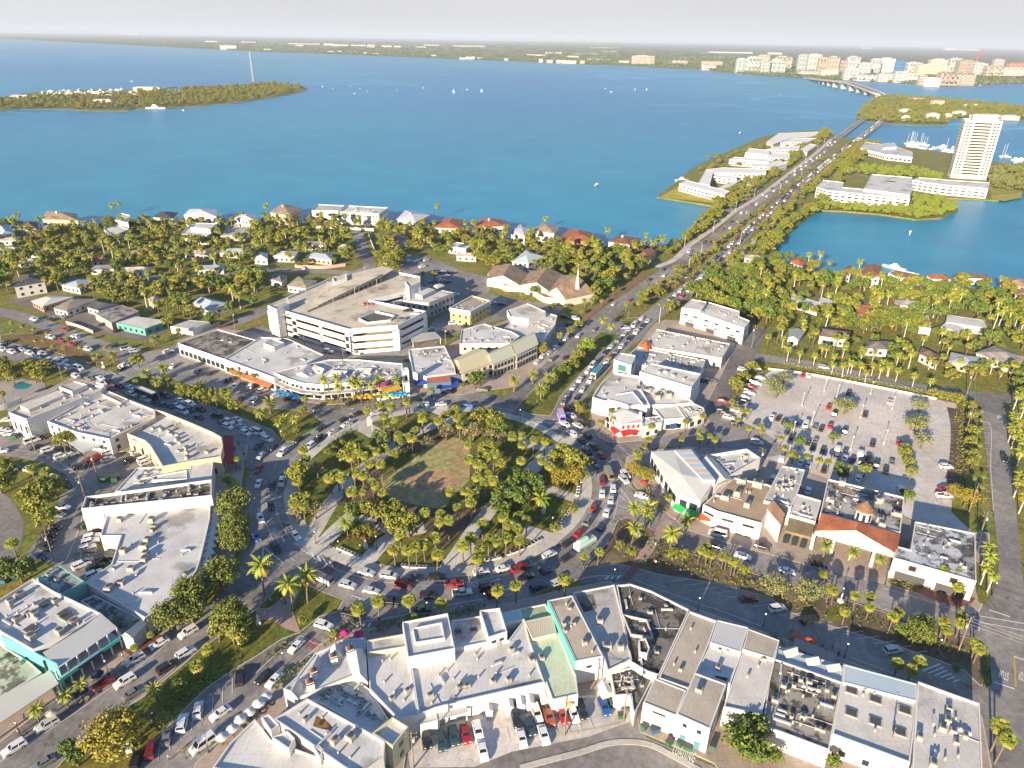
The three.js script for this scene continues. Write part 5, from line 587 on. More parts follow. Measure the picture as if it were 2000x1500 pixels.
b = bld('orange_house', 'house with bright orange flat roof under the giant spreading tree', [182.9,-361.6,190.8,-378.3,201,-372.5,193.2,-360.1], 5, { par: 0.1, cat: 'house', wall: [0.5, 0.3, 0.2], roofM: M([0.56, 0.17, 0.06], 'roof') }); b = bld('orange_house', 'smaller orange-roofed house behind the giant spreading tree', [204.3,-376.8,214.4,-378.8,208.3,-365.4,202.3,-365.1], 5, { par: 0.1, cat: 'house', wall: [0.5, 0.3, 0.2], roofM: M([0.5, 0.16, 0.07], 'roof') });
b = bld('flat_house', 'wide white flat-roofed house above the hedge', [227.5,-354.8,234.1,-366.1,249.2,-358.6,244.2,-346.3], 4, { par: 0.1, cat: 'house' }); b = bld('flat_house', 'white annex roof below the wide white house', [221.5,-348.7,229.9,-357.8,233.2,-347.7,226.7,-342.4], 3.6, { par: 0.1, cat: 'house' });
b = bld('flat_house', 'narrow grey-roofed house right of the giant tree', [209.9,-347.5,221.1,-367.1,222.6,-363.2,214.5,-345], 4, { par: 0.1, cat: 'house', roofM: greyRoofM });
house('grey-green roofed house at the edge of the palm street', [135.2,-329.3,140.5,-340.8,147.3,-337.6,139.9,-325.7], 4, 1.2, [0.34, 0.38, 0.36], { map: 'metal', type: 'gable' });
house('long brown-roofed white house on the palm street', [151.6,-331.3,156.9,-343.2,170.4,-337.6,164,-326.8], 4.4, 1.5, [0.3, 0.23, 0.18], { type: 'gable' });
house('grey hip-roofed house half hidden by street palms', [168.5,-317.7,174,-326.8,184.6,-326.5,178.9,-315.5], 4, 1.8, [0.25, 0.23, 0.23]);
house('brown hip-roofed house with parked cars on the palm street', [191.4,-311.7,196.9,-320,200.2,-310.6,194.9,-300.8], 4, 1.8, [0.27, 0.2, 0.15]);
house('house with blue-grey roof and tan wall on the palm street', [200.2,-302.4,207.8,-313.9,218.1,-308.3,210.8,-297.2], 4, 1.5, [0.45, 0.47, 0.48], { wall: [0.5, 0.38, 0.26], map: 'metal' });
house('broad grey-tan roofed house at the end of the palm street', [219.1,-313.6,233.9,-323.2,239.9,-309.2,228.9,-296.5], 4, 2, [0.48, 0.45, 0.41]);
house('pink-roofed villa at the right end of the basin shore', [297,-420.1,306.3,-431.7,315.3,-422.3,304.7,-409.3], 6, 2, [0.56, 0.36, 0.26], { wall: [0.6, 0.5, 0.42] });
house('low pink-roofed wing below the pink-roofed villa', [293.4,-402.9,305.4,-417.9,310.1,-410.9,297.7,-394], 4, 1.5, [0.56, 0.36, 0.26], { wall: [0.6, 0.5, 0.42] });
for (const [f, w, d, t, c, h, lab] of [[[-354.6,-492.1], 16, 10, 0.2, pl, 3.6, 'pale low house among trees behind the left shore villas'], [[-335.8,-466.8], 14, 9, 0.1, [0.66, 0.68, 0.7], 3.4, 'white low house below the pale low house'], [[-284.6,-453], 18, 10, 0.3, br, 3.6, 'brown-roofed bungalow on the residential street'], [[-267.9,-446.6], 12, 8, 0.3, tc, 3.4, 'orange-roofed bungalow beside the brown bungalow'], [[-250.8,-462.5], 20, 9, 0.1, tn, 3.6, 'tan-roofed bungalow with palms in front'], [[-208.5,-465], 18, 9, -0.1, [0.6, 0.5, 0.44], 3.6, 'pink-beige bungalow on the residential street'], [[-186.7,-470.9], 20, 10, 0.1, [0.5, 0.6, 0.62], 3.8, 'aqua-roofed bungalow on the residential street'], [[-188.5,-432.8], 16, 9, 0.2, bl, 3.4, 'slate-blue bungalow behind the round lime tree'], [[-232.7,-426.4], 18, 9, 0.2, pl, 3.4, 'pale bungalow beside the bend of the street'], [[-253.9,-429.2], 14, 8, 0.2, gr, 3.4, 'grey bungalow with a parked car on the residential street'], [[-306.7,-440.1], 12, 8, 0.2, pl, 3.4, 'white-roofed cottage among left gardens'], [[-311.7,-463.5], 14, 9, 0, tn, 3.6, 'tan cottage among left gardens'], [[-139,-493.4], 18, 9, 0, gr, 3.6, 'grey-roofed bungalow behind the bamboo clump'], [[-118,-488], 8, 6, 0.2, pl, 3.2, 'tiny white garden house near the street bend'], [[-80.9,-461.7], 12, 8, 0.2, [0.4, 0.3, 0.24], 3.6, 'brown garden house above the church car park'], [[-31.5,-470.7], 14, 8, -0.1, pl, 3.4, 'white garden house behind the church'], [[162.6,-475.7], 13, 8, -0.3, [0.6, 0.52, 0.44], 3.6, 'beige house right of the causeway path'], [[138.3,-424.1], 12, 9, -0.2, tc, 3.8, 'orange-roofed house in the hedge wood'], [[161.2,-431.7], 12, 8, -0.2, pl, 3.6, 'pale-roofed house at the left of the basin gardens'], [[224.1,-384.4], 16, 9, -0.2, bl, 3.8, 'slate-roofed house behind the narrow grey house'], [[265.8,-434.6], 12, 9, -0.1, tc, 4.4, 'terracotta house near the basin shore'], [[291.4,-437.3], 14, 9, -0.1, br, 4.4, 'brown house near the basin shore']]) { const C2 = Math.cos(t), S2 = Math.sin(t); house(lab, [[-w / 2, -d / 2], [w / 2, -d / 2], [w / 2, d / 2], [-w / 2, d / 2]].flatMap(([x, z]) => [f[0] + x * C2 + z * S2, f[1] - x * S2 + z * C2]), h, 1.6, c); }
// garden walls
function wall(label, f, h, m, name = 'garden_wall') { const p = pairs(f), c = centre(p), g = new GB(), q = smooth(p, 4).map((v) => [v[0] - c[0], v[1] - c[1]]), l = offsetLine(q, -0.15), r = offsetLine(q, 0.15); g.prism(l.concat(r.slice().reverse()), 0, h); const o = mesh('', g.geo(), m); top(name, o); o.position.set(c[0], 0, c[1]); tag(o, label, 'wall'); return o; }
wall('long pink garden wall along the residential street', [-140.7,-446.6,-132.6,-445.6,-122.5,-444.8,-109.2,-451.3], 2, M([0.58, 0.36, 0.32], 'plaster'));
wall('white garden wall in front of the cubic villas', [-165.1,-549.8,-144.7,-551.2,-124.3,-548.4,-107.9,-545.5], 2, whiteM);
wall('pink garden wall on the corner street', [-228.2,-341.8,-219,-336.9,-207.9,-329.5], 1.6, M([0.6, 0.44, 0.42], 'plaster'));
wall('white wall around the swimming pool terrace', [-201.8,-247.1,-199.4,-250.1,-197,-255.5], 2.2, whiteM);
wall('pale wall behind the palms on the garden street', [-158.9,-329.1,-154,-336.2,-150.3,-343.5], 2, M([0.5, 0.46, 0.42], 'plaster'));
wall('red-brown garden wall beside the garden street', [-149.6,-338.2,-145.8,-341.9,-142.5,-347.6], 1.6, M([0.32, 0.1, 0.08], 'brick'));
wall('low pale wall along the rear edge of the parking lot', [117,-299,129.9,-295.6,156.7,-282.9,179.5,-270.9], 1.0, M([0.6, 0.55, 0.48], 'plaster'));
wall('pale wall beside the shore road', [-109.3,-531.5,-101.1,-502.6,-96.3,-486], 1.8, M([0.6, 0.5, 0.46], 'plaster'));
// ---------- condominiums, tower, bridges and the far city ----------
const condo = (label, f, h, o) => { const q = bld('condominium', label, f, h, { par: 0.3, cat: 'apartments', roofM: M([0.74, 0.74, 0.73], 'plaster'), ...o }); wins(q, [[0.8, 1.5], [3.8, 1.5]], { gap: 5, w: 2 }); return q; };
condo('long white condominium behind the pointed lawn', [162.8,-728.1,173.7,-748.3,202.7,-689.9,193.4,-672.6], 7.5);
condo('white condominium wing running inland from the pointed lawn', [182.5,-732.6,208.6,-812.2,216.8,-809.6,191.4,-721.6], 7.5);
condo('white condominium facing the bay with a planted courtyard', [210.3,-817.4,231.6,-831.7,280.4,-826,270.7,-798.2,213.8,-794.4], 7.5);
condo('white condominium of the second row along the causeway', [257.3,-896.8,267,-914,308,-904,299.2,-877.4], 7.5);
condo('white condominium near the small jetty', [294,-958,311,-1000,334,-986,319,-938], 7);
condo('flat white condominium below the causeway pines', [327,-985,347,-1017,392,-1035,376,-996], 7);
condo('large low white roof at the bridge end of the shore', [361,-1084,413,-1191,488,-1222,470,-1174,416,-1135,362,-1057], 6);
condo('white condominium beside the causeway trees', [309,-923,332,-965,350,-955,334,-908], 7);
condo('short white condominium in the courtyard row', [208.8,-779.1,216.6,-794,237,-785.6,230.6,-767.3], 6); condo('white condominium above the causeway bend', [379,-1077,410,-1124,453,-1136,419,-1082], 6); condo('small white condominium at the near causeway trees', [296.8,-878.4,321,-906,320.2,-876,290.8,-845.3], 6); condo('white condominium wing of the second row', [280.5,-879.6,298.3,-873.8,290.5,-848.9,272.5,-852.5], 6); condo('low white house at the bridge end trees', [380,-1008,420,-1076,426,-1063,386,-991], 5);
for (const f of [[202.4,-730.5,235.6,-786.3,239.7,-779,207.1,-721.5], [228.9,-738.2,252.7,-784,255.9,-776.7,233.4,-731.8]]) { const w = pairs(f), c = centre(w), g = group('carport', 'long white carport roof behind the condominiums', 'carport', c[0], 0, c[1], 0, 'condominium carports'); const q = w.map((v) => [v[0] - c[0], v[1] - c[1]]); mesh('carport_roof', new GB().prism(q, 3, 3.2).geo(), whiteM, g); for (const v of inset(ccw(q), 0.6)) box('post', g, steelM, v[0], 0, v[1], 0.25, 3, 0.25); }
{ // retirement tower
  const [ax, az, bx, bz] = [490,-832.3,523.7,-820.8], L = Math.hypot(bx - ax, bz - az), ux = (bx - ax) / L, uz = (bz - az) / L, D = 17;
  b = bld('apartment_tower', 'tall white apartment tower of eighteen floors with balcony stripes', [ax, az, bx, bz, bx + uz * D, bz - ux * D, ax + uz * D, az - ux * D], 62, { par: 1, cat: 'tower', wall: [0.62, 0.6, 0.55] });
  const P = (t, d) => [ax + ux * L * t + uz * d - b.cx, az + uz * L * t - ux * d - b.cz], tn2 = Math.atan2(-uz, ux);
  for (let f = 0; f < 18; f++) { const y = 5 + f * 3.1; for (const [t, w] of [[0.5, 0.5]]) { const [x, z] = P(t, -0.05); const o = box('balcony', b.g, glassM, x, y, z, L * w, 1.5, 0.2, tn2); const r = mesh('rail', unitBox, b.wm, o); r.scale.set(1.04, 0.55, 5); r.position.set(0, -0.72, 2.2); }  // flat dark glass paints the shade of the balcony recesses
    for (const t of [0.08, 0.17, 0.83, 0.92]) { const [x, z] = P(t, -0.05); box('window', b.g, glassM, x, y, z, L * 0.055, 1.4, 0.2, tn2); }
    for (let k = 0; k < 3; k++) { box('window', b.g, glassM, ax - b.cx + uz * D * (k + 0.7) / 3.4 - ux * 0.02, y, az - b.cz - ux * D * (k + 0.7) / 3.4 - uz * 0.02, 2.2, 1.4, 0.2, tn2 + Math.PI / 2); } }
  for (const t of [0.25, 0.75]) { const [x, z] = P(t, -0.4); box('pier', b.g, b.wm, x, 0, z, 1.2, 61, 0.8, tn2); }
  const e = P(0.5, 9); box('machine_room', b.g, b.wm, e[0], 62, e[1], L * 0.6, 5, 9, tn2);
}
b = bld('tower_podium', 'long white terrace building at the foot of the apartment tower', [407,-755.1,421.8,-771.5,445.6,-758.6,481.7,-747.4,459.8,-713.2,423.4,-731.6], 10, { par: 0.5 }); wins(b, [[1.4, 1.4], [4.4, 1.4], [7.4, 1]], { gap: 5.5, w: 3.4 });
b = bld('white_residence', 'broad white residence block with pale flat roof beside the basin', [373.2,-774.4,407.5,-758.4,377.4,-695.3,358.2,-663,328,-689.2], 12, { par: 0.6 }); wins(b, [[1.5, 1.6], [5, 1.6], [8.5, 1.2]], { gap: 4.5, w: 3 }); skylight(b, [372.8,-733.3], 9);
b = bld('white_residence', 'long white waterside residence with ribbon windows', [290.9,-707.9,311.9,-746.5,327.6,-733.6,316,-707.4,333.8,-698.5,363.6,-671.9,355.3,-655.5,294.1,-690.7], 10, { par: 0.5 }); wins(b, [[1.5, 1.2], [4.6, 1.4], [7.4, 1]], { gap: 6, w: 3 });
b = bld('yacht_club', 'low white club house with bluish roofs in front of the marina', [469,-1022,506,-1090,530,-1049,524,-989,500,-941,477,-964], 7, { par: 0.3, roofM: M([0.55, 0.58, 0.6], 'roof') }); wins(b, [[1.2, 2.2]], { gap: 5, w: 3 }); upper(b, 'upper_storey', [505,-1043,533,-1060,516,-1018,492,-1006], 10);
// houses of the bridge island and the marina island
for (const [t, lab, c] of [[[838,-1647,21,12], 'white two-storey house beside the small bridge', C.white], [[761,-1490,13,12], 'low white house at the tip of the bridge island', C.white], [[826,-1512,20,17], 'white three-level house on the lagoon', C.white], [[1027,-1875,27,19], 'pink villa on the far shore of the bridge island', [0.62, 0.4, 0.3]], [[1058,-2039,32,11], 'tan-roofed villa near the bridge ramp', [0.6, 0.45, 0.35]], [[1101,-1854,40,8], 'long white house behind the lagoon trees', C.white], [[932,-1607,22,13], 'white house beside the lagoon seawall', C.white], [[873,-1545,13,12], 'narrow cream house by the lagoon', C.cream], [[961,-1559,60,10], 'wide white house behind the tower', C.white], [[996,-1539,34,11], 'white gabled house right of the tower', C.white], [[-1064,-1640,41,11], 'grey boathouse at the left end of the marina island', [0.4, 0.42, 0.42]], [[-941,-1959,68,11], 'cream clubhouse of the marina island', C.cream], [[-853,-1909,38,10], 'blue-roofed shed of the marina island', [0.1, 0.22, 0.4]], [[-850,-1567,39,11], 'stepped white house among mangroves on the marina island', C.white], [[-1043,-1663,17,8], 'small white boathouse of the marina', C.white], [[-909,-1829,26,10], 'low white office of the marina island', C.white]]) { const [x, z, w, h] = t, d = Math.min(14, w * 0.6); const q = bld('shore_house', lab, [x - w / 2, z, x + w / 2, z, x + w / 2, z - d, x - w / 2, z - d], Math.max(5, h * 0.7), { par: 0, wall: c, cat: 'house' }); pitched(q.g, q.p, q.H, 2.2, M(lab.includes('tan') || lab.includes('pink') ? [0.45, 0.2, 0.12] : lab.includes('blue') ? [0.08, 0.2, 0.4] : [0.6, 0.6, 0.6], 'metal')); wins(q, [[1, 2]], { w: 2, gap: 5 }); }
// low concrete bridges of the boulevard and the high arched bridge
function deck(name, label, pts, w, th, rail = 1, pierEvery = 18, o = {}) {
  const g = group(name, label, 'bridge', pts[0][0], 0, pts[0][2]), c = new THREE.CatmullRomCurve3(pts.map((p) => V3(p[0] - pts[0][0], p[1], p[2] - pts[0][2])), false, 'centripetal'), n = pts.length * 10, s = c.getPoints(n), P = s.map((v) => [v.x, v.z]), Y = s.map((v) => v.y);
  const l = offsetLine(P, -w / 2), r = offsetLine(P, w / 2), k = new GB(), rl = new GB();
  for (let i = 0; i < n; i++) { const A = (q, j, dy) => [q[j][0], Y[j] + dy, q[j][1]]; k.quad(A(l, i, 0), A(r, i, 0), A(r, i + 1, 0), A(l, i + 1, 0)); k.quad(A(r, i, -th), A(r, i, rail), A(r, i + 1, rail), A(r, i + 1, -th)); k.quad(A(l, i + 1, -th), A(l, i + 1, rail), A(l, i, rail), A(l, i, -th)); k.quad(A(l, i + 1, -th), A(r, i + 1, -th), A(r, i, -th), A(l, i, -th)); }
  mesh('deck', k.geo(), M([0.7, 0.67, 0.62], 'concrete'), g);
  strip(rl, P, w * 0.74, Y.map((y) => y + 0.03)); mesh('carriageway', rl.geo(), asphaltM, g);
  const len = c.getLength(), m = Math.floor(len / pierEvery); for (let i = 1; i < m; i++) { const v = c.getPointAt(i / m), t = c.getTangentAt(i / m), hh = v.y - th + 5; if (v.y < (o.min ?? -9)) continue; box('pier', g, M([0.62, 0.58, 0.52], 'concrete'), v.x, -5, v.z, w * (o.pw ?? 0.85), hh, o.pd ?? 1.4, Math.atan2(t.x, t.z)); }
  return { g, c, pts };
}
const Pt = (f, y) => [f[0], y, f[1]];
deck('low_bridge', 'low concrete bridge without traffic beside the busy causeway bridge', [Pt([495,-1170], 0.3), Pt([550,-1266], 0.6), Pt([618,-1388], 0.6), Pt([690,-1513], 0.3)], 12, 0.9, 0.9, 14);
deck('low_bridge', 'low concrete bridge carrying the queue of cars', [Pt([526,-1161], 0.3), Pt([575,-1247], 0.6), Pt([632,-1344], 0.6), Pt([708,-1479], 0.3)], 12, 0.9, 0.9, 14);
road('island_boulevard', [649,-1449,742,-1603,878,-1847,989,-2068,1069,-2253], 12); road('island_boulevard_east', [700,-1469,809,-1671,926,-1893,1012,-2073,1061,-2200], 12);
deck('high_bridge', 'high arched concrete bridge on tall white piers', [Pt([1024,-2116], 0.3), Pt([1041,-2187], 4), Pt([1031,-2211], 9), Pt([1040,-2300], 14), Pt([1062,-2425], 18), Pt([1081,-2549], 20), Pt([1092,-2658], 19), Pt([1124,-2828], 14), Pt([1169,-3031], 8), Pt([1232,-3324], 1)], 26, 3.2, 1.2, 92, { pw: 0.62, pd: 9, min: 5 });
// downtown towers
const fac = (cw, n, seed2) => tex(128, (u, v) => { const a = (u * n) % 1, c = (v * n) % 1, w = a > 0.22 && a < 0.78 && c > 0.3 && c < 0.75, k = w ? 84 + ((Math.floor(u * n) * 7 + Math.floor(v * n) * 13 + seed2) % 5) * 14 : 238; return [k * (w ? 0.95 : 1), k, k * (w ? 1.06 : 0.98)]; }, cw);
T.facA = fac(0.75, 4, 1); T.facB = fac(0.6, 3, 3); T.facC = fac(0.9, 4, 2);
const fm = (c, k) => M(c, 'fac' + 'ABC'[k % 3], 0.5), wh = [0.44, 0.47, 0.5], cr2 = [0.4, 0.37, 0.33], pk = [0.37, 0.3, 0.27], gn = [0.36, 0.43, 0.45];
[[[1220,-3681,78,57], gn, 'pale green-white'], [[1479,-4372,96,62], cr2, 'cream'], [[1467,-4031,56,78], gn, 'white-green'], [[1498,-3966,65,82], wh, 'white'], [[1523,-3902,54,67], pk, 'orange'], [[1564,-3888,57,73], cr2, 'cream'], [[1621,-3909,46,54], pk, 'peach'], [[2057,-4811,76,61], wh, 'slender white'], [[1359,-3178,57,48], wh, 'bright white'], [[1660,-3744,61,50], wh, 'grey-white'], [[1754,-3844,50,66], wh, 'white'], [[1835,-3901,73,69], [0.6, 0.64, 0.64], 'pale grey'], [[1916,-3930,80,55], [0.06, 0.2, 0.42], 'blue glass'], [[1944,-3842,66,55], wh, 'square white'], [[1996,-3768,139,46], [0.6, 0.52, 0.42], 'wide tan'], [[2823,-5255,128,47], [0.5, 0.48, 0.44], 'grey'], [[2317,-4163,58,72], gn, 'tall pale'], [[2351,-4100,94,62], pk, 'pink'], [[2382,-4038,66,52], wh, 'white'], [[2379,-3898,92,42], cr2, 'broad cream'], [[3359,-5492,71,49], [0.4, 0.4, 0.4], 'dark round-topped'], [[2542,-4009,105,38], wh, 'long white'], [[3435,-5405,114,31], [0.5, 0.2, 0.14], 'red-topped'], [[1373,-3437,76,29], [0.5, 0.52, 0.52], 'striped grey'], [[1325,-3539,99,18], wh, 'low white'], [[1394,-3102,87,23], wh, 'low terraced white'], [[1446,-3053,63,31], wh, 'stepped white'], [[1480,-3010,47,40], wh, 'gabled white'], [[1534,-3025,45,33], [0.5, 0.55, 0.5], 'slim grey-green'], [[1480,-2844,28,34], cr2, 'narrow cream'], [[1479,-2768,50,29], [0.8, 0.8, 0.8], 'dazzling white waterfront'], [[1591,-2874,66,43], pk, 'pink waterfront'], [[1667,-2895,62,38], cr2, 'cream waterfront'], [[737,-4602,131,51], cr2, 'wide cream beach'], [[1013,-4891,90,24], cr2, 'low cream'], [[1158,-4667,122,26], cr2, 'long cream'], [[1070,-3735,55,61], gn, 'pale green'], [[1122,-3727,61,70], gn, 'taller pale green'], [[1159,-3659,42,54], gn, 'small pale green'], [[1722,-5501,81,51], cr2, 'peach'], [[987,-4034,69,23], [0.6, 0.45, 0.5], 'round mauve-roofed'], [[2495,-3938,97,31], wh, 'pale']].forEach(([t, c, s], i) => {
  const [x, z, w, h] = t, d = Math.min(40, Math.max(16, w * 0.45)), q = bld('city_tower', s + (h > 45 ? ' high-rise' : ' block') + [' of the downtown skyline', ' in the far city', ' across the bay', ' on the city waterfront', ' behind the far shore'][i % 5] + (i > 30 ? ' beside palms' : i % 2 ? ' with flat crown' : ''), [x - w / 2, z, x + w / 2, z, x + w / 2, z - d, x - w / 2, z - d], h, { par: 0.8, cat: 'tower', wallM: fm(c, i), roofM: M(c, null) });
  if (h > 40) upper(q, 'roof_house', [x - w * 0.3, z - d * 0.2, x + w * 0.2, z - d * 0.2, x + w * 0.2, z - d * 0.8, x - w * 0.3, z - d * 0.8], h + 5, q.wm, q.rm);
  if (w > 40) for (const t2 of [-0.28, 0.02, 0.3]) box('bay', q.g, q.wm, w * t2, 0, d / 2 + 1.5, w * 0.13, h * 0.96, 4);
});
// far white halls, each a long roof seen over the trees
[[[-3024,-11212,453,23]], [[-2523,-10588,137,31]], [[-2327,-10403,202,23]], [[-2098,-10435,203,23]], [[-1763,-9530,93,38]], [[-1662,-10044,130,24]], [[-1228,-10085,131,18]], [[-1353,-12440,241,22]], [[-710,-11621,470,24]], [[-1498,-9869,80,25]], [[-2652,-9622,93,21]], [[-2195,-6929,67,16]], [[-1546,-6534,53,15]], [[-1505,-6684,33,14]], [[-1203,-6239,30,14]], [[-1094,-6085,49,13]], [[-917,-5992,39,9]], [[-602,-5682,37,15]], [[-366,-5275,43,11]], [[-318,-5336,61,15]], [[-253,-5343,35,13]], [[-72,-5170,25,13]], [[-4820,-12462,201,22]], [[-2639,-7205,152,35]], [[-4163,-12247,238,23]], [[-18495,-38160,676,83]], [[-35965,-60603,537,105]], [[160,-6536,165,13]], [[312,-7604,86,13]], [[396,-7550,61,16]], [[432,-6124,90,16]], [[650,-7513,232,9]], [[576,-5540,162,9]], [[1449,-13140,488,12]], [[1084,-9262,165,11]], [[146,-4876,24,20]], [[199,-4802,39,17]], [[251,-4779,27,18]], [[284,-4747,35,17]], [[327,-4721,54,17]], [[394,-4754,29,18]], [[658,-4837,63,18]], [[2710,-10007,534,15]], [[12453,-22796,368,57]], [[13053,-22948,592,47]], [[10358,-23553,228,28]], [[3142,-9641,172,21]]].forEach(([t], i) => { const [x, z, w, h] = t, d = Math.max(12, w * 0.3), o = group('far_hall', (w > 200 ? 'very long' : w > 90 ? 'long' : 'short') + ' pale building with ' + (i % 5 ? 'white' : 'reddish') + ' roof among the trees of the far shore', 'building', x, 0, z, 0, 'pale buildings on the far shore'); box('wall', o, i % 4 ? M([0.46, 0.44, 0.41], 'plaster') : M([0.42, 0.34, 0.29], 'plaster'), 0, 0, -d / 2, w, h, d); box('roof', o, i % 5 ? M([0.55, 0.54, 0.53], null) : M([0.36, 0.22, 0.16], null), 0, h, -d / 2, w + 1, 0.6, d + 1); });
// ---------- vegetation ----------
const leafM = new THREE.MeshStandardMaterial({ vertexColors: true, roughness: 0.75 }), barkM = M([0.33, 0.26, 0.19], 'soil', 0.95), palmBarkM = M([0.36, 0.3, 0.24], 'soil', 0.95), royalBarkM = M([0.55, 0.52, 0.46], 'plaster', 0.9);
const jit = (c, k = 0.25) => { const f = 1.62 * (1 + rr(-k, k)), h = rr(-0.1, 0.1); return [c[0] * f * 0.92 * (1 + h), c[1] * f, c[2] * f * 0.8 * (1 - h)]; };
function fan(g, c, d, side, up, r, col) {                                   // one fan leaf: jagged, a little folded, tips drooping
  const n = 8; let prev = null;
  for (let i = 0; i <= n; i++) { const a = (i / n - 0.5) * 3.3, rad = r * (i % 2 ? 0.72 : 1) * (1 - 0.1 * Math.abs(a)); const x = Math.cos(a) * rad, s = Math.sin(a) * rad, dr = -0.16 * rad * rad / r - 0.1 * Math.abs(s); const q = [c[0] + d.x * x + side.x * s + up.x * dr, c[1] + d.y * x + side.y * s + dr - 0.12 * rad, c[2] + d.z * x + side.z * s + up.z * dr]; if (prev) g.tri(c, prev, q, col); prev = q; }
}
function sabalParts(h, R, sd, cols) {
  seed = sd; const tr = new GB(), bend = rr(-0.5, 0.5), bz = rr(-0.4, 0.4), pts = [], rs = []; for (let i = 0; i <= 5; i++) { const t = i / 5; pts.push([bend * t * t, h * t, bz * t * t]); rs.push(0.24 - 0.07 * t); } tr.tube(pts, rs, 7);
  const g = new GB(), N = 54; for (let i = 0; i < N; i++) { const el = Math.asin(-0.62 + 1.6 * (i + 0.5) / N), az = i * 2.39996 + rr(-0.3, 0.3), d = V3(Math.cos(el) * Math.cos(az), Math.sin(el), Math.cos(el) * Math.sin(az)), side = V3(-Math.sin(az), rr(-0.25, 0.25), Math.cos(az)).normalize(), up = d.clone().cross(side).normalize(), p = R * rr(0.34, 0.52); const c = [bend + d.x * p, h + d.y * p, bz + d.z * p]; if (el > 0.55) { const e2 = rr(0.05, 0.55); d.set(Math.cos(e2) * Math.cos(az), Math.sin(e2), Math.cos(e2) * Math.sin(az)); } fan(g, c, d, side, up, R * rr(0.5, 0.62), i < 5 ? jit([0.17, 0.12, 0.06]) : jit(pick(cols))); }
  return [tr.geo(), g.geo()];
}
function frond(g, base, az, el, len, droop, w, col, n = 7) {                // feather frond: midrib curve with leaflet triangles
  const dx = Math.cos(az), dz = Math.sin(az), pts = []; let x = 0, y = 0, a = el; for (let i = 0; i <= n; i++) { pts.push([base[0] + dx * x, base[1] + y, base[2] + dz * x]); x += Math.cos(a) * len / n; y += Math.sin(a) * len / n; a -= droop / n; }
  for (let i = 0; i < n; i++) { const p = pts[i], q = pts[i + 1], t = (i + 0.5) / n, ww = w * Math.sin(Math.PI * (0.12 + 0.86 * t)); for (const s of [-1, 1]) { const tip = [(p[0] * 0.3 + q[0] * 0.7) - dz * s * ww + dx * 0.25 * len / n, (p[1] + q[1]) / 2 - ww * 0.55, (p[2] * 0.3 + q[2] * 0.7) + dx * s * ww + dz * 0.25 * len / n]; g.tri(p, q, tip, col); const t2 = [p[0] - dz * s * ww * 0.9, p[1] - ww * 0.6, p[2] + dx * s * ww * 0.9]; g.tri(p, [(p[0] + q[0]) / 2, (p[1] + q[1]) / 2, (p[2] + q[2]) / 2], t2, col); } }
}
function featherParts(h, N, len, w, droop, sd, cols, rTop, lean = 0.6, shaft) {
  seed = sd; const tr = new GB(), bx = rr(-lean, lean), bz = rr(-lean, lean), pts = [], rs = []; for (let i = 0; i <= 6; i++) { const t = i / 6; pts.push([bx * t * t, h * t, bz * t * t]); rs.push(rTop * (1.5 - 0.5 * t)); } tr.tube(pts, rs, 8);
  const g = new GB(); if (shaft) g.tube([[bx, h - 1.4, bz], [bx, h - 0.7, bz], [bx, h + 0.1, bz]], [rTop * 0.95, rTop * 1.15, rTop * 0.6], 7, [0.12, 0.17, 0.03]);
  for (let i = 0; i < N; i++) { const t = (i + 0.5) / N; frond(g, [bx, h, bz], i * 2.39996 + rr(-0.2, 0.2), -0.5 + 1.75 * t + rr(-0.1, 0.1), len * rr(0.85, 1.1), droop * rr(0.85, 1.15) * (1.15 - 0.4 * t), w, i < N * 0.06 ? jit([0.2, 0.13, 0.05]) : jit(pick(cols))); }
  return [tr.geo(), g.geo()];
}
function leafy(g, c, r, n, size, cols) {                                    // a clump of leaf faces
  for (let i = 0; i < n; i++) { const u = rr(-1, 1), a = rr(0, 6.283), k = Math.sqrt(1 - u * u), rad = r * Math.cbrt(rr(0.25, 1)); const o = [c[0] + k * Math.cos(a) * rad, c[1] + u * rad * 0.8, c[2] + k * Math.sin(a) * rad]; const e = V3(k * Math.cos(a) + rr(-0.8, 0.8), u + rr(-0.5, 1.0), k * Math.sin(a) + rr(-0.8, 0.8)).normalize(), s = V3(rr(-1, 1), rr(-1, 1), rr(-1, 1)).cross(e).normalize().multiplyScalar(size * rr(0.6, 1.1)), t = e.clone().cross(s).multiplyScalar(0.62); g.quad([o[0] - s.x, o[1] - s.y, o[2] - s.z], [o[0] - t.x, o[1] - t.y, o[2] - t.z], [o[0] + s.x, o[1] + s.y, o[2] + s.z], [o[0] + t.x, o[1] + t.y, o[2] + t.z], jit(pick(cols), 0.3)); }
}
function broadParts(R, H, n, leaf, sd, cols, flat = 0.75, sparse = 1) {     // crown radius R, overall height H
  seed = sd; const tr = new GB(), g = new GB(), th = H - R * flat * 1.45; tr.tube([[0, 0, 0], [rr(-0.2, 0.2), th * 0.6, rr(-0.2, 0.2)], [rr(-0.3, 0.3), th + R * 0.2, rr(-0.3, 0.3)]], [R * 0.085 + 0.08, R * 0.07 + 0.06, R * 0.05], 7);
  for (let i = 0; i < n; i++) { const el = Math.asin(rr(-0.35, 1)), az = i * 2.39996 + rr(-0.4, 0.4), q = R * rr(0.5, 0.86), c = [Math.cos(el) * Math.cos(az) * q, H - R * flat + Math.sin(el) * q * flat, Math.cos(el) * Math.sin(az) * q]; if (i % 3 === 0) tr.tube([[0, th, 0], [c[0] * 0.5, th + (c[1] - th) * 0.6, c[2] * 0.5], [c[0] * 0.92, c[1] * 0.97, c[2] * 0.92]], [R * 0.04, R * 0.022, 0.02], 5); leafy(g, c, R * rr(0.24, 0.36), Math.round(34 * sparse), leaf, cols); }
  return [tr.geo(), g.geo()];
}
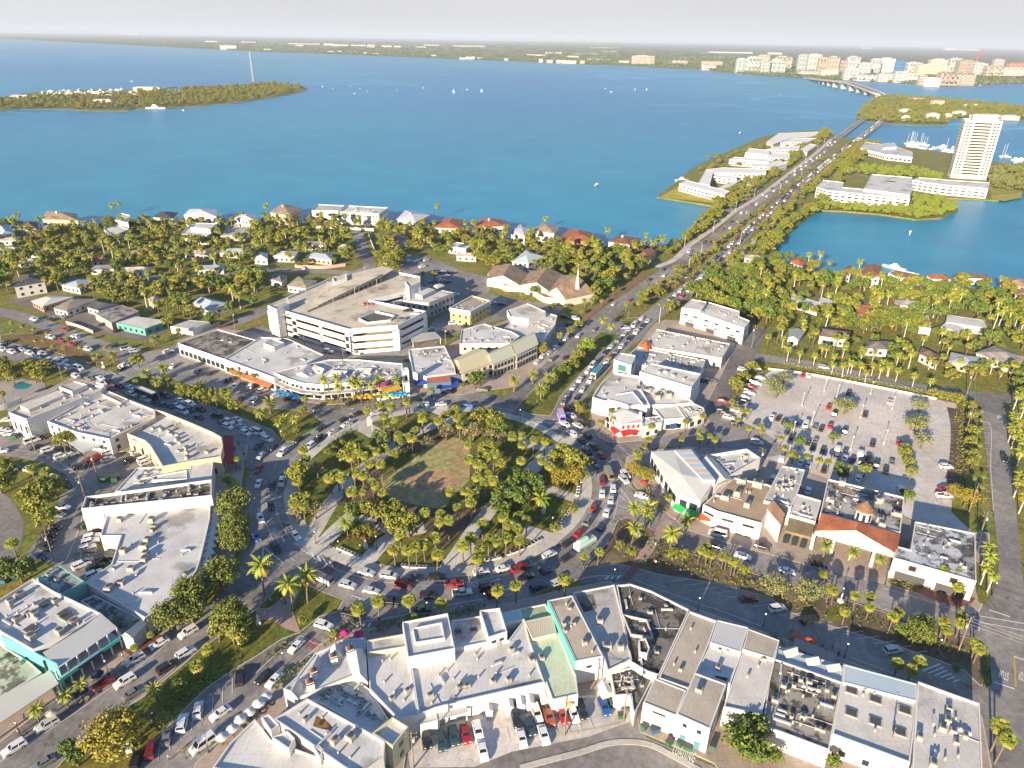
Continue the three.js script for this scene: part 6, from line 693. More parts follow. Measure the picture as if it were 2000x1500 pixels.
const cSab = [[0.17, 0.155, 0.02], [0.145, 0.15, 0.022], [0.2, 0.165, 0.02], [0.11, 0.13, 0.02]], cCoc = [[0.15, 0.16, 0.02], [0.12, 0.15, 0.02], [0.19, 0.16, 0.025]], cDate = [[0.13, 0.135, 0.035], [0.16, 0.15, 0.04], [0.1, 0.12, 0.03]], cGreen = [[0.06, 0.085, 0.012], [0.085, 0.105, 0.014], [0.05, 0.075, 0.012]], cOlive = [[0.12, 0.115, 0.016], [0.09, 0.1, 0.015], [0.15, 0.13, 0.018]], cGold = [[0.2, 0.145, 0.015], [0.16, 0.125, 0.014], [0.13, 0.11, 0.014]], cDark = [[0.08, 0.095, 0.014], [0.055, 0.075, 0.012], [0.11, 0.105, 0.016]], cBare = [[0.22, 0.16, 0.1], [0.17, 0.13, 0.08], [0.13, 0.12, 0.045]], cGrey = [[0.12, 0.12, 0.05], [0.1, 0.11, 0.04], [0.15, 0.14, 0.07]], cLime = [[0.13, 0.15, 0.015], [0.1, 0.135, 0.014]];
const K = {};
function kind(key, name, cat, list, barks) { K[key] = { name, cat, v: list.map(([t, l]) => { const g = new THREE.Group(); mesh('trunk', t, barks, g); mesh('crown', l, leafM, g); return g; }) }; }
kind('s', 'sabal_palm', 'palm', [11, 12, 13, 14, 15].map((s) => sabalParts(7, 2.0, s, cSab)), palmBarkM);
kind('c', 'coconut_palm', 'palm', [21, 22, 23].map((s) => featherParts(9, 24, 3.9, 0.75, 1.7, s, cCoc, 0.17, 1.2)), palmBarkM);
kind('r', 'royal_palm', 'palm', [31, 32, 33].map((s) => featherParts(10, 20, 3.4, 0.8, 1.75, s, cCoc, 0.2, 0.2, true)), royalBarkM);
kind('d', 'date_palm', 'palm', [41, 42].map((s) => featherParts(6, 52, 3.8, 0.5, 1.5, s, cDate, 0.34, 0.2)), palmBarkM);
kind('g', 'leafy_green_tree', 'tree', [51, 52, 53].map((s) => broadParts(4.2, 8, 26, 0.5, s, cGreen)), barkM);
kind('o', 'olive_tree', 'tree', [61, 62, 63].map((s) => broadParts(4, 7.5, 24, 0.48, s, cOlive)), barkM);
kind('y', 'golden_tree', 'tree', [71, 72].map((s) => broadParts(4.5, 8, 48, 0.3, s, cGold)), barkM);
kind('k', 'street_tree', 'tree', [81, 82].map((s) => broadParts(6, 11, 70, 0.42, s, cDark, 0.85)), barkM);
kind('b', 'bare_tree', 'tree', [91, 92].map((s) => broadParts(4, 7.5, 22, 0.3, s, cBare, 0.7, 0.5)), barkM);
kind('e', 'grey_leaved_tree', 'tree', [95, 96].map((s) => broadParts(4.6, 7.5, 30, 0.36, s, cGrey, 0.65, 0.75)), barkM);
kind('l', 'round_lime_tree', 'tree', [101].map((s) => broadParts(4.4, 8.5, 44, 0.5, s, cLime, 0.9)), barkM);
const say = { s: 'sabal palm with round fan-leaved head', c: 'coconut palm with drooping feather fronds', r: 'royal palm with pale smooth trunk', d: 'stout date palm with dense feather crown', g: 'leafy green tree', o: 'olive-green tree', y: 'golden-leaved tree', k: 'large dark-leaved street tree', b: 'nearly bare brown tree', e: 'grey-leaved tree', l: 'round lime-green tree' };
seed = 4242; const count = {}; const spare = { palm: [], tree: [] };
function plant(k, x, z, hC, where, rs = 1, y = 0.1) {                       // hC: height of the crown's middle
  const t = K[k], v = pick(t.v), base = { s: 7, c: 9, r: 10, d: 6, g: 5, o: 4.6, y: 5, k: 6.6, b: 4.8, e: 4.6, l: 4.8 }[k], sy = hC / base, sx = ('scrd'.includes(k) ? 0.55 + 0.45 * sy : sy) * rs;
  count[k] = (count[k] ?? 0) + 1; if (count[k] > 296) { spare['scrd'.includes(k) ? 'palm' : 'tree'].push([x, z, sx, sy, k]); return; }
  const o = copyOf(v, t.name, x, y, z, rr(0, 6.28), [sx, sy, sx]); if ('scrd'.includes(k)) { o.children[1].scale.set(1, 1, 1); o.children[1].scale.y = sx / sy; o.children[1].position.y = base * (1 - sx / sy); }
  o.rotation.x = rr(-0.05, 0.05); o.rotation.z = rr(-0.05, 0.05); tag(o, say[k] + ' ' + where, t.cat, (t.cat === 'palm' ? 'palms ' : 'trees ') + where); return o;
}
function grove(k, f, h, where, rs = 1) { for (const [x, z] of pairs(f)) plant(k, x, z, h * rr(0.9, 1.1), where, rs * rr(0.92, 1.08)); }
const PK = 'in the round park';
grove('s', [-55,-240,-51,-245,-48,-236,-46,-243,-44,-235,-41,-247,-40,-249,-34,-239,-33,-234,-27,-233,-25,-238,-22,-242,-20,-235,-19,-230,-41,-223,-39,-219,-35,-226,-40,-209,-44,-213,-46,-210,-43,-203,-52,-209,-49,-207,-47,-202,-55,-213,-52,-214,-51,-197,-48,-196,-54,-194,-56,-196,-58,-194,-44,-192,-49,-186,-47,-188,-40,-187,-43,-190,-69,-205,-71,-201,-68,-193,-66,-184,-63,-180,-63,-184,-66,-181], 6.8, PK);
grove('s', [-26,-176,-21,-172,-21,-176,-18,-172,-19,-188,-14,-188,-11,-186,-16,-180,-12,-181,-10,-211,-11,-205,-8,-208,-6,-210,-12,-208,-14,-206,-9,-202,-11,-196,-8,-193,-5,-194,-3,-204,-32,-159,-31,-165,-28,-159,-26,-160,-24,-162,-21,-164,-20,-157,-13,-161,-11,-164,-8,-172,-8,-160,-6,-165,-4,-164,-1,-165,0,-172,-9,-156,-2,-175,0,-171,-7,-216,-10,-217,-7,-197,-37,-222,-35,-220,-54,-207,-49,-213,-15,-217], 6.8, PK);
grove('s', [0,-223,4,-224,4,-218,8,-221,12,-221,4,-208,11,-208,13,-204,14,-212,3,-165,5,-174,3,-176,2,-169,1,-172], 6.5, PK);
grove('g', [-47,-180,-39,-180,-3,-189,-3,-183,-47,-223,-4,-233], 4.6, PK); grove('o', [-33,-177,-34,-174,-30,-173,-54,-213,-70,-199,-65,-184,-11,-244,-9,-241,-6,-238,-36,-181,-7,-236,-13,-239,-41,-179,-56,-212], 4.8, PK); grove('g', [4,-200,3,-189,9,-195,1,-197,1,-188], 4.6, PK); grove('o', [22,-211,19,-213,23,-208], 5.5, PK); grove('y', [20,-202,16,-200,22,-202], 4.6, PK);
grove('b', [-65,-204,-24,-230,-14,-231,-8,-227,-15,-228,-44,-229,-31,-223,-3,-225,-60,-181,-65,-179], 4.4, PK);
grove('c', [-48,-172], 6.5, PK); grove('c', [9,-185], 6.5, PK); grove('o', [20,-186,14,-177], 1.6, 'clipped as a shrub at the park edge', 1.3); grove('o', [-64,-222,-62,-226,-65,-219,-46,-174,-41,-173,-43,-175], 1.5, 'low over the park lawn', 1.4);
// south street and its median
grove('c', [-56,-142], 10, 'on the lawn of the south median'); grove('c', [-53,-145,-65,-147], 9, 'on the lawn of the south median');
const ST = 'on the shop pavement below the roundabout'; grove('s', [-37,-136,-33,-139,-25,-140,-17,-139,-3,-144], 6.4, ST); grove('s', [2,-146,15,-148], 6.4, ST); grove('s', [-72,-213], 6.5, 'at the edge of the ring road'); grove('s', [-24,-138,-43,-132], 2.2, ST, 0.7); grove('o', [-52,-137], 1.8, 'as a clipped shrub on the south median');
const SM = 'on the south street median'; grove('k', [-77,-149], 6.4, 'behind the curved store front'); grove('k', [-84,-180,-81,-171,-78,-164], 6.4, 'behind the curved store front', 0.9); grove('k', [-82,-142,-84,-134,-80,-137,-70,-136,-68,-134], 5.8, 'along the south street shops', 0.85);
grove('y', [-82,-102,-80,-101], 5, SM, 1.3); grove('o', [-65,-129,-67,-130,-71,-131], 4.5, SM, 0.7); grove('s', [-71,-125,-71,-119], 4.6, SM); grove('d', [-78,-113], 4, SM, 0.75); grove('g', [-74,-115,-87,-97,-90,-99], 2.8, SM, 0.9); grove('e', [-77,-108,-74,-107], 2, SM, 0.9); grove('c', [-97,-111,-101,-107,-95,-114], 4.2, 'outside the turquoise restaurant', 0.75); grove('s', [-89,-126,-87,-130], 2.8, 'outside the turquoise restaurant', 0.7); grove('b', [-66,-99], 2.2, SM, 0.7);
// left edge
grove('s', [-139,-160,-151,-195,-149,-190,-157,-198], 6.5, 'beside the curved side road'); grove('o', [-149,-188,-146,-188,-144,-181,-150,-185,-146,-191,-146,-181,-138,-174,-169,-202,-164,-196,-164,-192], 4.5, 'beside the curved side road'); grove('g', [-135,-152,-131,-153,-132,-151,-136,-151], 4, 'beside the curved side road'); grove('s', [-94,-209], 4, 'beside the red awning', 0.8); grove('s', [-90,-194,-92,-195,-88,-191], 5, 'behind the curved store front');
grove('o', [-215,-274,-210,-271,-212,-281,-209,-282,-205,-280,-202,-281,-200,-274,-223,-285,-161,-221,-159,-221,-167,-291], 4, 'around the pool terrace'); grove('s', [-203,-254,-205,-285,-207,-277,-202,-273], 5, 'around the pool terrace');
// west street median and the restaurant row
const WM = 'on the west street median'; grove('d', [-155,-274,-150,-279,-147,-267], 5, WM); grove('d', [-96,-242,-95,-249], 5, WM); grove('s', [-156,-267,-137,-264,-144,-269,-117,-252,-113,-253,-113,-257], 5, WM, 0.85); grove('o', [-130,-260,-125,-258,-122,-260,-117,-261,-135,-262,-109,-250,-130,-264], 3.2, WM); grove('e', [-129,-267], 4, WM, 0.8); grove('c', [-87,-234,-85,-236,-81,-236], 5, WM, 0.8); grove('o', [-82,-248,-84,-230,-80,-232], 2.6, WM, 0.8); grove('s', [-120,-278,-116,-275,-109,-273], 5.5, 'along the restaurant row', 0.7);
grove('c', [-76,-260,-71,-261,-63,-262,-64,-259,-54,-262,-46,-263,-68,-255,-61,-258,-56,-257], 9.5, 'among the umbrellas of the restaurant row', 0.75); grove('s', [-83,-255,-33,-264,-21,-269,-37,-256,-60,-269], 4.4, 'among the umbrellas of the restaurant row', 0.85); grove('g', [-14,-276,-16,-274], 5, 'beside the cream gabled shop', 0.8); grove('y', [-75,-258,-72,-256], 1.8, 'at the end of the umbrella terrace', 0.8); grove('o', [-69,-258,-66,-259], 1.6, 'at the end of the umbrella terrace', 0.8);
grove('s', [-250,-333,-241,-328,-233,-324,-224,-319,-225,-311,-220,-310,-212,-304,-206,-302,-199,-303,-187,-302,-241,-320,-210,-312], 4.2, 'on the dry verge of the west street', 0.75); grove('d', [-186,-292,-180,-295,-171,-315], 4, 'on the dry verge of the west street', 0.8); grove('o', [-218,-279,-213,-280,-213,-285,-207,-283,-206,-285,-225,-287], 3.5, 'above the traffic queue');
// boulevard
const BM = 'on the boulevard median'; grove('d', [1,-272,12,-264,9,-280,16,-275], 5, BM); grove('g', [23,-286,26,-291,20,-285], 3.6, BM); grove('l', [35,-313], 4.8, BM); grove('y', [14,-310], 4, 'in front of the cream gabled shops', 0.95); grove('c', [45,-344,49,-336], 6.5, BM); grove('o', [89,-377,85,-371,81,-402,85,-399,27,-293,22,-288,30,-302], 4, BM); grove('s', [62,-373,74,-380,81,-403,103,-397,125,-478,130,-481,157,-529,151,-517,197,-603,212,-626,184,-585], 5, BM); grove('b', [97,-424,94,-418,136,-490,141,-498], 3.5, BM); grove('s', [26,-254,44,-300], 4, 'at the corner of the boulevard', 0.8); grove('y', [27,-252,27,-258], 2.4, 'at the corner of the boulevard', 0.9);
grove('c', [13,-337,23,-326], 4.5, 'beside the boulevard shops', 0.8); grove('o', [29,-338,34,-346], 3, 'beside the boulevard shops'); grove('d', [40,-380,44,-382], 3.6, 'beside the church', 0.8); grove('g', [7,-406,13,-395], 4.4, 'beside the church'); grove('s', [49,-380,58,-399,55,-410,20,-368,5,-389], 4.6, 'beside the church', 0.9); grove('o', [23,-378,29,-376,37,-366], 2, 'beside the church');
// north-east corner
const NC = 'beside the red-windowed shop'; grove('s', [34,-237,39,-245,39,-240,52,-236], 5, NC, 0.85); grove('s', [50,-226,62,-227,70,-232,69,-227,73,-230,74,-226,66,-239,74,-244], 4.6, 'along the north-east side street', 0.85); grove('s', [44,-216,47,-220,44,-213,50,-189,63,-182,66,-180], 5, 'outside the striped-roof restaurant', 0.85); grove('y', [44,-206,42,-208,46,-204], 3.4, 'outside the striped-roof restaurant', 0.9); grove('g', [59,-188], 2.4, 'outside the striped-roof restaurant', 0.6);
// south-east median
const SE = 'on the south-east street median'; grove('c', [38,-180,41,-178,43,-180,52,-175,36,-170], 7, SE, 0.9); grove('c', [46,-165], 8.5, SE); grove('s', [54,-163,57,-165,56,-162,57,-161,60,-160,61,-160,62,-158,63,-158,21,-160,25,-161], 5, SE, 0.85); grove('s', [86,-154,85,-148,86,-147,91,-145,95,-146,93,-142,86,-140,97,-138,100,-140,109,-136,109,-134,113,-136,115,-139,120,-150], 5, SE, 0.9); grove('s', [113,-129,113,-128], 5.5, SE, 0.9); grove('s', [92,-124,97,-124,94,-122], 4, 'beside the kerb of the south-east street'); grove('k', [104,-136,102,-133], 4.6, SE, 0.8); grove('g', [99,-136], 2.5, SE, 0.7); grove('e', [72,-151,79,-148,81,-149], 4, SE, 1); grove('o', [66,-158,32,-168,35,-165,47,-164,50,-164], 2.4, SE, 0.9); grove('g', [107,-125], 1.2, 'as a ball-shaped bush at the street corner', 1.2);
grove('d', [91,-166,98,-164,105,-162], 4.6, 'in front of the cupola arcade', 0.75); grove('s', [118,-155,122,-154], 6.5, 'in front of the cream corner store', 0.8); grove('r', [136,-164,134,-160], 7, 'on the street corner lawn', 0.85); grove('r', [131,-156,131,-153], 6, 'on the street corner lawn', 0.85);
grove('s', [103,-104,102,-101], 7, 'on the side street verge'); grove('g', [50,-102,49,-101,51,-100,48,-104,52,-105], 4.5, 'beside the streaked-roof shop', 0.9); grove('g', [67,-99,55,-100], 3, 'behind the sooty grill restaurant', 0.8);
// parking lot
const LT = 'in the rear parking lot'; grove('e', [111,-270,118,-282,111,-276,134,-256,136,-258,165,-258,159,-246,155,-241,152,-230,155,-244,133,-259], 4, LT); grove('s', [99,-229,98,-222,104,-216,107,-214,110,-212,116,-209], 4.6, LT, 0.85); grove('g', [120,-232,106,-240,106,-228,114,-212,113,-207,129,-195], 3.2, LT, 0.9); grove('o', [141,-221,140,-216,143,-225,138,-210,122,-210,100,-218], 3, LT, 0.9); grove('s', [89,-258,91,-250,93,-250,87,-243,89,-235,94,-238,89,-254,94,-235], 4.4, LT, 0.85); grove('o', [96,-274,101,-284,108,-295,96,-278], 3.4, LT); grove('y', [147,-193,146,-197,149,-193], 4, 'at the corner of the parking lot', 0.9); grove('o', [179,-270,182,-268,185,-266,178,-272], 3, 'at the corner of the parking lot');
grove('o', [187,-261,183,-252,176,-240,166,-222,163,-217,171,-232], 2.8, 'between the parking lot and the side street'); grove('s', [189,-256,184,-248,181,-242,172,-228,161,-207,157,-201,157,-206], 3, 'between the parking lot and the side street', 0.6);
grove('r', [206,-262,203,-253,194,-245,193,-240,186,-231,185,-226,180,-218,188,-236,170,-202,167,-199,163,-190,189,-232], 6.5, 'along the outer side street'); grove('g', [220,-281,216,-272,226,-298,227,-293,226,-289], 4, 'along the outer side street');
grove('r', [144,-294,148,-292,153,-295,156,-287,164,-291,169,-294,170,-288,175,-283,180,-279,162,-294,156,-293], 5.5, 'along the palm-lined street', 0.9); grove('r', [129,-309,134,-307,140,-305,149,-314,148,-303,157,-314,169,-309,168,-298,179,-306,188,-316,152,-296,162,-306,169,-293,192,-302,205,-301,218,-298,221,-295,209,-318,202,-328,189,-321,132,-325], 5.5, 'along the palm-lined street', 0.85);
grove('r', [196,-466,203,-466,222,-449,172,-423,182,-418,181,-403,249,-390,253,-393,253,-388,260,-361,263,-359,263,-353,188,-401,221,-415], 9, 'among the basin villas', 0.95); grove('k', [187,-350,193,-353,199,-353,205,-351,212,-357,194,-360,202,-363,181,-346], 6, 'merged in the giant spreading crown', 1.15);
grove('c', [-327,-584,-328,-596,-356,-534,-242,-442,-230,-449,-223,-449,-345,-537,-379,-545,-277,-443], 8, 'rising above the waterfront gardens'); grove('c', [-65,-599,-125,-489,-202,-588,-119,-553], 8.5, 'rising above the waterfront gardens'); grove('c', [25,-567,69,-531,96,-519], 7, 'rising above the waterfront gardens'); grove('l', [-151,-408], 6, 'beside the garden street', 1.2); grove('l', [-154,-405,-159,-412], 6, 'beside the garden street', 1.1); grove('l', [-159,-489,-153,-493,-165,-496,-145,-487], 3.5, 'as a clipped bamboo clump', 0.9);
// loose planting by area; nearest become objects, what lies beyond the count is one mass
function clear(x, z, r = 0) { for (const p of paved) if (inside(p, x, z)) return false; for (const p of solids) if (inside(p, x, z) || (r && (inside(p, x, z + r) || inside(p, x, z - r)))) return false; for (const [l, w] of tracks) for (const q of l) if ((q[0] - x) ** 2 + (q[1] - z) ** 2 < (w + 1.5) ** 2) return false; return true; }
function scatter(f, step, mix, where, h = 4.2, keep = 0.9) { const p = pairs(f), xs = p.map((q) => q[0]), zs = p.map((q) => q[1]); for (let z = Math.max(...zs); z > Math.min(...zs); z -= step) for (let x = Math.min(...xs); x < Math.max(...xs); x += step) { const X = x + rr(-0.45, 0.45) * step, Z = z + rr(-0.45, 0.45) * step; if (rnd() > keep || !inside(p, X, Z) || !clear(X, Z, 'scrd'.includes(mix[0]) ? 3 : 3.5)) continue; const k = mix[Math.floor(rnd() * mix.length)]; plant(k, X, Z, ('scrd'.includes(k) ? h * 1.75 : h) * rr(0.55, 1.4), where, rr(0.8, 1.2)); } }
scatter([102,-420,125,-453,154,-438,144,-385,131,-352,124,-345,103,-396], 6, 'gggo', 'in the hedge wood behind the white modern office', 4.6, 1);
scatter([124,-338,150,-353,238,-305,229,-291,194,-289,154,-304,118,-318], 7.5, 'osgrs', 'in the gardens of the palm-lined street', 3.6);
scatter([-277,-365,-257,-392,-181,-353,-158,-370,-141,-371,-146,-340,-163,-313,-208,-337,-256,-366], 8, 'ossgo', 'in the gardens off the corner street', 3.8);
scatter([-79,-442,-12,-377,-37,-403,-52,-432], 8, 'oss', 'in the church car park', 3.6, 0.6);
scatter([-1,-435,37,-484,95,-488,85,-451,59,-403,42,-380,34,-431], 6.5, 'gosssg', 'in the wood behind the church', 4.6, 1);
scatter([180,-490,199,-454,225,-436,283,-425,320,-429,240,-308,205,-335,169,-347,128,-352,130,-421], 7, 'gogsorg', 'in the villa gardens by the basin', 4.6, 0.95);
scatter([-321,-418,-247,-443,-155,-432,-138,-363,-183,-357,-254,-387,-285,-364], 6.6, 'ossgsrsgo', 'in the gardens behind the pool terrace', 4.4, 0.93);
scatter([-406,-528,-342,-537,-280,-552,-206,-570,-156,-564,-122,-556,-104,-452,-145,-444,-239,-427,-323,-407], 6.6, 'gosscsorsg', 'in the gardens along the shore', 4.4, 0.95);
scatter([-108,-557,-57,-546,-17,-530,46,-508,86,-503,118,-516,93,-481,66,-461,-1,-435,-21,-456,-73,-491,-92,-477], 7, 'gosgcso', 'in the gardens near the church', 4.6, 0.97);
scatter([-99,-476,-79,-484,-70,-442,-78,-431], 6, 'go', 'beside the parking garage', 4);
scatter([104,-482,152,-565,233,-716,362,-953,520,-1245,518,-1273,359,-983,227,-728,156,-601,123,-524], 5.5, 'osoog', 'along the causeway shore path', 3.4, 1); scatter([136,-442,196,-551,262,-670,352,-828,512,-1101,501,-1111,328,-809,254,-674,168,-519,128,-442], 5.5, 'gosog', 'along the causeway queue', 3.4, 1); scatter([64,-378,115,-465,180,-577,291,-773,477,-1108,374,-921,259,-708,185,-577,109,-430,69,-365], 7, 'sosbo', 'on the causeway median', 3, 0.9);
scatter([105,-488,195,-665,276,-805,515,-1244,527,-1296,298,-875,191,-688,144,-564], 8, 'ogo', 'on the causeway embankment', 3.8);
scatter([143,-443,191,-536,233,-606,260,-644,282,-672,386,-883,525,-1131,536,-1104,399,-885,282,-661,218,-569,178,-492,148,-438], 7, 'gogo', 'on the mangrove bank of the causeway', 4.4, 1);
scatter([252,-619,273,-647,294,-644,321,-634,345,-618,371,-626,405,-663,413,-701,389,-716,369,-667,323,-657,283,-676], 5.2, 'lol', 'in the mangrove fringe of the basin', 2.9, 1);
scatter([394,-903,479,-874,488,-840,439,-754,446,-820,368,-839], 7, 'lgl', 'in the green wood behind the residences', 3.6, 1);
scatter([566,-883,641,-928,529,-753,495,-759], 8, 'ge', 'in the wood beside the tower', 4.6);
scatter([243,-949,498,-1242,493,-1188,298,-875,214,-741,204,-783,175,-751], 13, 'og', 'between the condominiums', 3.2, 0.7);
scatter([668,-1500,826,-1830,1017,-2166,1082,-2205,1147,-2101,1220,-1950,1224,-1807,1073,-1577,977,-1536,935,-1594,812,-1440,709,-1447], 12, 'ogog', 'on the bridge island', 4.6, 0.9);
scatter([...[-1086,-1568,-1073,-1712,-1017,-1724,-916,-1786,-934,-1913,-855,-2031,-766,-2163], ...[-735,-2294,-638,-2258,-580,-2126,-584,-1881,-596,-1757], ...[-650,-1622,-706,-1533,-745,-1461,-829,-1454,-912,-1466,-961,-1417,-975,-1401]], 15, 'ooo', 'on the marina island', 5, 0.95);
{ const put = (name, src, geo, label) => { if (!src.length) return; const m = new THREE.InstancedMesh(geo, leafM, src.length), d = new THREE.Object3D(), c = new THREE.Color(); src.forEach(([x, z, sx, sy, k], i) => { d.position.set(x, 0.1, z); d.rotation.y = i * 1.7; d.scale.set(sx, sy, sx); d.updateMatrix(); m.setMatrixAt(i, d.matrix); c.setRGB(...('g'.includes(k) ? [0.75, 0.85, 0.9] : 'l'.includes(k) ? [1.05, 1.15, 0.9] : [rr(0.9, 1.15), rr(0.9, 1.05), 0.9])); m.setColorAt(i, c); }); shade(m); top(name, m); tag(m, label, 'trees', null, 'stuff'); };
  console.log('spare', spare.tree.length, spare.palm.length, JSON.stringify(count));
  put('tree_canopy', spare.tree, K.o.v[0].children[1].geometry, 'dense mixed tree canopy of gardens, embankments and islands'); put('palm_canopy', spare.palm, K.s.v[1].children[1].geometry, 'palm heads massed in the far gardens');
}
{ // the far mainland's tree cover, too far to count
  const g = new GB(); seed = 77; for (let i = 0; i < 16; i++) leafy(g, [rr(-14, 14), rr(1, 6), rr(-9, 9)], rr(4, 6), 8, 3.4, [[0.07, 0.085, 0.035], [0.085, 0.09, 0.045], [0.055, 0.07, 0.03]]);
  const geo = g.geo(), N = 26000, m = new THREE.InstancedMesh(geo, leafM, N), d = new THREE.Object3D(), shore = [-14000, -13800, -8765, -13416, ...[-2239,-6753,-1004,-5929,-34,-5133], ...[639,-4556,973,-4078,1116,-3492], ...[1337,-3181,1513,-2959,1717,-2933,2066,-3177,2245,-2749]]; const sp = pairs(shore); let k = 0;
  for (let i = 0; k < N && i < 200000; i++) { const x = rr(-9000, 12000), t = rnd(), dz = 20 + 11000 * t * t * t + 260 * t; let z0 = null; for (let j = 0; j + 1 < sp.length; j++) { const [x0, a] = sp[j], [x1, c] = sp[j + 1]; if (x >= Math.min(x0, x1) && x <= Math.max(x0, x1)) { const q = a + (c - a) * (x - x0) / (x1 - x0 || 1); z0 = z0 === null ? q : Math.min(z0, q); } } if (z0 === null || Math.abs(x) > -(z0 - dz) * 0.9) continue; d.position.set(x, 0, z0 - dz); d.rotation.y = rr(0, 6); const s = rr(0.7, 1.3) * (1 + dz / 5000); d.scale.set(s * (1 + dz / 3000), rr(0.7, 1.2), s); d.updateMatrix(); m.setMatrixAt(k++, d.matrix); }
  m.count = k; shade(m); top('far_tree_cover', m); tag(m, 'hazy continuous tree cover of the far mainland', 'trees', null, 'stuff');
}
// ---------- vehicles ----------
const paint = { w: [0.66, 0.66, 0.66], s: [0.48, 0.49, 0.5], g: [0.16, 0.165, 0.17], b: [0.018, 0.019, 0.022], r: [0.3, 0.015, 0.015], n: [0.02, 0.035, 0.1], m: [0.16, 0.012, 0.022], t: [0.03, 0.06, 0.07], o: [0.33, 0.08, 0.02], u: [0.025, 0.09, 0.28], k: [0.2, 0.17, 0.1], y: [0.5, 0.3, 0.02], p: [0.18, 0.12, 0.45] };
const hue = { w: 'white', s: 'silver', g: 'grey', b: 'black', r: 'red', n: 'navy', m: 'maroon', t: 'dark teal', o: 'orange', u: 'blue', k: 'khaki', y: 'yellow', p: 'purple' };
const carM = {}; for (const k in paint) { carM[k] = new THREE.MeshPhysicalMaterial({ color: new THREE.Color().setRGB(...paint[k]), roughness: 0.35, metalness: 0.1, clearcoat: 0.6, clearcoatRoughness: 0.1 }); }
const tyreM = M([0.02, 0.02, 0.02], null, 0.9), rimM = M([0.45, 0.45, 0.46], null, 0.35, { metal: 0.7 }), lampM = M([0.75, 0.75, 0.7], null, 0.2), tailM = M([0.35, 0.01, 0.01], null, 0.3), carGlassM = M([0.012, 0.016, 0.02], null, 0.08);
const ni = (g) => { const q = g.index ? g.toNonIndexed() : g; for (const a of Object.keys(q.attributes)) if (!['position', 'normal', 'uv'].includes(a)) q.deleteAttribute(a); return q; };
function carKit(L, W, belt, roof, prof, cab, bed) {                          // prof: side outline of the lower body; cab: [rear belt x, front belt x, rear roof x, front roof x]
  const sh = new THREE.Shape(prof.map(([x, y]) => V2(x, y))), ex = new THREE.ExtrudeGeometry(sh, { depth: W - 0.24, bevelEnabled: true, bevelSize: 0.1, bevelThickness: 0.12, bevelSegments: 2, curveSegments: 4 }); ex.translate(0, 0, -(W - 0.24) / 2);
  const [a, c, d, e] = cab, w0 = W / 2 - 0.09, w1 = W / 2 - 0.26, gl = new GB(), Y0 = belt - 0.05, Y1 = roof - 0.05; const B = [[a, w0], [c, w0], [c, -w0], [a, -w0]].map(([x, z]) => [x, Y0, z]), T2 = [[d, w1], [e, w1], [e, -w1], [d, -w1]].map(([x, z]) => [x, Y1, z]);
  for (let i = 0; i < 4; i++) { const j = (i + 1) % 4; gl.quad(B[i], B[j], T2[j], T2[i]); } 
  const rf = new GB(); rf.box((d + e) / 2, roof - 0.07, 0, e - d + 0.12, 0.08, w1 * 2 + 0.08); for (let i = 0; i < 4; i++) rf.tube([B[i], T2[i]], 0.055, 5); const mid = (a + c) / 2 - 0.1, mr = (d + e) / 2 - 0.1; for (const s of [1, -1]) rf.tube([[mid, Y0, s * (w0 + 0.01)], [mr, Y1, s * (w1 + 0.02)]], 0.05, 5);
  if (bed) { const [b0, b1] = bed; rf.box((b0 + b1) / 2, belt - 0.02, W / 2 - 0.12, b1 - b0, 0.3, 0.1).box((b0 + b1) / 2, belt - 0.02, -W / 2 + 0.12, b1 - b0, 0.3, 0.1).box(b0, belt - 0.02, 0, 0.1, 0.3, W - 0.2); }
  return { L, W, body: mergeGeometries([ni(ex), ni(rf.geo())]), glass: gl.geo(), wb: L * 0.29, bed };
}
const kit = {
  s: carKit(4.7, 1.84, 0.98, 1.46, [[-2.25, 0.3], [-2.28, 0.75], [-2.1, 0.93], [-1.5, 0.97], [0.95, 0.95], [1.9, 0.8], [2.22, 0.62], [2.24, 0.3]], [-1.75, 1.05, -1.05, 0.3]),
  u: carKit(4.75, 1.94, 1.1, 1.74, [[-2.25, 0.34], [-2.3, 0.8], [-2.2, 1.08], [0.9, 1.06], [1.9, 0.95], [2.22, 0.72], [2.24, 0.34]], [-2.2, 1.05, -1.95, 0.35]),
  p: carKit(5.6, 2.0, 1.1, 1.82, [[-2.7, 0.45], [-2.72, 0.98], [-0.8, 1.0], [1.1, 1.05], [2.4, 0.98], [2.66, 0.78], [2.66, 0.42]], [-0.9, 1.3, -0.7, 0.7], [-2.65, -0.95]),
  v: carKit(5.5, 2.0, 1.25, 2.25, [[-2.65, 0.36], [-2.68, 1.2], [1.6, 1.22], [2.3, 1.05], [2.6, 0.75], [2.6, 0.36]], [-2.62, 1.75, -2.5, 0.95]),
};
const kindName = { s: ['sedan', 'sedan', 'car'], u: ['sport_utility_car', 'SUV', 'car'], p: ['pickup_truck', 'pickup truck', 'pickup'], v: ['van', 'van', 'van'] };
const wheelG = new THREE.CylinderGeometry(0.35, 0.35, 0.24, 14).rotateX(Math.PI / 2), rimG = new THREE.CylinderGeometry(0.21, 0.21, 0.26, 8).rotateX(Math.PI / 2);
const nearWheels = (() => { const a = []; for (const [x, z] of [[1, 1], [1, -1], [-1, 1], [-1, -1]]) { const g = wheelG.clone(); g.translate(x, 0.35, z); a.push(g); } return a; })();
const proto = {};
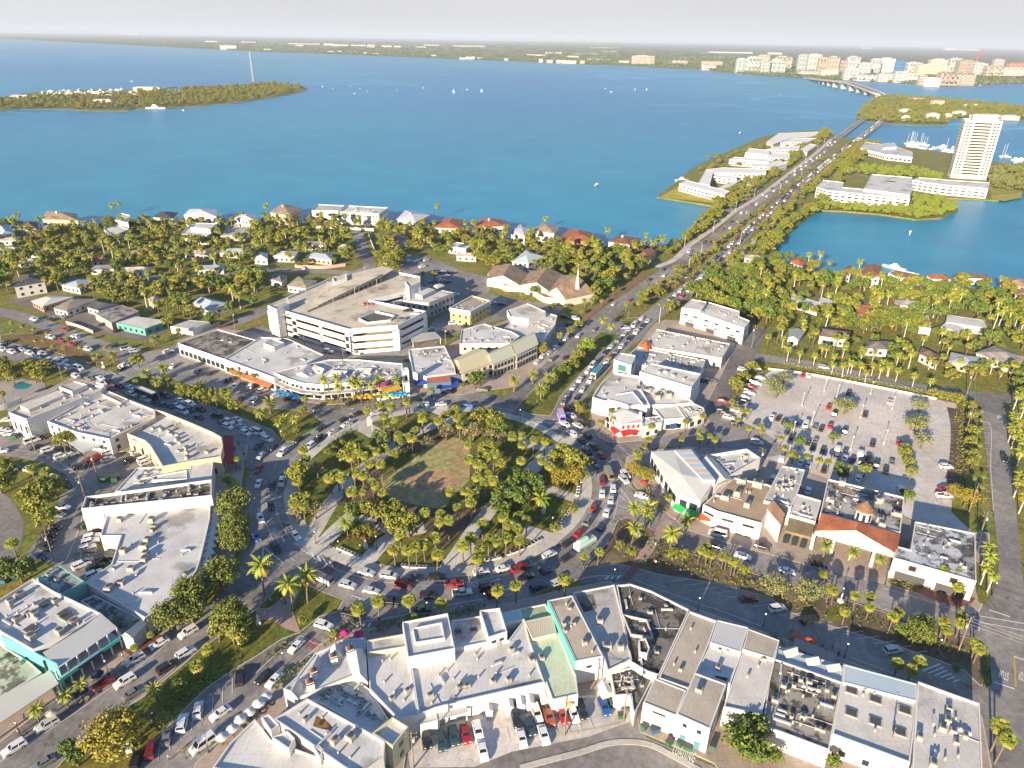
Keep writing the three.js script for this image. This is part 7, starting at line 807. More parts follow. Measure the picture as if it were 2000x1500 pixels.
function carProto(k, c, far) {
  const key = k + c + far; if (proto[key]) return proto[key]; const t = kit[k], g = new THREE.Group();
  mesh('body', t.body, carM[c], g); mesh('windows', t.glass, carGlassM, g);
  if (!far) {
    for (const x of [t.wb, -t.wb]) for (const z of [1, -1]) { const w = mesh('wheel', wheelG, tyreM, g); w.position.set(x, 0.35, z * (t.W / 2 - 0.1)); mesh('rim', rimG, rimM, w); }
    for (const z of [1, -1]) { const h = mesh('headlight', unitBox, lampM, g); h.scale.set(0.12, 0.14, 0.42); h.position.set(t.L / 2 - 0.07, 0.68, z * (t.W / 2 - 0.38)); const q = mesh('tail_light', unitBox, tailM, g); q.scale.set(0.1, 0.18, 0.32); q.position.set(-t.L / 2 + 0.03, 0.85, z * (t.W / 2 - 0.3)); }
    if (t.bed) { const q = mesh('load_bed', unitBox, darkM, g); q.scale.set(t.bed[1] - t.bed[0], 0.06, t.W - 0.3); q.position.set((t.bed[0] + t.bed[1]) / 2, 1.13, 0); }
  } else { const m = mergeGeometries(nearWheels.map((w) => { const q = w.clone(); q.scale(t.wb, 1, t.W / 2 - 0.1); return q; })); mesh('wheels', m, tyreM, g); }
  return proto[key] = g;
}
function car(k, c, x, z, yaw, where, y = 0.09) {
  const far = Math.hypot(x, z) > 420, [n, word, cat] = kindName[k], o = copyOf(carProto(k, c, far), (/parked|lot|yard|roof|bays|park$/.test(where) ? 'parked_' : '') + n, x, y, z, yaw, rr(0.97, 1.05)); return tag(o, hue[c] + ' ' + word + ' ' + where, cat, cat + 's ' + where);
}
const yawOf = (dx, dz) => Math.atan2(-dz, dx);
function cars(where, dir, f, codes, y) {                                     // dir: 'ring' or two map points giving the heading
  const p = pairs(f), cs = codes.trim().split(/\s+/); p.forEach(([x, z], i) => { const q = cs[i % cs.length]; let yaw; if (dir === 'ring') yaw = yawOf(-(z - CZ), x - CX) + Math.PI; else yaw = yawOf(dir[2] - dir[0], dir[3] - dir[1]) + (rnd() < 0.04 ? Math.PI : 0); car(q[0], q[1], x, z, yaw + rr(-0.03, 0.03), where, y); });
}
seed = 900;
cars('parked beside the park kerb', 'ring', [-39.6,-156.4,-33,-155.1,-25.3,-154.5,-19.7,-154.9,-7.7,-157.4,-1.5,-159], 'ss us sg ub uw sw');
cars('driving round the roundabout', 'ring', [-43.6,-151.1,-36.9,-149.1,-28.7,-151.7,-14.8,-152.5,-12.5,-148.9,-21.3,-147.6,-31.2,-145.1,-40.1,-140.4,-5.6,-150.9,-46.5,-136.2], 'us ss ur sr pw ub pb pb ub uw');
cars('parked outside the near shops', 'ring', [-22.2,-142.8,-3.7,-148.5], 'ut um'); cars('parked outside the near shops', 'ring', [8,-151.5,13.6,-153.5], 'un us'); cars('driving round the roundabout', 'ring', [3.2,-159.1,10.8,-158.7,4.7,-155.5], 'pr un sb');
cars('driving round the roundabout', 'ring', [11.7,-165.2,16.6,-164.2,17.2,-170.7,21,-175.6,24.4,-181.8,28.2,-179.2,26.8,-189.1,30.7,-186.6,30.3,-197.1,32.8,-193.7,34.2,-200,31.1,-204.4,30.2,-212.1,29,-217.4,32.5,-220.7,27.6,-223.4,30.4,-226.9,26,-230.7,28.4,-234.8,22.8,-236.2,25.6,-242.6,20.6,-243.5,27.5,-249.3,23.5,-250.8,29.1,-243.3,22.2,-256.6], 'uw sb sb sr vg sn sr sw sw ss uw sm st sb sr sb sb sb ub uw ss sw sb ss sb sr');
cars('waiting at the north-east side street', [37,-211,40.5,-202.6], [38.5,-205.1,39.4,-208.3], 'us uw'); 
cars('driving round the roundabout', 'ring', [-86,-222.7,-81.5,-219.1,-78.2,-228.3,-71.1,-229.1,-67.2,-234.3,-72.9,-223.6,-72.2,-236.7,-65.2,-243.9,-63.1,-240.2,-60.4,-249.1,-53.6,-249.9,-86.5,-208.2,-83.5,-199.1,-79,-198.4,-75.7,-187,-76.9,-180.5,-67.7,-166.3,-75.1,-171.2,-88.5,-216.5,-91.5,-223.5], 'sb uw sb pb ss uw ub sb ss sb ss sr sw sb sb sw ub su ss sn'); cars('parked beside the park kerb', 'ring', [-76.1,-200.1,-76.7,-205.9,-67.3,-176.7,-63.8,-172.1], 'us st sg sw');
cars('driving round the roundabout', 'ring', [-35.6,-257.6,-28.7,-258.4,-22.3,-258,-17.3,-258,-65.5,-257.7,-61.6,-260.3], 'uw ss sb su sb sb'); cars('parked outside the restaurant row', 'ring', [-53,-262.4,-47.3,-263.9,-27.2,-269.3,-12.4,-272.4], 'uw uw sb sg');
const W1 = [-133.8,-253.5,-105.7,-236.1], WQ = 'in the west street traffic queue';
cars(WQ, W1, [-188.4,-279,-181.8,-277.2,-176.9,-277.4,-171.1,-274.2,-173.5,-272.1,-167.6,-267.8,-164.9,-269.8,-159.7,-268.7,-156.1,-262.5,-148.5,-258.2,-142,-261.7,-134.4,-257.7,-129.1,-254.9,-133.8,-253.5,-127.5,-250.3,-123,-250.4,-136.5,-252.9,-129.5,-248.5,-121.3,-244.2,-108.4,-240.8,-105.9,-242.6,-107.5,-236.9,-102.4,-237.3,-99.1,-232.2,-110.8,-240.2,-96.4,-233.1,-142.6,-255,-139.4,-253.9], 'uw sg sw ub uw sr ub sw uw uw vt sw uw ss sb ub sb vw sb uw sw uw ss uw sg uw sb sn');
cars(WQ, W1, [-205.3,-288.3,-203.6,-292.1,-196.9,-287.9,-191.4,-286.7,-207.3,-296.5,-203.3,-295.9], 'uw vw uw vw ss uw'); cars(WQ, W1, [-94.5,-232.9,-89.7,-228], 'vw uw'); cars(WQ, W1, [-114.7,-245], 'vt');
cars(WQ, [-239.4,-309.5,-215.6,-297], [-238.1,-306.5,-241.3,-315.7,-231.8,-303.7,-232.6,-308.2,-229.3,-306.8,-222.8,-302.6,-222.3,-305.6,-217.1,-298.4,-216.6,-302.1,-208.7,-295.1,-203.8,-293.2,-205.1,-289,-197.1,-287.9,-243,-314,-242.4,-309.3], 'uw sb uw sb ss uw sb sw us uw vw ss uw sg sb');
cars('parked on the far side of the west street', [-172.1,-286.7,-172.1,-294.1], [-173.6,-291,-173.1,-287,-152,-291.1,-138.8,-286.6,-132.7,-284.6,-117.2,-271.6,-110.4,-271.8,-122.5,-278.1,-105.1,-259.3,-110.7,-261], 'uw sb sw sn sb sw uw sb uw sb'); cars('parked beside the blue umbrellas', [-105.2,-267.5,-103.5,-269.5], [-104.3,-268.1,-97.1,-263.3,-91.4,-261.1], 'uw uw sb');
const AY = 'in the delivery yard behind the cream store'; cars(AY, [-165.8,-217.4,-163.2,-220.3], [-164.5,-218.4,-161.7,-220.3,-157.8,-214.4,-154.6,-215.4,-170.6,-227.9,-169.9,-220.1,-146.2,-211.4,-144.4,-213.9,-142.7,-216.7,-141.5,-218.1,-140.6,-212.7,-132.9,-218.4,-131.7,-216.4,-132.2,-212.5,-127.9,-213.1,-126.2,-210.8,-145.3,-208.1,-147.4,-207.6,-173.9,-224.3], 'uw sg uw sw sb sb sr sr uw sr ss uw ss ub uw us sb ub vw'); cars('beside the tall white hall', [-189,-230.8,-185.2,-231.9], [-192.7,-239.6,-187.1,-230.1,-184.7,-229.2,-189.7,-231.8,-180.6,-216.9], 'sw uw uw sw uw');
cars('parked along the curved alley', [-138.8,-174.8,-135,-173.9], [-162.6,-205,-153,-201.1,-146.2,-196.5,-149.8,-199.6,-140.2,-184.5,-139.3,-180.6,-137,-174.5,-136.5,-170.9,-135.6,-168,-134.2,-164.9,-133.3,-160.7,-169.6,-206.5,-172.9,-207.3], 'uw sw sb sb sw sg sb sb sb sb sn sb sw'); cars('parked behind the curved white store', [-123.2,-164.3,-119.9,-166.2], [-125,-175.1,-123.2,-173.2,-123.1,-169.9,-122.4,-167.6,-121.7,-164.8,-120.7,-162.6,-119.7,-160.7,-115.7,-162.1,-114.8,-160.3], 'sb sb uw uw uw sb sb sb ub'); cars('parked behind the curved white store', [-119.6,-155.6,-117.4,-157.9], [-119.5,-157.6,-114,-153.8,-115.3,-156.8,-118.8,-159], 'uw uw sb sg');
const SL = [-102.2,-100.5,-87.8,-117.9], SS = 'on the south street'; cars(SS, [SL[2], SL[3], SL[0], SL[1]], [-102.2,-100.5,-98.7,-106.1,-92.4,-117.3,-87.8,-117.9,-88.6,-124.3,-85.1,-129.5,-79.6,-133.2,-94.2,-97.1], 'uw us sr uw us sw uw sg'); cars(SS, SL, [-79.9,-122.2,-77.4,-126.7,-84.3,-114.8,-81.6,-136.4], 'ub uw sg sg');
cars('leaving the roundabout to the south', [-48.8,-135.7,-57.7,-117.8], [-51.5,-129.3,-53.7,-119,-56.5,-119.9], 'sw sw sb'); cars('leaving the roundabout to the south', [-61,-111.7,-64.4,-107.8], [-62.8,-109.8,-63.6,-102], 'sw vw'); cars('parked aslant along the south median', [-69.4,-105,-70.4,-109.1], [-68,-110.5,-70,-107.1,-71.8,-103.7,-73.8,-100.7,-62,-119.6,-75.6,-98], 'sw uw sg um sb ub');
const EA = [57.8,-147.4,68.8,-148.6]; cars('parked aslant on the south-east street', EA, [64.3,-148.3], 'sm'); cars('parked aslant on the south-east street', [68.3,-144.1,73.3,-145.2], [70.9,-144.9,77.7,-140.8,94.8,-131.1], 'uw ub us'); cars('on the far side of the south-east street', [59.8,-177.3,65,-174.8], [43.1,-195.6,63,-176.1,67.8,-165.9,61.3,-170.1,74.8,-170.5,68.8,-183], 'sw vw sw sb sb sb'); cars('on the far side of the south-east street', [76.5,-160.3,80,-159.3], [78.4,-159.8,88.7,-163], 'sw sb');
const RL = [6.1,-113.4,7.2,-108.8], RW = 'in the rear service lot'; cars(RW, RL, [2.1,-109.7,6.6,-111,14.8,-111.2,3.3,-104.8,5.1,-107.7,8,-105.7], 'ub uw sw sw st sw'); cars(RW, RL, [9.2,-110.6,12.4,-110.8,16.6,-112.4,21.8,-113.1], 'po sr pb su'); cars(RW, [-17.5,-106.3,-16.4,-102], [-16.9,-104.3,-13.7,-103.6,-11.2,-105,-8.7,-105.6,-6.1,-106.3,-4.9,-101.7], 'ub ut ut sr uw sw');
const LD = [155.2,-263,160.2,-271.9], RP = 'in the rear parking lot'; cars(RP, LD, [157.9,-267.4,142.5,-255.7,130.3,-261.9,144.1,-275.5,130.8,-293,133.3,-292.4,103.5,-251.6,106,-251.1,107.5,-248.4,110,-248.5,112.5,-246.4,117.9,-244.3,120.1,-243.3,124.6,-245.9,128.4,-241.5,130.1,-255.6,135.1,-232.4,145.6,-234,120.3,-228,117.7,-222.8,122.3,-226.2,120.3,-221.7,122.7,-220.5,127.3,-224.9,129.2,-222.6,125.1,-219.3,127.9,-218.4,129.9,-217.6,131.5,-214,136,-219.1,119.4,-208.3,130.9,-201.8,103.2,-218.1,105.4,-216.8,109.8,-213.8,114.4,-226.9,111.9,-229.7,114.2,-233.8,111,-232.7,106.4,-236.6,97.1,-220.2,99.2,-200.3,89.8,-207.2], 'ss sb sr sb sr sw sw sb sb sw sn sg sb sr ub ub sb sr uw sg sn sw sn uw sb ub sb ub sb sg sw uw sw sw sb sn sb sg sb sb uw sw us'); cars(RP, LD, [115.2,-246.4], 'vw'); cars(RP, [151.7,-217,156.4,-216.7], [154.1,-216.8,146.2,-202.3,143.8,-198.5], 'uw sr pw');
cars('in the shaded bays beside the service alley', [92.4,-267,97.4,-264.7], [93.4,-264.5,97.7,-269.4,101.1,-273.4,96.6,-265.6,100.7,-276,103.3,-278.8,106.9,-283,110.4,-288.7,84.7,-256.8,85.7,-254.5,86.2,-251,90.8,-257,87.7,-245.7,91.5,-231.7,87.4,-265.3,104.9,-297.1,112.5,-297.4,105.6,-284.6,102.5,-280.3], 'sb sw sw sb sb sr sw sw sb sb uw uw sb uw sr uw sb sb sw'); cars('on the side street', [180.4,-227.2,176.5,-218.7], [178.3,-222.7], 'ub'); cars('on the palm-lined street', [140.3,-301.8,144.9,-299.8], [143.3,-301.2], 'us'); cars('beside the grey flat store', [83.8,-283.7,87.1,-285.3], [84.7,-285.2,87.8,-284.2], 'sb sg');
cars('on the corner street', [-250.7,-346.4,-241.5,-342.2], [-246.9,-345.6,-238.5,-346,-234.5,-349.9,-223.5,-332.3,-213.4,-323.4,-224.5,-322.1,-199.1,-308.4,-210.4,-314.6,-217.8,-319.1], 'uw sb sg sr uw uw uw sr sr'); cars('at the west street crossing', [-176.5,-288.7,-172.6,-292.3], [-182.1,-310,-176.6,-307.2,-160.8,-307.4,-173.3,-290.2,-188.3,-313.2,-234,-327.5,-208.5,-340.4,-196.9,-332.2], 'uw uw uw uw sb sb sn sb');
cars('in the church car park', [-51.2,-437.6,-48.3,-440.5], [-74.2,-462.1,-72.2,-462.8,-69.8,-463.9,-64.4,-465.1,-61.1,-465.9,-58.6,-466.6,-59.3,-451.2,-48.8,-421.9,-47.2,-437.8,-45.1,-440.7,-41.9,-432.7,-40.8,-438.2,-50.8,-419.2,-46.5,-414.5,-44.1,-422.1,-40,-419.8,-38.4,-438.3,-45.6,-429.9], 'sw sg sw sw sb us uw sg sb sw sw sb sg sb us sb sn sw'); cars('behind the yellow building', [-33.9,-350.6,-28.7,-352.7], [-31.2,-349.8,-37.5,-339.6,-41,-341.2,-32.8,-337.1,-33.5,-396.1,-11.5,-382.7,-6.5,-380.8,-24.3,-346.4], 'uw st ss sb uw us un sb'); cars('on the garage alley', [-88.6,-311.1,-84.6,-309.7], [-86.7,-310.4,-73.6,-308.9,-47.9,-301.5], 'us pw sg');
cars('on the garage roof', [-83.4,-378.1,-79.2,-378.8], [-73.9,-344.1], 'sr', 12); cars('on the garage roof', [-83.4,-378.1,-79.2,-378.8], [-52.3,-335.6], 'sb', 12); cars('on the garage roof', [-83.4,-378.1,-79.2,-378.8], [-48,-331.3], 'sw', 12); cars('on the garage roof', [-83.4,-378.1,-79.2,-378.8], [-53.9,-322.7], 'pg', 12); cars('at the residential street', [-115.7,-516.1,-112.4,-509], [-114.6,-515,-112.5,-533.3,-134.7,-444.1], 'sw sg sw');
cars('parked along the boulevard shops', [18.2,-317,26.5,-332], [17.4,-313.1,20.8,-319.5,23.9,-325.2,26.4,-330.6,30,-336.4,14.5,-308.9,11.7,-302.5,29,-351.6,35.9,-350], 'sw uw sb uw sb uw sw sb sb'); cars('on the church street', [27,-362.9,36.3,-359.5], [27.9,-362,33.3,-359.7], 'ub uw'); cars('turning across the boulevard', [56.6,-347.3,60.8,-349.3], [57.9,-347.4,107.1,-436.7,108.6,-442.2], 'pw uw ss');
function queue(where, f, w, lanes, gap, y = 0.1, back = false, t0 = 0.03, t1 = 1) { // traffic strung along a street line
  const c = new THREE.CatmullRomCurve3(pairs(f).map((q) => V3(q[0], 0, q[1])), false, 'centripetal'), L = c.getLength(); for (const l of lanes) for (let s = L * t0 + rr(0, gap); s < L * t1; s += gap * rr(0.75, 1.6)) { const p = c.getPointAt(s / L), t = c.getTangentAt(s / L); const q = pick(['sw', 'uw', 'sb', 'ub', 'sg', 'ss', 'us', 'uw', 'sr', 'un', 'sw', 'pw', 'ug', 'vw', 'sb', 'um', 'pb']); car(q[0], q[1], p.x - t.z * l, p.z + t.x * l, yawOf(t.x, t.z) + (back ? Math.PI : 0), where, y); }
}
queue('in the boulevard queue beside the shops', [21.8,-254.4,25.3,-266.8,31.1,-280.7,41.3,-302.9,56.5,-332.9,71.3,-361.1], 10, [-2.4, 1.8], 7.6, 0.1, true); queue('in the causeway queue', [74.1,-365.1,101.1,-408,125.3,-455.2,149.8,-497.4,181.8,-558.6,256.5,-692.9,330.9,-825.8,444,-1025,535,-1180], 10, [-2.3, 1.9], 9, 0.1, true); queue('on the outbound boulevard', [3.3,-267.4,13.7,-291.7,25.9,-314.2,51.8,-370.5,70.6,-401.7,113.5,-476,153.3,-542.4,179.7,-589.4,227.6,-681.2,288.1,-787.2,333.1,-870.9,405,-997,510,-1196], 10, [-2.4, 2.2], 34); queue('in the queue on the low bridge', [531,-1169,578,-1252,634,-1350,705,-1474], 10, [-2.3, 2], 9, 0.75, true); queue('in the queue across the bridge island', [708,-1482,809,-1671,926,-1893,1012,-2073], 10, [-2.3, 2], 11, 0.15, true);
// one-off vehicles
function bigBox(name, label, cat, f, yaw, L, W, H, c, roofC, band2, glassY) {
  const g = group(name, label, cat, f[0], 0.1, f[1], yaw); const sh = new THREE.Shape([V2(-L / 2, 0.5), V2(-L / 2, H - 0.15), V2(-L / 2 + 0.2, H), V2(L / 2 - 0.4, H), V2(L / 2, H - 0.5), V2(L / 2, 0.5)]), ex = new THREE.ExtrudeGeometry(sh, { depth: W - 0.2, bevelEnabled: true, bevelSize: 0.08, bevelThickness: 0.1, bevelSegments: 2 }); ex.translate(0, 0, -(W - 0.2) / 2); mesh('body', ex, M(c, 'plaster', 0.4), g); box('roof', g, M(roofC, 'plaster', 0.6), 0, H + 0.02, 0, L - 0.6, 0.16, W - 0.3);
  if (band2) for (const s of [1, -1]) box('livery_stripe', g, M(band2, null, 0.5), 0, 0.6, s * (W / 2 + 0.005), L - 0.4, 0.7, 0.05); const n = Math.round(L / 1.5); if (glassY) for (const s of [1, -1]) for (let i = 0; i < n; i++) box('window', g, carGlassM, -L / 2 + (i + 0.5) * L / n, glassY, s * (W / 2 + 0.01), L / n * 0.86, 0.9, 0.06); box('windscreen', g, carGlassM, L / 2 + 0.05, 1.2, 0, 0.08, 1.2, W * 0.8); for (const x of [L * 0.32, -L * 0.3]) for (const z of [1, -1]) { const w = mesh('wheel', wheelG, tyreM, g); w.scale.set(1.35, 1.35, 1.2); w.position.set(x, 0.48, z * (W / 2 - 0.12)); mesh('rim', rimG, rimM, w); } return g;
}
bigBox('coach_bus', 'black and amber coach in the west street traffic', 'bus', [-149.7,-261.3], yawOf(W1[2] - W1[0], W1[3] - W1[1]), 12, 2.6, 3.3, [0.03, 0.025, 0.02], [0.68, 0.64, 0.58], [0.5, 0.27, 0.02], 1.7);
bigBox('trolley_bus', 'cream and turquoise trolley bus with blue roof on the boulevard', 'bus', [37.5,-289.4], yawOf(...(() => { const a = [41.3,-302.9,31.1,-280.7]; return [a[2] - a[0], a[3] - a[1]]; })()), 9.5, 2.5, 3.1, [0.7, 0.62, 0.45], [0.02, 0.3, 0.5], [0.03, 0.32, 0.4], 1.6);
bigBox('box_truck', 'purple box truck entering the roundabout', 'truck', [19.6,-248.5], yawOf(...(() => { const a = [19.2,-255.9,20.6,-243.5]; return [a[2] - a[0], a[3] - a[1]]; })()), 6.5, 2.3, 3.0, [0.25, 0.16, 0.55], [0.5, 0.42, 0.66], [0.6, 0.6, 0.7], 0);
{ const g = bigBox('tank_truck', 'white truck with mint tank body on the roundabout', 'truck', [22.3,-170.1], yawOf(...(() => { const a = [20.1,-169.2,25.3,-173.8]; return [a[2] - a[0], a[3] - a[1]]; })()), 7.4, 2.3, 2.3, [0.72, 0.72, 0.7], [0.4, 0.4, 0.4], [0.1, 0.4, 0.33], 0); const t = mesh('tank', new THREE.CapsuleGeometry(0.95, 3, 4, 12).rotateZ(Math.PI / 2), M([0.3, 0.56, 0.48], null, 0.4), g); t.position.set(-1.1, 2.5, 0); }
bigBox('utility_truck', 'khaki utility truck with open frame on the roundabout', 'truck', [33.8,-208.3], yawOf(...(() => { const a = [33.5,-213.5,34.7,-204.1]; return [a[2] - a[0], a[3] - a[1]]; })()), 7, 2.2, 2, [0.24, 0.2, 0.13], [0.3, 0.26, 0.18], null, 0);
bigBox('delivery_truck', 'white delivery truck with open load bed at the brick crossing', 'truck', [-50.9,-153.2], yawOf(...(() => { const a = [-54.9,-156.6,-48.7,-152.8]; return [a[2] - a[0], a[3] - a[1]]; })()), 6.6, 2.1, 1.9, [0.74, 0.74, 0.72], [0.14, 0.14, 0.14], null, 0);
// ---------- road paint ----------
const font = await new FontLoader().loadAsync('fonts/droid/droid_sans_bold.typeface.json');
roadY += 0.012; const markY = roadY;
function paintLine(name, fn, m = paintM) { const g = new GB(); fn(g); return ground(name, g.geo(), m); }
const arc = (r, a0, a1, n = 60) => Array.from({ length: n + 1 }, (_, i) => { const a = a0 + (a1 - a0) * i / n; return [CX + r * Math.cos(a), CZ + r * Math.sin(a)]; });
const angOf = (f) => Math.atan2(f[1] - CZ, f[0] - CX);
paintLine('ring_lane_lines', (g) => { strip(g, arc(RI + 2.6, 0, 6.2832, 160), 0.16, markY); dashes(g, arc(RI + 6.9, 0, 6.2832, 200), 0.15, markY, 3, 8); for (let k = 0; k < 52; k++) { const a = k / 52 * 6.2832; if (k % 9 === 4 || k % 13 === 2) continue; strip(g, [[CX + (RI + 0.2) * Math.cos(a), CZ + (RI + 0.2) * Math.sin(a)], [CX + (RI + 2.6) * Math.cos(a), CZ + (RI + 2.6) * Math.sin(a)]], 0.13, markY + 0.002); } });
paintLine('street_edge_lines', (g) => {
  for (const f of [[...[-39.2,-137.6,-29.8,-139.9,-19.6,-143.6,-6.5,-147.2,0.9,-149.1]], [-51.6,-133.3,-47.5,-130.7,-45.7,-130.3], [...[17.1,-154.1,19,-155.3,25.3,-157.1,31.4,-157]], [...[35,-155.6,45.1,-149.7,57.3,-143.3,65.9,-138.2]], [83.6,-129.2,87.2,-126.9,93.5,-123.5,96.3,-122], [102.6,-153.9,109.1,-151.1,114.6,-148.1,121.7,-143.3], [-103.5,-97.6,-95.3,-108.9,-89.6,-117.9,-85.5,-125.2,-83,-130.9], [-92.8,-98.4,-89.2,-104.3,-82.3,-114.4,-75.2,-129.7], [-64.9,-98.9,-62,-104.8,-56.3,-112.9], [-58.9,-121.3,-55.6,-127.5,-51.6,-133.3], [40.1,-202.6,48.3,-184.9], [39.7,-228.6,43.1,-221.1], [21.6,-250.2,29.1,-226.3], [36.3,-201.7,34.4,-190.7,32.2,-183.4], [-89,-231.5,-83.1,-223.8,-80,-224.8], [-75.6,-179.9,-70.4,-171.3], [187.6,-251.9,189.8,-251.9,170.5,-217.6,156,-191.8], [-182.8,-219.7,-166.2,-216.4,-147.1,-204.6], [-125.2,-159.5,-128.5,-171.1,-133.1,-184]]) strip(g, smooth(pairs(f), 4), 0.17, markY);
  for (const f of [[52.8,-372.1,59.6,-387.2,66.6,-401.1], [51.8,-370.5,113.5,-476,227.6,-681.2,405,-997], [71.3,-361.1,149.8,-497.4,330.9,-825.8], [13.7,-291.7,25.9,-314.2], [25.3,-266.8,56.5,-332.9]]) dashes(g, smooth(pairs(f), 6), 0.2, markY, 4, 9);
});
paintLine('stall_lines', (g) => {
  for (const [a, c2, n, d] of [[[43.2,-157.2,53.7,-154.7], [68.4,-145.1,68.4,-145.1], 0, 0]]) { /* drawn below */ }
  const row = (s, e, n, dx, dz, w = 0.13) => { for (let i = 0; i <= n; i++) { const t = i / n, x = s[0] + (e[0] - s[0]) * t, z = s[1] + (e[1] - s[1]) * t; strip(g, [[x, z], [x + dx, z + dz]], w, markY); } };
  const v = (f) => [f[2] - f[0], f[3] - f[1]]; let d = v([45.2,-155.6,50.7,-156.6]); row([45.1,-155.3], [98.3,-130.5], 16, d[0], d[1]);
  d = v([-69.5,-102.3,-71,-106.6]); row([-71.5,-98.5], [-62.3,-115.4], 7, d[0], d[1]); d = v([157.5,-253.7,161.5,-260.8]); for (const [s, e] of [[[111,-268.9], [155.8,-249.1]], [[122.3,-278.4], [159.2,-259.6]], [[104,-254.2], [144.8,-231.9]], [[105.2,-236.7], [136.9,-218.4]]]) row(s, e, 26, d[0], d[1], 0.12); d = v([162,-232.5,164.5,-231.6]); row([174.2,-254.3], [146.7,-203.2], 16, d[0], d[1]); d = v([176.5,-232.9,178.8,-232.5]); row([187.2,-251.3], [155.2,-194.1], 14, d[0], d[1]); d = v([4.2,-110.5,5.3,-106]); row([-18.4,-104.6], [18.1,-110.7], 14, d[0] * 0.7, d[1] * 0.7); d = v([-137.4,-181,-139.9,-181.6]); row([-140.6,-188.1], [-132.9,-163.5], 10, d[0], d[1]); d = v([79.3,-149.9,75.1,-148.3]); row([76.7,-153.1], [110.8,-143], 10, d[0] * 0.5, d[1] * 0.5); d = v([89.2,-99.8,90.7,-99.5]);
});
paintLine('crosswalk_bars', (g) => {
  const bars = (s, e, n, dx, dz, w) => { for (let i = 0; i < n; i++) { const t = (i + 0.5) / n, x = s[0] + (e[0] - s[0]) * t, z = s[1] + (e[1] - s[1]) * t; strip(g, [[x, z], [x + dx, z + dz]], w, markY); } }; const v = (f) => [f[2] - f[0], f[3] - f[1]];
  let d = v([25.7,-155.4,26.8,-156.8]); bars([25.9,-155.4], [30.9,-156.1], 3, d[0], d[1], 0.5); d = v([-54.5,-111.8,-55.3,-110.4]); bars([-39.8,-137.3], [-34.4,-137.9], 4, ...v([-39.8,-137.3,-40.2,-135.9]), 0.5); bars([-58.1,-165.3], [-50.1,-160.7], 4, ...v([-58.1,-165.3,-56.5,-162.9]), 0.5); bars([5.6,-246.3], [17.3,-245.6], 4, ...v([6.6,-245.2,8.7,-244.2]), 0.5);
  strip(g, pairs([127.6,-146.1,131.6,-143.7]), 0.4, markY); strip(g, pairs([123.8,-143.8,134.6,-141.1]), 0.3, markY + 0.004); strip(g, pairs([122.3,-141.6,133,-138.7]), 0.3, markY); strip(g, pairs([122.4,-141.8,120.5,-138.5]), 0.3, markY + 0.004); strip(g, pairs([114.4,-122.2,118.2,-120.3]), 0.4, markY); strip(g, pairs([124.2,-130.2,126.7,-128.8]), 0.4, markY);
  const zz = (f) => strip(g, pairs(f), 0.3, markY); zz([36.3,-201.7,39.2,-193.1]); zz([35.4,-196.9,37.5,-193.9]); zz([34.7,-190.8,37.3,-189.3]); zz([-42,-147.7,-39.2,-146.7]); zz([-40.6,-144.6,-39.2,-146.7]); zz([-37.8,-144.7,-36.9,-145.7]); zz([-72,-167.5,-69.9,-160.8]); zz([-71.5,-166.8,-64,-160.4]); zz([-70.3,-162,-68,-162.1]); zz([-178,-286.5,-172,-281.7]); zz([-167.8,-289.1,-164.4,-287]); zz([-83.1,-223.8,-79.8,-219.1]); zz([-76.3,-245.8,-73.8,-244.2]); zz([14.1,-246.6,17.4,-247.8]); zz([14.6,-244.4,17.8,-245.6]); zz([99.3,-125.3,104.7,-127.5]); for (let k = 0; k < 6; k++) { const q = [99.2,-125.1,105.9,-121.4,104.6,-127.4,107.1,-121.8], t = k / 6; strip(g, [[q[0] + (q[2] - q[0]) * t, q[1] + (q[3] - q[1]) * t], [q[4] + (q[6] - q[4]) * t, q[5] + (q[7] - q[5]) * t]], 0.3, markY + 0.004); }
});
paintLine('yellow_centre_lines', (g) => { strip(g, pairs([124.1,-130,118.9,-120.9]), 0.35, markY); strip(g, smooth(pairs([10,-105.9,17.8,-107.4,25.1,-109.3]), 4), 0.12, markY); }, M([0.55, 0.36, 0.06], 'plaster', 0.8));
{ const g = new GB(); const p = smooth(pairs([3,-98.3,9.8,-100.4,15.6,-102.1,21.6,-104.2,25.4,-104.7,30.3,-104.2,35.5,-101.2,40,-98.3]), 6); strip(g, p, 1.3, 0.16); const l = offsetLine(p, -0.65), r = offsetLine(p, 0.65); for (let i = 0; i + 1 < p.length; i++) for (const q of [l, r]) g.quad([q[i][0], 0, q[i][1]], [q[i + 1][0], 0, q[i + 1][1]], [q[i + 1][0], 0.16, q[i + 1][1]], [q[i][0], 0.16, q[i][1]]); ground('alley_kerb', g.geo(), concM); }
function word(txt, a, size, wide) {                                          // painted lettering: a = map points of the word's start and end along its baseline
  const sh = font.generateShapes(txt, 1), g = new THREE.ShapeGeometry(sh); g.computeBoundingBox(); const w = g.boundingBox.max.x; g.scale(1, 1, 1); const L = Math.hypot(a[2] - a[0], a[3] - a[1]); g.scale(L / w, size, 1); g.rotateX(-Math.PI / 2); const o = ground('painted_word', g, M([0.7, 0.68, 0.64], 'plaster', 0.8)); o.name = numbered('painted_word'); o.position.set(a[0], markY + 0.006, a[1]); o.rotation.y = yawOf(a[2] - a[0], a[3] - a[1]); return o; }
names.painted_word = -1; word('LOADING', [34.7,-102.1,38.9,-99.9], 2.6); word('STOP', [119.8,-124.9,118.1,-126.1], 3.0); word('STOP', [124,-124.6,122.5,-125.6], 3.0); word('ONLY', [-11,-151.4,-8.2,-151.9], 2.4); word('ONLY', [-69.3,-174.9,-72,-176.5], 2.4); word('ONLY', [-76.9,-193.7,-79.1,-193.7], 2.4); word('STOP', [198.5,-256.8,196.5,-257.6], 3);
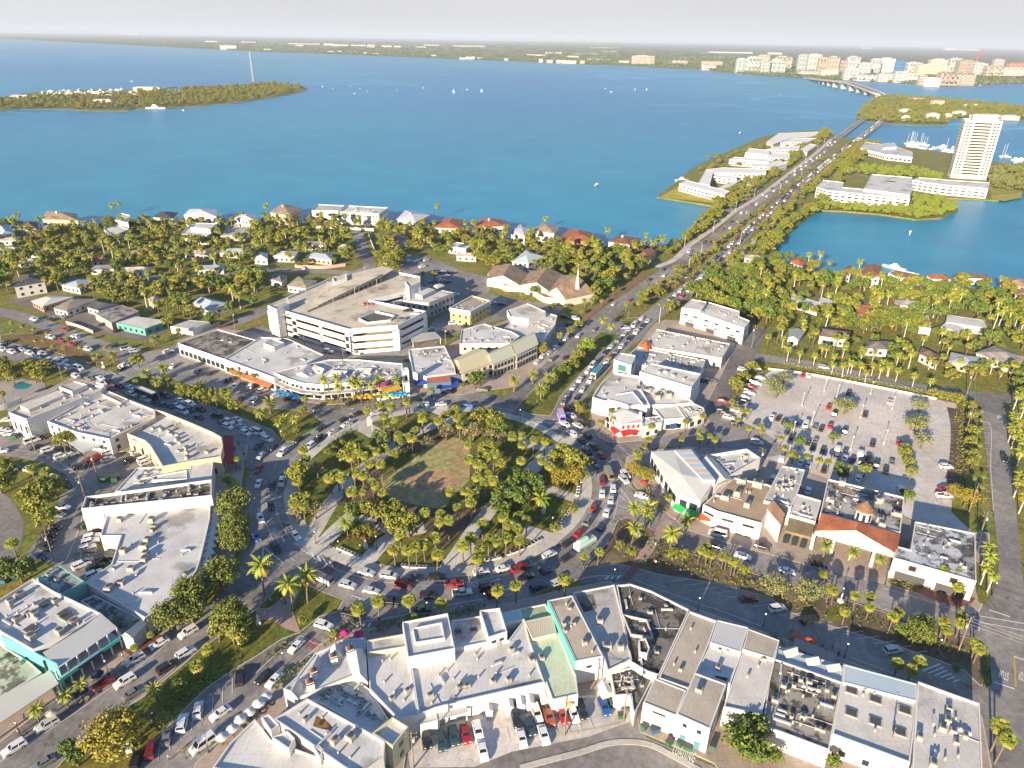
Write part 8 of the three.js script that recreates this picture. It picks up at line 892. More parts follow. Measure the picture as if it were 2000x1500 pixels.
{ const arrow = (f) => { const a = f, L = Math.hypot(a[2] - a[0], a[3] - a[1]), g = new THREE.ShapeGeometry(new THREE.Shape([[0, -0.15], [L * 0.6, -0.15], [L * 0.6, -0.5], [L, 0], [L * 0.6, 0.5], [L * 0.6, 0.15], [0, 0.15]].map((p) => V2(...p)))); g.rotateX(-Math.PI / 2); const o = ground('lane_arrow', g, paintM); o.name = numbered('lane_arrow'); o.position.set(a[0], markY + 0.006, a[1]); o.rotation.y = yawOf(a[2] - a[0], a[3] - a[1]); }; names.lane_arrow = -1; [[-4.9,-153.9,-2,-155.3], [-1.9,-150.2,0.3,-151.3], [-79.3,-186.1,-77.9,-181.9], [-67.8,-172,-66.3,-169.5], [-65.7,-253.6,-63.1,-254.2], [-65.4,-249.5,-62.8,-250.2], [-29.6,-264.5,-27.4,-265.2], [-24,-265.3,-21.8,-266]].forEach(arrow); }
// ---------- street furniture ----------
const lampProto = new THREE.Group(); { mesh('post', new THREE.LatheGeometry([[0.24, 0], [0.24, 0.3], [0.12, 0.5], [0.08, 0.9], [0.07, 3.9], [0.14, 4.0], [0.1, 4.15]].map((p) => V2(...p)), 10), poleM, lampProto); const gl = mesh('globe', new THREE.SphereGeometry(0.24, 12, 8), M([0.75, 0.74, 0.7], null, 0.3), lampProto); gl.position.y = 4.36; mesh('finial', new THREE.ConeGeometry(0.12, 0.25, 8), poleM, lampProto).position.y = 4.7; }
const many = (proto2, name, f, label, cat, grp, y = 0.15, sc = 1) => pairs(f).forEach(([x, z]) => tag(copyOf(proto2, name, x, y, z, rr(0, 6.28), sc), label, cat, grp));
seed = 313; const LL = 'black ornamental street lamp with white globe'; many(lampProto, 'street_lamp', [...[-20.9,-140.8,-6.3,-144.4,-52.8,-123.4], ...[29,-154.7,13.7,-150.8]], LL + ' outside the near shops', 'street lamp', 'lamps outside the near shops', 0.18); many(lampProto, 'street_lamp', [...[49.8,-144.1,65.3,-138.7], ...[82.2,-129.1,104.2,-155.3,105.7,-130.9], ...[89.1,-148.6,131.7,-151.7]], LL + ' on the south-east street', 'street lamp', 'lamps on the south-east street'); many(lampProto, 'street_lamp', [...[-92.7,-120.2,-102.7,-103.5,-61.9,-100.6,-75.6,-106.4,-63.9,-126.1], ...[-58.6,-144.2]], LL + ' on the south street', 'street lamp', 'lamps on the south street'); many(lampProto, 'street_lamp', [...[-52.1,-167.3,-56.9,-169.1,-49.1,-164.9,-38.7,-167.4,-70.1,-224.2,-42.5,-163.3,-61,-237.6,-76.3,-243.6,-84,-227.6], ...[3.4,-247.3,23.1,-197.3,13,-177.8,43.8,-206]], LL + ' at the edge of the park', 'street lamp', 'lamps around the park');
const globePole = new THREE.Group(); { mesh('pole', new THREE.CylinderGeometry(0.09, 0.13, 5.6, 8).translate(0, 2.8, 0), M([0.6, 0.5, 0.38], 'plaster'), globePole); mesh('base', new THREE.CylinderGeometry(0.3, 0.32, 0.9, 10).translate(0, 0.45, 0), concM, globePole); mesh('globe', new THREE.SphereGeometry(0.3, 12, 8), M([0.78, 0.78, 0.76], null, 0.3), globePole).position.y = 5.8; }
many(globePole, 'parking_lamp', [119.7,-263.2,117.7,-247,137.3,-271.3,139.5,-253.2,139.7,-233.1,155.9,-261.2,125,-227.9,134.3,-277,107.4,-238.6,153.3,-275.2], 'slim lamp pole with single globe in the rear parking lot', 'lamp pole', 'lamp poles of the parking lot', 0.05);
const cobra = new THREE.Group(); { mesh('pole', new GB().tube([[0, 0, 0], [0, 8.5, 0], [0.4, 9.3, 0], [2.4, 9.7, 0]], [0.13, 0.1, 0.08, 0.06], 7).geo(), M([0.55, 0.53, 0.48], null, 0.6), cobra); const h = mesh('lamp_head', unitBox, acM, cobra); h.scale.set(0.9, 0.14, 0.32); h.position.set(2.6, 9.66, 0); }
many(cobra, 'boulevard_lamp', [114.2,-455.1,194.8,-637.9,230.5,-703,166.6,-522.9,155.1,-556.9,122.7,-509.5,107.1,-400.8,130.1,-489.7,77.6,-357.5], 'tall single-arm light pole on the boulevard', 'light pole', 'light poles of the boulevard', 0.1); many(cobra, 'boulevard_lamp', [262.3,-724.6,370,-951,322.7,-833.3,422,-1050,460,-1123,313.7,-832.4], 'tall single-arm light pole on the causeway', 'light pole', 'light poles of the causeway', 0.1);
const util = (h) => { const g = new THREE.Group(); mesh('pole', new THREE.CylinderGeometry(0.13, 0.19, h, 8).translate(0, h / 2, 0), M([0.5, 0.42, 0.3], 'soil', 0.9), g); for (const y of [h - 0.6, h - 1.7]) { const c = mesh('crossarm', unitBox, woodM, g); c.scale.set(2.4, 0.14, 0.14); c.position.y = y; for (const x of [-0.45, 0, 0.45]) { const i = mesh('insulator', new THREE.CylinderGeometry(0.06, 0.08, 0.26, 6), acM, c); i.scale.set(1 / 2.4, 1 / 0.14, 1 / 0.14); i.position.set(x, 1.3, 0); } } const t = mesh('transformer', new THREE.CylinderGeometry(0.28, 0.28, 0.9, 10), ductM, g); t.position.set(0.4, h - 2.7, 0); return g; };
const up = util(11); const poles = [[[141.5,-175.4], 'beside the side street corner', 11], [[147.1,-190.1], 'at the parking lot exit', 11], [[174.5,-241.1], 'in the shrubs beside the parking lot', 12], [[193.7,-274.4], 'at the far corner of the parking lot', 12], [[111.6,-131.9], 'on the south-east median tip', 11], [[12.5,-106], 'in front of the parked cars of the service lot', 12], [[25.7,-109.8], 'beside the wedge annex', 11], [[-18.9,-97.9], 'beside the cream annex', 11], [[-168.6,-217.3], 'beside the tall white hall', 12], [[-151.1,-208], 'in the middle of the delivery yard', 11], [[-137.4,-200.3], 'at the end of the delivery yard', 11], [[-135.8,-189.4], 'beside the long ridge store', 9], [[-128.2,-159.4], 'on the curved alley verge', 11], [[86.3,-212], 'behind the striped-roof restaurant', 10], [[15.2,-380.8], 'beside the church', 11], [[-138.4,-332.5], 'at the garden street crossing', 13], [[-189.9,-272.2], 'behind the tall white hall', 10], [[117.2,-325.1], 'beside the white modern office', 12], [[-112.7,-325.2], 'in front of the parking garage corner', 10], [[-99.1,-315.3], 'in front of the parking garage slots', 10], [[-78.1,-303.2], 'behind the restaurant row', 11], [[-32.6,-321.3], 'beside the yellow building lot', 10], [[79.8,-102.2], 'behind the skylight store', 9]];
poles.forEach(([f, w, h], i) => tag(copyOf(up, 'utility_pole', f[0], 0, f[1], i * 0.9, [1, h / 11, 1]), 'wooden utility pole ' + w, 'utility pole'));
function wire(label, a, c, sag = 0.8) { const g = new GB(), p = []; for (let i = 0; i <= 10; i++) { const t = i / 10; p.push([(c[0] - a[0]) * t, (c[1] - a[1]) * t - sag * 4 * t * (1 - t), (c[2] - a[2]) * t]); } g.tube(p, 0.035, 4); const o = mesh('', g.geo(), M([0.3, 0.29, 0.27], null, 0.5)); top('power_line', o); o.position.set(...a); return tag(o, label, 'wire', 'overhead wires'); }
for (const [i, j] of [[0, 1], [1, 2], [2, 3], [4, 0], [8, 9], [9, 10], [10, 11], [5, 6], [18, 19], [19, 20]]) for (const s of [-0.9, 0.9]) wire('thin overhead wire strung between wooden utility poles', [poles[i][0][0] + s, poles[i][2] - 0.4, poles[i][0][1]], [poles[j][0][0] + s, poles[j][2] - 0.4, poles[j][0][1]]); for (const s of [0, 1, 2]) wire('thin overhead wire crossing the side street', [poles[4][0][0], 10.6 - s * 0.9, poles[4][0][1]], [150, 10.6 - s * 1.1, poles[4][0][1] + 22], 0.5);
{ const fp = group('flagpole', 'tall white flagpole in the park carrying a striped flag', 'flagpole', ...(([x, z]) => [x, 0.2, z])([-50.2,-225.8])); mesh('pole', new THREE.CylinderGeometry(0.07, 0.14, 15, 10).translate(0, 7.5, 0), whiteM, fp); mesh('ball', new THREE.SphereGeometry(0.16, 10, 8).translate(0, 15.1, 0), M([0.5, 0.38, 0.1], null, 0.3, { metal: 0.8 }), fp); const fl = group('flag', 'red and white striped flag with blue starred corner hanging from the flagpole', 'flag', fp.position.x, 10.6, fp.position.z); const cv = tex(128, (u, v) => { const s = Math.floor(v * 13) % 2 === 0, can = u > 0.6 && v > 0.46; const st = can && ((Math.floor(u * 60) + Math.floor(v * 50)) % 4 === 0); return can ? (st ? [235, 235, 235] : [40, 45, 95]) : s ? [178, 35, 50] : [235, 232, 228]; }); const pg = new THREE.PlaneGeometry(2.3, 4, 8, 12); const ps = pg.attributes.position; for (let i = 0; i < ps.count; i++) { const x = ps.getX(i) - 1.15, y = ps.getY(i); ps.setXYZ(i, x * 0.75, y + x * 0.3, Math.sin(x * 3 + y) * 0.25); } pg.computeVertexNormals(); const cm = new THREE.MeshStandardMaterial({ map: cv, roughness: 0.9, side: THREE.DoubleSide }); mesh('cloth', pg, cm, fl); }
{ // plaques round the park edge
  const p = new THREE.Group(); { const s = mesh('slab', unitBox, M([0.68, 0.66, 0.62], 'plaster'), p); s.scale.set(1.15, 0.5, 1.15); s.position.y = 0.25; s.rotation.x = 0; const q = mesh('dark_panel', unitBox, M([0.03, 0.035, 0.05], null, 0.3), p); q.scale.set(0.72, 0.06, 0.72); q.position.y = 0.52; }
  for (const [f, n] of [[[-30.3,-157.4,-19.6,-157.7], 11], [[-5.7,-160.9,-2.1,-162.4], 4], [[0.5,-164.2,10.2,-171], 10], [[14.6,-177.1,22.4,-190.8], 12], [[2,-165.6,10.1,-171.3], 8], [[-50.8,-165.2,-43.7,-161.5], 7], [[23.3,-195.8,24.7,-201], 4]]) { let a0 = angOf(f), a1 = angOf(f.slice(2)); for (let i = 0; i < n; i++) { const a = a0 + (a1 - a0) * i / (n - 1), o = copyOf(p, 'memorial_plaque', CX + (RI - 4.6) * Math.cos(a), 0.16, CZ + (RI - 4.6) * Math.sin(a), -a); tag(o, 'square white plaque with dark panel beside the park pavement', 'plaque', 'plaques round the park edge'); } } }
// umbrellas
const umbP = {}; function umbrella(c) { const k = c.join(); if (umbP[k]) return umbP[k]; const g = new THREE.Group(); mesh('pole', new THREE.CylinderGeometry(0.035, 0.035, 2.5, 6).translate(0, 1.25, 0), steelM, g); mesh('canopy', new THREE.ConeGeometry(1.4, 0.6, 8, 1).translate(0, 2.55, 0), M(c, 'plaster', 0.85), g); mesh('base', new THREE.CylinderGeometry(0.3, 0.35, 0.1, 10).translate(0, 0.05, 0), darkM, g); return umbP[k] = g; }
const tableP = new THREE.Group(); { mesh('tabletop', new THREE.CylinderGeometry(0.55, 0.55, 0.05, 12).translate(0, 0.74, 0), M([0.3, 0.22, 0.15], null, 0.6), tableP); mesh('pedestal', new THREE.CylinderGeometry(0.05, 0.22, 0.72, 8).translate(0, 0.36, 0), darkM, tableP); }
for (const [c, word2, where, f] of [[[0.03, 0.22, 0.5], 'blue', 'at the west end of the restaurant row', [-96.9,-263.8,-95.2,-264.5,-92.9,-262.7,-91.4,-262.1,-89.4,-260.9,-87.4,-259.8,-86.1,-259.2,-95.5,-262,-93.3,-261.2,-90.2,-260,-87.8,-258.5]], [[0.66, 0.42, 0.03], 'yellow', 'on the restaurant row terrace', [-64.4,-260.2,-62.9,-261,-61.1,-261.6,-58.9,-262,-57.3,-262.5,-61.2,-259.5,-59.6,-259.8,-57.5,-260.2,-55.5,-263]], [[0.5, 0.55, 0.08], 'lime green', 'on the restaurant row terrace', [-56.2,-262.5,-54.3,-263.1,-52.7,-263.5,-51.5,-261.1,-49.6,-261.8]], [[0.03, 0.42, 0.62], 'light blue', 'on the restaurant row terrace', [-50.9,-264.2,-49,-262.8,-47.9,-265,-46,-265.7,-45.7,-263.1,-43.7,-263.5,-47.3,-262.8]], [[0.6, 0.02, 0.22], 'magenta', 'outside the chimney restaurant', [-40.2,-132.3,-36.8,-132]], [[0.62, 0.11, 0.03], 'orange-red', 'outside the sooty grill restaurant', [71.6,-133,74.6,-131.9]], [[0.74, 0.72, 0.68], 'white', 'along the south street terrace', [...[-55.8,-108.9,-57.2,-106.9,-58.1,-104.7,-59.5,-102.6], ...[-53.5,-113.1,-54.5,-111]]], [[0.012, 0.018, 0.06], 'navy', 'outside the turquoise restaurant', [-93.8,-118.1,-95.8,-112.5,-94.7,-113.4]], [[0.62, 0.05, 0.05], 'red', 'outside the striped-roof restaurant', [44.4,-200.9]], [[0.6, 0.5, 0.45], 'pale pink', 'outside the white metal porch', [-98.3,-107.9]]]) pairs(f).forEach(([x, z], i) => { tag(copyOf(umbrella(c), 'patio_umbrella', x, 0.2, z, i, rr(0.9, 1.1)), word2 + ' patio umbrella ' + where, 'umbrella', word2 + ' umbrellas ' + where); tag(copyOf(tableP, 'cafe_table', x + 0.9, 0.2, z + 0.4, 0), 'small round café table under ' + word2 + ' umbrella ' + where, 'table', 'café tables under ' + word2 + ' umbrellas ' + where); });
{ const w = [70.9,-130.5,77.2,-126.4], g = group('terrace_canopy', 'grey fabric canopy in three panels outside the sooty grill restaurant', 'canopy', w[0], 0.2, w[1]); for (let k = 0; k < 3; k++) { const x = (w[2] - w[0]) * (k + 0.5) / 3, z = (w[3] - w[1]) * (k + 0.5) / 3; box('fabric_panel', g, M([0.33, 0.29, 0.26], 'plaster'), x, 2.6 + k * 0.02, z, 4.6, 0.1, 3.4, yawOf(w[2] - w[0], w[3] - w[1])); box('post', g, darkM, x, 0, z + 1.5, 0.1, 2.6, 0.1); } }
// bins
const bin = (c) => { const g = new THREE.Group(); const s = new GB(); s.prism([[-0.9, -0.7], [0.9, -0.7], [0.9, 0.7], [-0.9, 0.7]], 0.15, 1.2); mesh('tub', s.geo(), M(c, 'plaster', 0.6), g); const l = mesh('lid', unitBox, darkM, g); l.scale.set(1.9, 0.12, 1.5); l.position.y = 1.27; l.rotation.x = 0.08; for (const x of [-0.6, 0.6]) { const w = mesh('wheel', new THREE.CylinderGeometry(0.12, 0.12, 0.1, 8), tyreM, g); w.rotation.x = Math.PI / 2; w.position.set(x, 0.12, 0.6); } return g; }; const binG = bin([0.02, 0.16, 0.06]), binB = bin([0.02, 0.14, 0.3]);
many(binG, 'dumpster', [30.1,-108.3,37.1,-104.3,34.7,-104.4,25.4,-110.9,43.8,-103.8,38.4,-103.2], 'green waste container against the rear shop walls', 'waste container', 'green containers behind the near shops', 0.05, 0.85); many(binB, 'dumpster', [32.1,-107.4,23.9,-114.1,3.8,-113.7], 'blue waste container behind the near shops', 'waste container', 'blue containers behind the near shops', 0.05); many(binG, 'dumpster', [-182.3,-227,-128.3,-175.1,-135.5,-200,-134.1,-200.9,-131.9,-200.1,-131.8,-201.7], 'green waste container in the delivery yard', 'waste container', 'green containers in the delivery yard', 0.05, 1.2); many(binB, 'dumpster', [-134.3,-151.9,-136.5,-150.8,-134,-154.4], 'blue waste container behind the turquoise restaurant', 'waste container', 'blue containers behind the turquoise restaurant', 0.05);
// hedges
function hedge(label, f, w, h, cols, dens = 9) { const p = smooth(pairs(f), 6), g = new GB(), o0 = p[0]; for (let i = 0; i + 1 < p.length; i++) { const L = Math.hypot(p[i + 1][0] - p[i][0], p[i + 1][1] - p[i][1]), n = Math.ceil(L * dens * w / 2); for (let k = 0; k < n; k++) { const t = rnd(), x = p[i][0] + (p[i + 1][0] - p[i][0]) * t - o0[0] + rr(-w / 2, w / 2), z = p[i][1] + (p[i + 1][1] - p[i][1]) * t - o0[1] + rr(-w / 2, w / 2); leafy(g, [x, rr(0.2, h), z], 0.35, 3, 0.28, cols); } } const o = mesh('', g.geo(), leafM); top('hedge', o); o.position.set(o0[0], 0.1, o0[1]); return tag(o, label, 'hedge'); }
hedge('clipped hedge in front of the cream corner store arcade', [105.9,-155.9,109.2,-154.4,111.5,-153.1], 1.4, 1.1, cGreen); hedge('dark hedge along the ring side of the white store', [-33.9,-135.1,-30.7,-136.6,-27.7,-137.6], 2.4, 1.6, cGreen); hedge('hedge beside the striped-roof restaurant terrace', [44.4,-201.1,46.4,-194.1,49.2,-187.5], 2.2, 1.2, cOlive); hedge('reddish low hedge on the south median', [-57.5,-126.2,-55.6,-128.4,-53.7,-131.1], 2, 0.8, cDark); hedge('yellow-green hedge behind the rear parking lot', [126.1,-305.1,139.5,-296.6,158.3,-286.5,181.3,-274.3], 2.4, 1.8, cSab, 5); hedge('low shrubs round the sooty grill terrace', [66.7,-135.9,67.3,-134.5,67.8,-132.8], 2, 1.2, cGreen); hedge('hedge between the ring road and the magenta umbrellas', [-45.1,-130.4,-41.6,-135.9,-37.6,-136.4], 2.2, 1.5, cGreen); hedge('shrubs along the chimney restaurant front', [-53.1,-117.1,-50.7,-121.8,-48.1,-125.2], 2, 1.2, cGreen); hedge('ground cover on the south street median', [-75.1,-107.9,-72.2,-116.7,-67.9,-121.1], 5, 0.6, cLime, 5); hedge('low hedge in the park beside the long path', [-66.2,-221.4,-64.1,-229.3,-60.8,-235.5], 3.6, 1.2, cGreen, 6); hedge('dark shrubs below the wide white store front', [-15.1,-140.2,-12.3,-141.8,-7.4,-142.9], 3, 1.6, cGreen); hedge('red-leaved planting in a park bed', [-48.5,-173.2,-44.7,-172.6,-39.8,-167.6], 2, 0.7, [[0.16, 0.04, 0.03], [0.12, 0.05, 0.03]]); hedge('clipped hedge by the park ring at the plaques', [16.6,-185.1,19.3,-188.1,21.3,-191.1], 2.4, 1.6, cOlive, 8); hedge('shrubs at the striped-roof side of the ring', [42.3,-215.5,45,-213.8,47.8,-207.8], 4, 2, cOlive, 5); hedge('green planting along the inner south-east median', [34.5,-179.5,45.9,-168.8,61.9,-160.8,76.8,-153.2], 7, 0.8, cGreen, 1.6); hedge('green planting along the outer south-east median', [34.7,-163.9,51.4,-159.3,68.3,-153,81.2,-142.7], 4, 0.7, cOlive, 2); hedge('green planting at the street corner end of the median', [85,-145.6,96,-139.9,109.3,-132.8,113.4,-128.8], 5, 0.7, cGreen, 1.5); hedge('shrub row in the bed beside the parking lot', [183.2,-261.6,170.7,-236.8,159.6,-217.3,152.4,-203.4], 3, 1, cOlive, 3); hedge('low planting on the east median', [10.6,-260.7,18,-285.4,33.4,-308.5], 4, 0.9, cGreen, 4); hedge('low planting on the west median', [-137,-265,-125.1,-259.2,-111.6,-252.6], 6, 1, cGreen, 3); hedge('mangrove-like shrub row on the boulevard median', [110,-435.6,156,-518.6,229.5,-656.5], 4, 1.4, cOlive, 3);
// ---------- people ----------
function bodyGeo(pose) {                                                     // one continuous figure from joints with radii
  const J = pose, N = 44, mc = new MarchingCubes(N, new THREE.MeshBasicMaterial(), false, false, 60000); const S = 1.0; const bones = J.map(([a, b2, ra, rb]) => ({ a: V3(...a), b: V3(...b2), ra, rb })); const k = 0.05, p = V3(), ab = V3(), ap = V3();
  for (let z = 0; z < N; z++) for (let y = 0; y < N; y++) for (let x = 0; x < N; x++) { p.set((x / (N / 2) - 1) * S, (y / (N / 2) - 1) * S + 0.9, (z / (N / 2) - 1) * S); let d = 9; for (const q of bones) { ab.subVectors(q.b, q.a); ap.subVectors(p, q.a); const t = clamp(ap.dot(ab) / ab.lengthSq()); const e = ap.addScaledVector(ab, -t).length() - (q.ra + (q.rb - q.ra) * t); const h = clamp(0.5 + 0.5 * (d - e) / k); d = d * (1 - h) + e * h - k * h * (1 - h); } mc.field[z * N * N + y * N + x] = -d; }
  mc.isolation = 0; mc.update(); const n = mc.count ?? mc.geometry.drawRange.count, g = new THREE.BufferGeometry(); g.setAttribute('position', new THREE.Float32BufferAttribute(mc.positionArray.slice(0, n * 3), 3)); g.setAttribute('normal', new THREE.Float32BufferAttribute(mc.normalArray.slice(0, n * 3), 3)); g.scale(S, S, S); g.translate(0, 0.9, 0);
  const col = [], P = g.attributes.position; for (let i = 0; i < P.count; i++) { const y = P.getY(i), x = Math.abs(P.getX(i)); col.push(...(y > 1.5 ? [0.45, 0.27, 0.18] : y > 0.92 && !(x > 0.2 && y < 1.12) ? [1, 1, 1] : y > 0.5 && x < 0.3 ? [0.12, 0.13, 0.18] : [0.4, 0.25, 0.17])); } g.setAttribute('color', new THREE.Float32BufferAttribute(col, 3)); return g;
}
const pose = (s, a) => [[[0, 1.0, 0], [0, 1.38, 0], 0.15, 0.16], [[-0.16, 1.42, 0], [0.16, 1.42, 0], 0.08, 0.08], [[0, 1.45, 0], [0, 1.55, 0.01], 0.06, 0.055], [[0, 1.62, 0.02], [0, 1.7, 0.01], 0.1, 0.105], [[-0.19, 1.4, 0], [-0.25, 1.12, -a], 0.06, 0.045], [[-0.25, 1.12, -a], [-0.26, 0.86, a * 0.4], 0.045, 0.04], [[0.19, 1.4, 0], [0.25, 1.12, a], 0.06, 0.045], [[0.25, 1.12, a], [0.26, 0.86, a * 1.8], 0.045, 0.04], [[-0.09, 0.96, 0], [-0.1, 0.52, s], 0.1, 0.07], [[-0.1, 0.52, s], [-0.1, 0.08, s * 0.8], 0.07, 0.05], [[0.09, 0.96, 0], [0.1, 0.52, -s * 0.6], 0.1, 0.07], [[0.1, 0.52, -s * 0.6], [0.1, 0.08, -s * 1.6], 0.07, 0.05], [[-0.1, 0.05, s * 0.8], [-0.1, 0.04, s * 0.8 + 0.16], 0.05, 0.04], [[0.1, 0.05, -s * 1.6], [0.1, 0.04, -s * 1.6 + 0.16], 0.05, 0.04]];
{ const walk = bodyGeo(pose(0.2, 0.12)), stand = bodyGeo(pose(0.03, 0.03)), hair = new THREE.SphereGeometry(0.125, 10, 8, 0, 6.283, 0, 1.7); const shirts = [['white', [0.7, 0.7, 0.68]], ['red', [0.5, 0.04, 0.04]], ['blue', [0.06, 0.14, 0.4]], ['black', [0.03, 0.03, 0.03]], ['pink', [0.6, 0.3, 0.35]], ['grey', [0.3, 0.3, 0.3]]]; const shirtM = shirts.map(([, c]) => new THREE.MeshStandardMaterial({ color: new THREE.Color().setRGB(...c), vertexColors: true, roughness: 0.9 })); seed = 55;
  const folk = (f, where, y = 0.2) => pairs(f).forEach(([x, z], i) => { const s = Math.floor(rnd() * 6), w = rnd() < 0.6, g = group('person', 'person in a ' + shirts[s][0] + ' shirt ' + (w ? 'walking ' : 'standing ') + where, 'person', x, y, z, rr(0, 6.28), 'people ' + where); mesh('body', w ? walk : stand, shirtM[s], g); const h = mesh('hair', hair, M(pick([[0.03, 0.02, 0.015], [0.12, 0.07, 0.03], [0.3, 0.22, 0.12]]), null, 0.8), g); h.position.set(0, 1.7, -0.01); h.rotation.x = -0.25; });
  folk([41.4,-162.4,41.8,-162.1,66.8,-161,48.1,-158.8], 'on the pavement of the south-east street'); folk([-91.8,-125.1,-92.1,-125.5,-104.4,-107.7,-99.8,-112.1,-99.3,-111.7,-103.5,-104], 'outside the turquoise restaurant'); folk([-42.1,-132.2,-41.4,-131.8,-40.9,-132.7,-42.3,-131.3,-39.1,-134.1], 'outside the chimney restaurant'); folk([71.6,-136.9,70.8,-133.7,78,-132.1,80.2,-131.7,80.5,-129.1,81.1,-130], 'outside the sooty grill restaurant'); folk([-99,-220.4,-98.9,-224.2,-96.1,-220.5,-94.4,-216.8,-95.5,-210.5,-92.7,-208,-92.1,-211.5,-93.8,-207.1], 'on the pavement by the red awning'); folk([43.1,-170.1,51.3,-182.5,46.2,-246.6,49.7,-205.4,50.8,-206.2,62.5,-234.3], 'on the pavement near the striped-roof restaurant'); folk([-59.7,-144.7,-63.6,-138.2,-62.5,-144.4,-35.5,-158.8,-35.8,-158.5], 'on the brick plaza'); folk([-56.9,-268.6,-50.8,-240.1,-81.4,-265.8,-42,-273,-32.9,-268.8,-44.3,-226], 'along the restaurant row'); folk([-69.2,-98.6,-79.4,-99.3,-80,-98.7,-102.4,-109.9], 'on the south street median');
  const st = new THREE.Group(); { const p = mesh('plinth', unitBox, M([0.6, 0.58, 0.54], 'plaster'), st); p.scale.set(1, 0.9, 1); p.position.y = 0.45; const s2 = stand.clone(); s2.deleteAttribute('color'); mesh('figure', s2.translate(0, 0.9, 0), M([0.72, 0.71, 0.68], null, 0.6), st); }
  for (const [f, w] of [[[10.5,-186.1], 'on the park lawn beside the plaques'], [[-78.4,-100.6], 'under the golden tree'], [[-41.9,-167.6], 'in the park bed with red planting'], [[38.6,-174.8], 'on the brick plaza of the south-east median'], [[-63.3,-136.8], 'beside the brick plaza of the south median'], [[-181.9,-289.2], 'on the west street verge'], [[88.9,-148.1], 'on the oval lawn']]) tag(copyOf(st, 'statue', f[0], 0.16, f[1], 0.4, 1.15), 'white marble statue on plinth ' + w, 'statue');
}
// ---------- boats ----------
function boat(L, mast, sail) { const g = new THREE.Group(), hg = new GB(), n = 8, st = []; for (let i = 0; i <= n; i++) { const t = i / n, x = (t - 0.5) * L, w = L * 0.15 * Math.pow(Math.sin(Math.PI * Math.min(1, 0.2 + t * 0.8)), 0.6) * (t > 0.97 ? 0.08 : 1); st.push([x, w]); } for (let i = 0; i < n; i++) { const [x0, w0] = st[i], [x1, w1] = st[i + 1], y = L * 0.085; hg.quad([x0, 0, w0 * 0.6], [x1, 0, w1 * 0.6], [x1, y, w1], [x0, y, w0]); hg.quad([x1, 0, -w1 * 0.6], [x0, 0, -w0 * 0.6], [x0, y, -w0], [x1, y, -w1]); hg.quad([x0, y, w0], [x1, y, w1], [x1, y, -w1], [x0, y, -w0]); } hg.quad([st[0][0], 0, -st[0][1] * 0.6], [st[0][0], 0, st[0][1] * 0.6], [st[0][0], L * 0.085, st[0][1]], [st[0][0], L * 0.085, -st[0][1]]); mesh('hull', hg.geo(), M([0.74, 0.73, 0.71], null, 0.4), g); const c = mesh('cabin', new GB().prism([[-L * 0.2, -L * 0.09], [L * 0.14, -L * 0.06], [L * 0.14, L * 0.06], [-L * 0.2, L * 0.09]], L * 0.085, L * 0.16).geo(), whiteM, g); if (mast) { mesh('mast', new THREE.CylinderGeometry(0.12, 0.16, L * 1.25, 6).translate(L * 0.08, L * 0.62, 0), M([0.7, 0.7, 0.68], null, 0.4), g); mesh('boom', new THREE.CylinderGeometry(0.1, 0.1, L * 0.42, 6).rotateZ(Math.PI / 2).translate(-L * 0.13, L * 0.24, 0), M([0.7, 0.7, 0.68], null, 0.4), g); } else box('flybridge', g, M([0.7, 0.7, 0.68], null, 0.4), -L * 0.04, L * 0.16, 0, L * 0.16, L * 0.07, L * 0.12); if (sail) { const s = new GB(); s.tri([L * 0.06, L * 1.2, 0], [L * 0.06, L * 0.26, 0], [-L * 0.34, L * 0.28, L * 0.08]); s.tri([L * 0.1, L * 1.1, 0], [L * 0.46, L * 0.12, 0], [L * 0.1, L * 0.2, L * 0.06]); mesh('sail', s.geo(), M([0.8, 0.8, 0.78], null, 0.9), g); } return g; }
const bs = boat(14, true, true), bm = boat(13, true, false), mb = boat(12, false, false); seed = 88;
many(bs, 'sailing_boat', [...[-1935,-4270], ...[354,-2320], ...[390,-2328], ...[-172,-2100,-98,-2143]], 'white sailing boat under sail on the open bay', 'sailing boat', 'boats under sail', -1.3, 0.5); 
many(bm, 'moored_yacht', [-564,-2246,-514,-2160,-444,-2189,-400,-2066,-328,-2114,-151,-2131,-143,-2225,-273,-2262], 'white moored sailing yacht with bare mast on the bay', 'sailing boat', 'moored yachts on the bay', -1.3, 0.6); many(mb, 'motor_boat', [...[-489,-2278,-420,-2002], ...[272,-2226,273,-2377,84.5,-760,369,-1247], ...[763,-2240,1745,-2934,1506,-2934], ...[-646,-1477,-1170,-2352]], 'small white motor boat on the bay', 'motor boat', 'motor boats on the bay', -1.3, 0.8);
{ const f = [255.8,-470.7]; tag(copyOf(mb, 'motor_yacht', f[0], -1.2, f[1], 2.2, 1.3), 'white motor yacht moored at the basin villa', 'motor boat'); const f2 = [-710,-1501]; tag(copyOf(mb, 'motor_yacht', f2[0], -1.2, f2[1], 0.2, 3), 'large white motor yacht at the marina island jetty', 'motor boat'); const f3 = [180.2,-793.9]; tag(copyOf(mb, 'motor_yacht', f3[0], -1.2, f3[1], 0.4, 1.4), 'white motor yacht at the condominium jetty', 'motor boat'); }
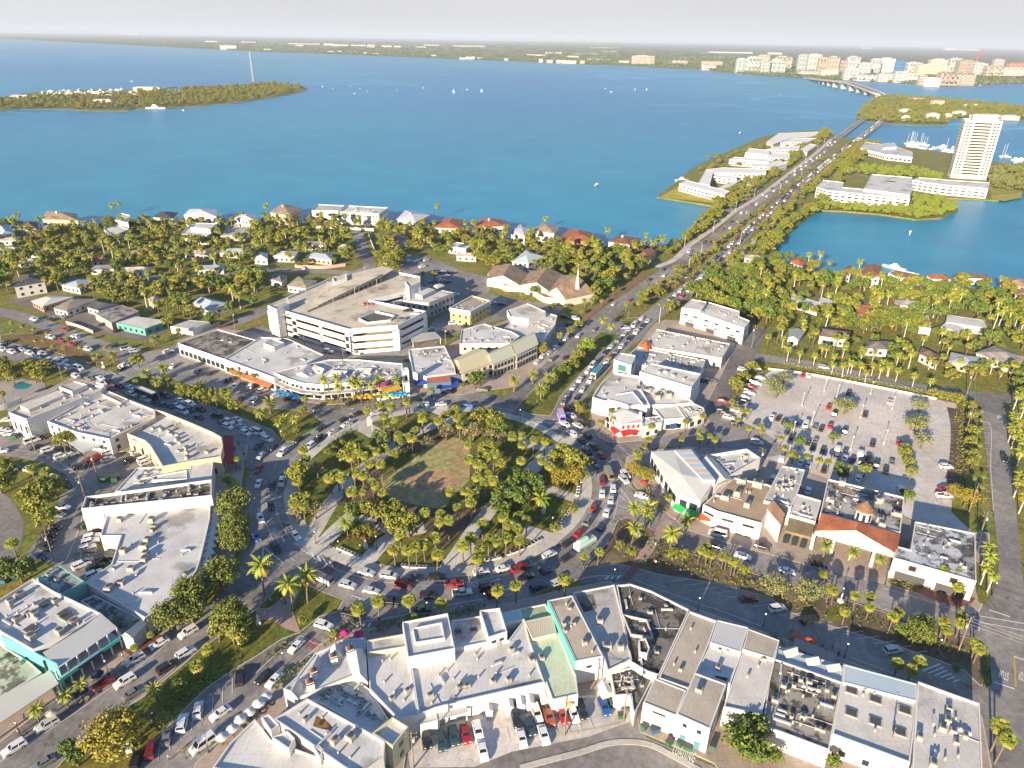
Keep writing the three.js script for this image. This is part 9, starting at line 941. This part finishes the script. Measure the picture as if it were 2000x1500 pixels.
{ const q = []; for (let i = 0; i < 26; i++) q.push(...(() => { const a = [600,-1158,652,-1111,610,-1040,575,-1088], u = rnd(), v = rnd(); const x = (a[0] * (1 - u) + a[2] * u) * (1 - v) + (a[6] * (1 - u) + a[4] * u) * v, z = (a[1] * (1 - u) + a[3] * u) * (1 - v) + (a[7] * (1 - u) + a[5] * u) * v; return [x, z]; })()); many(mb, 'berthed_boat', q.slice(0, 36), 'white boat berthed in the marina behind the yacht club', 'motor boat', 'boats in the club marina', -1.2, 1.3); many(bm, 'berthed_yacht', [...q.slice(36), ...[587,-1131,602,-1140,604,-1126,657,-1010,666,-1017]], 'white masted yacht berthed in the club marina', 'sailing boat', 'masted yachts in the club marina', -1.2, 1.1); const w = []; for (let i = 0; i < 36; i++) { const a = [-1176,-1892,-1017,-1990,-925,-1805,-1081,-1749], u = rnd(), v = rnd(); w.push((a[0] * (1 - u) + a[2] * u) * (1 - v) + (a[6] * (1 - u) + a[4] * u) * v, (a[1] * (1 - u) + a[3] * u) * (1 - v) + (a[7] * (1 - u) + a[5] * u) * v); } many(mb, 'berthed_boat', w, 'white boat berthed at the marina island', 'motor boat', 'boats of the marina island', 0, 1.6); many(mb, 'berthed_boat', [662,-990,662,-982,670,-989,662,-971,649,-965], 'white boat berthed beside the tower lawn', 'motor boat', 'boats beside the tower lawn', -1.2, 1.3); }
{ const b0 = [313.8,-566.4], g = group('channel_beacon', 'white channel beacon standing in the basin', 'beacon', b0[0], -1.2, b0[1]); mesh('pile', new THREE.CylinderGeometry(0.3, 0.35, 5, 8), whiteM, g); const p = mesh('marker', unitBox, whiteM, g); p.scale.set(1.4, 1.4, 0.2); p.position.y = 2.6; }
{ const t = [-793,-2331,8,81], g = group('radio_mast', 'tall thin radio mast on the marina island', 'mast', t[0], 0, t[1]); const s = new GB(), h = t[3]; for (const [x, z] of [[1.2, 0], [-0.6, 1], [-0.6, -1]]) s.tube([[x * 1.6, 0, z * 1.6], [x * 0.5, h, z * 0.5]], 0.3, 4); for (let y = 4; y < h; y += 6) { const k = 1.6 - 1.1 * y / h; s.tube([[1.2 * k, y, 0], [-0.6 * k, y + 3, k]], 0.15, 3).tube([[-0.6 * k, y, k], [-0.6 * k, y + 3, -k]], 0.15, 3).tube([[-0.6 * k, y, -k], [1.2 * k, y + 3, 0]], 0.15, 3); } mesh('lattice', s.geo(), M([0.6, 0.55, 0.52], null, 0.5), g); box('antenna', g, whiteM, 0, h, 0, 1, 6, 1); const c = [2415,-4153,7,105], g2 = group('tower_crane', 'red tower crane above the far city', 'crane', c[0], 0, c[1]); box('mast', g2, M([0.4, 0.06, 0.05], null, 0.5), 0, 0, 0, 4, c[3] * 0.8, 4); const jb = box('jib', g2, M([0.4, 0.06, 0.05], null, 0.5), 14, c[3] * 0.72, 0, 4, c[3] * 0.4, 3); jb.rotation.z = -0.5; }
renderer.render(scene, camera);
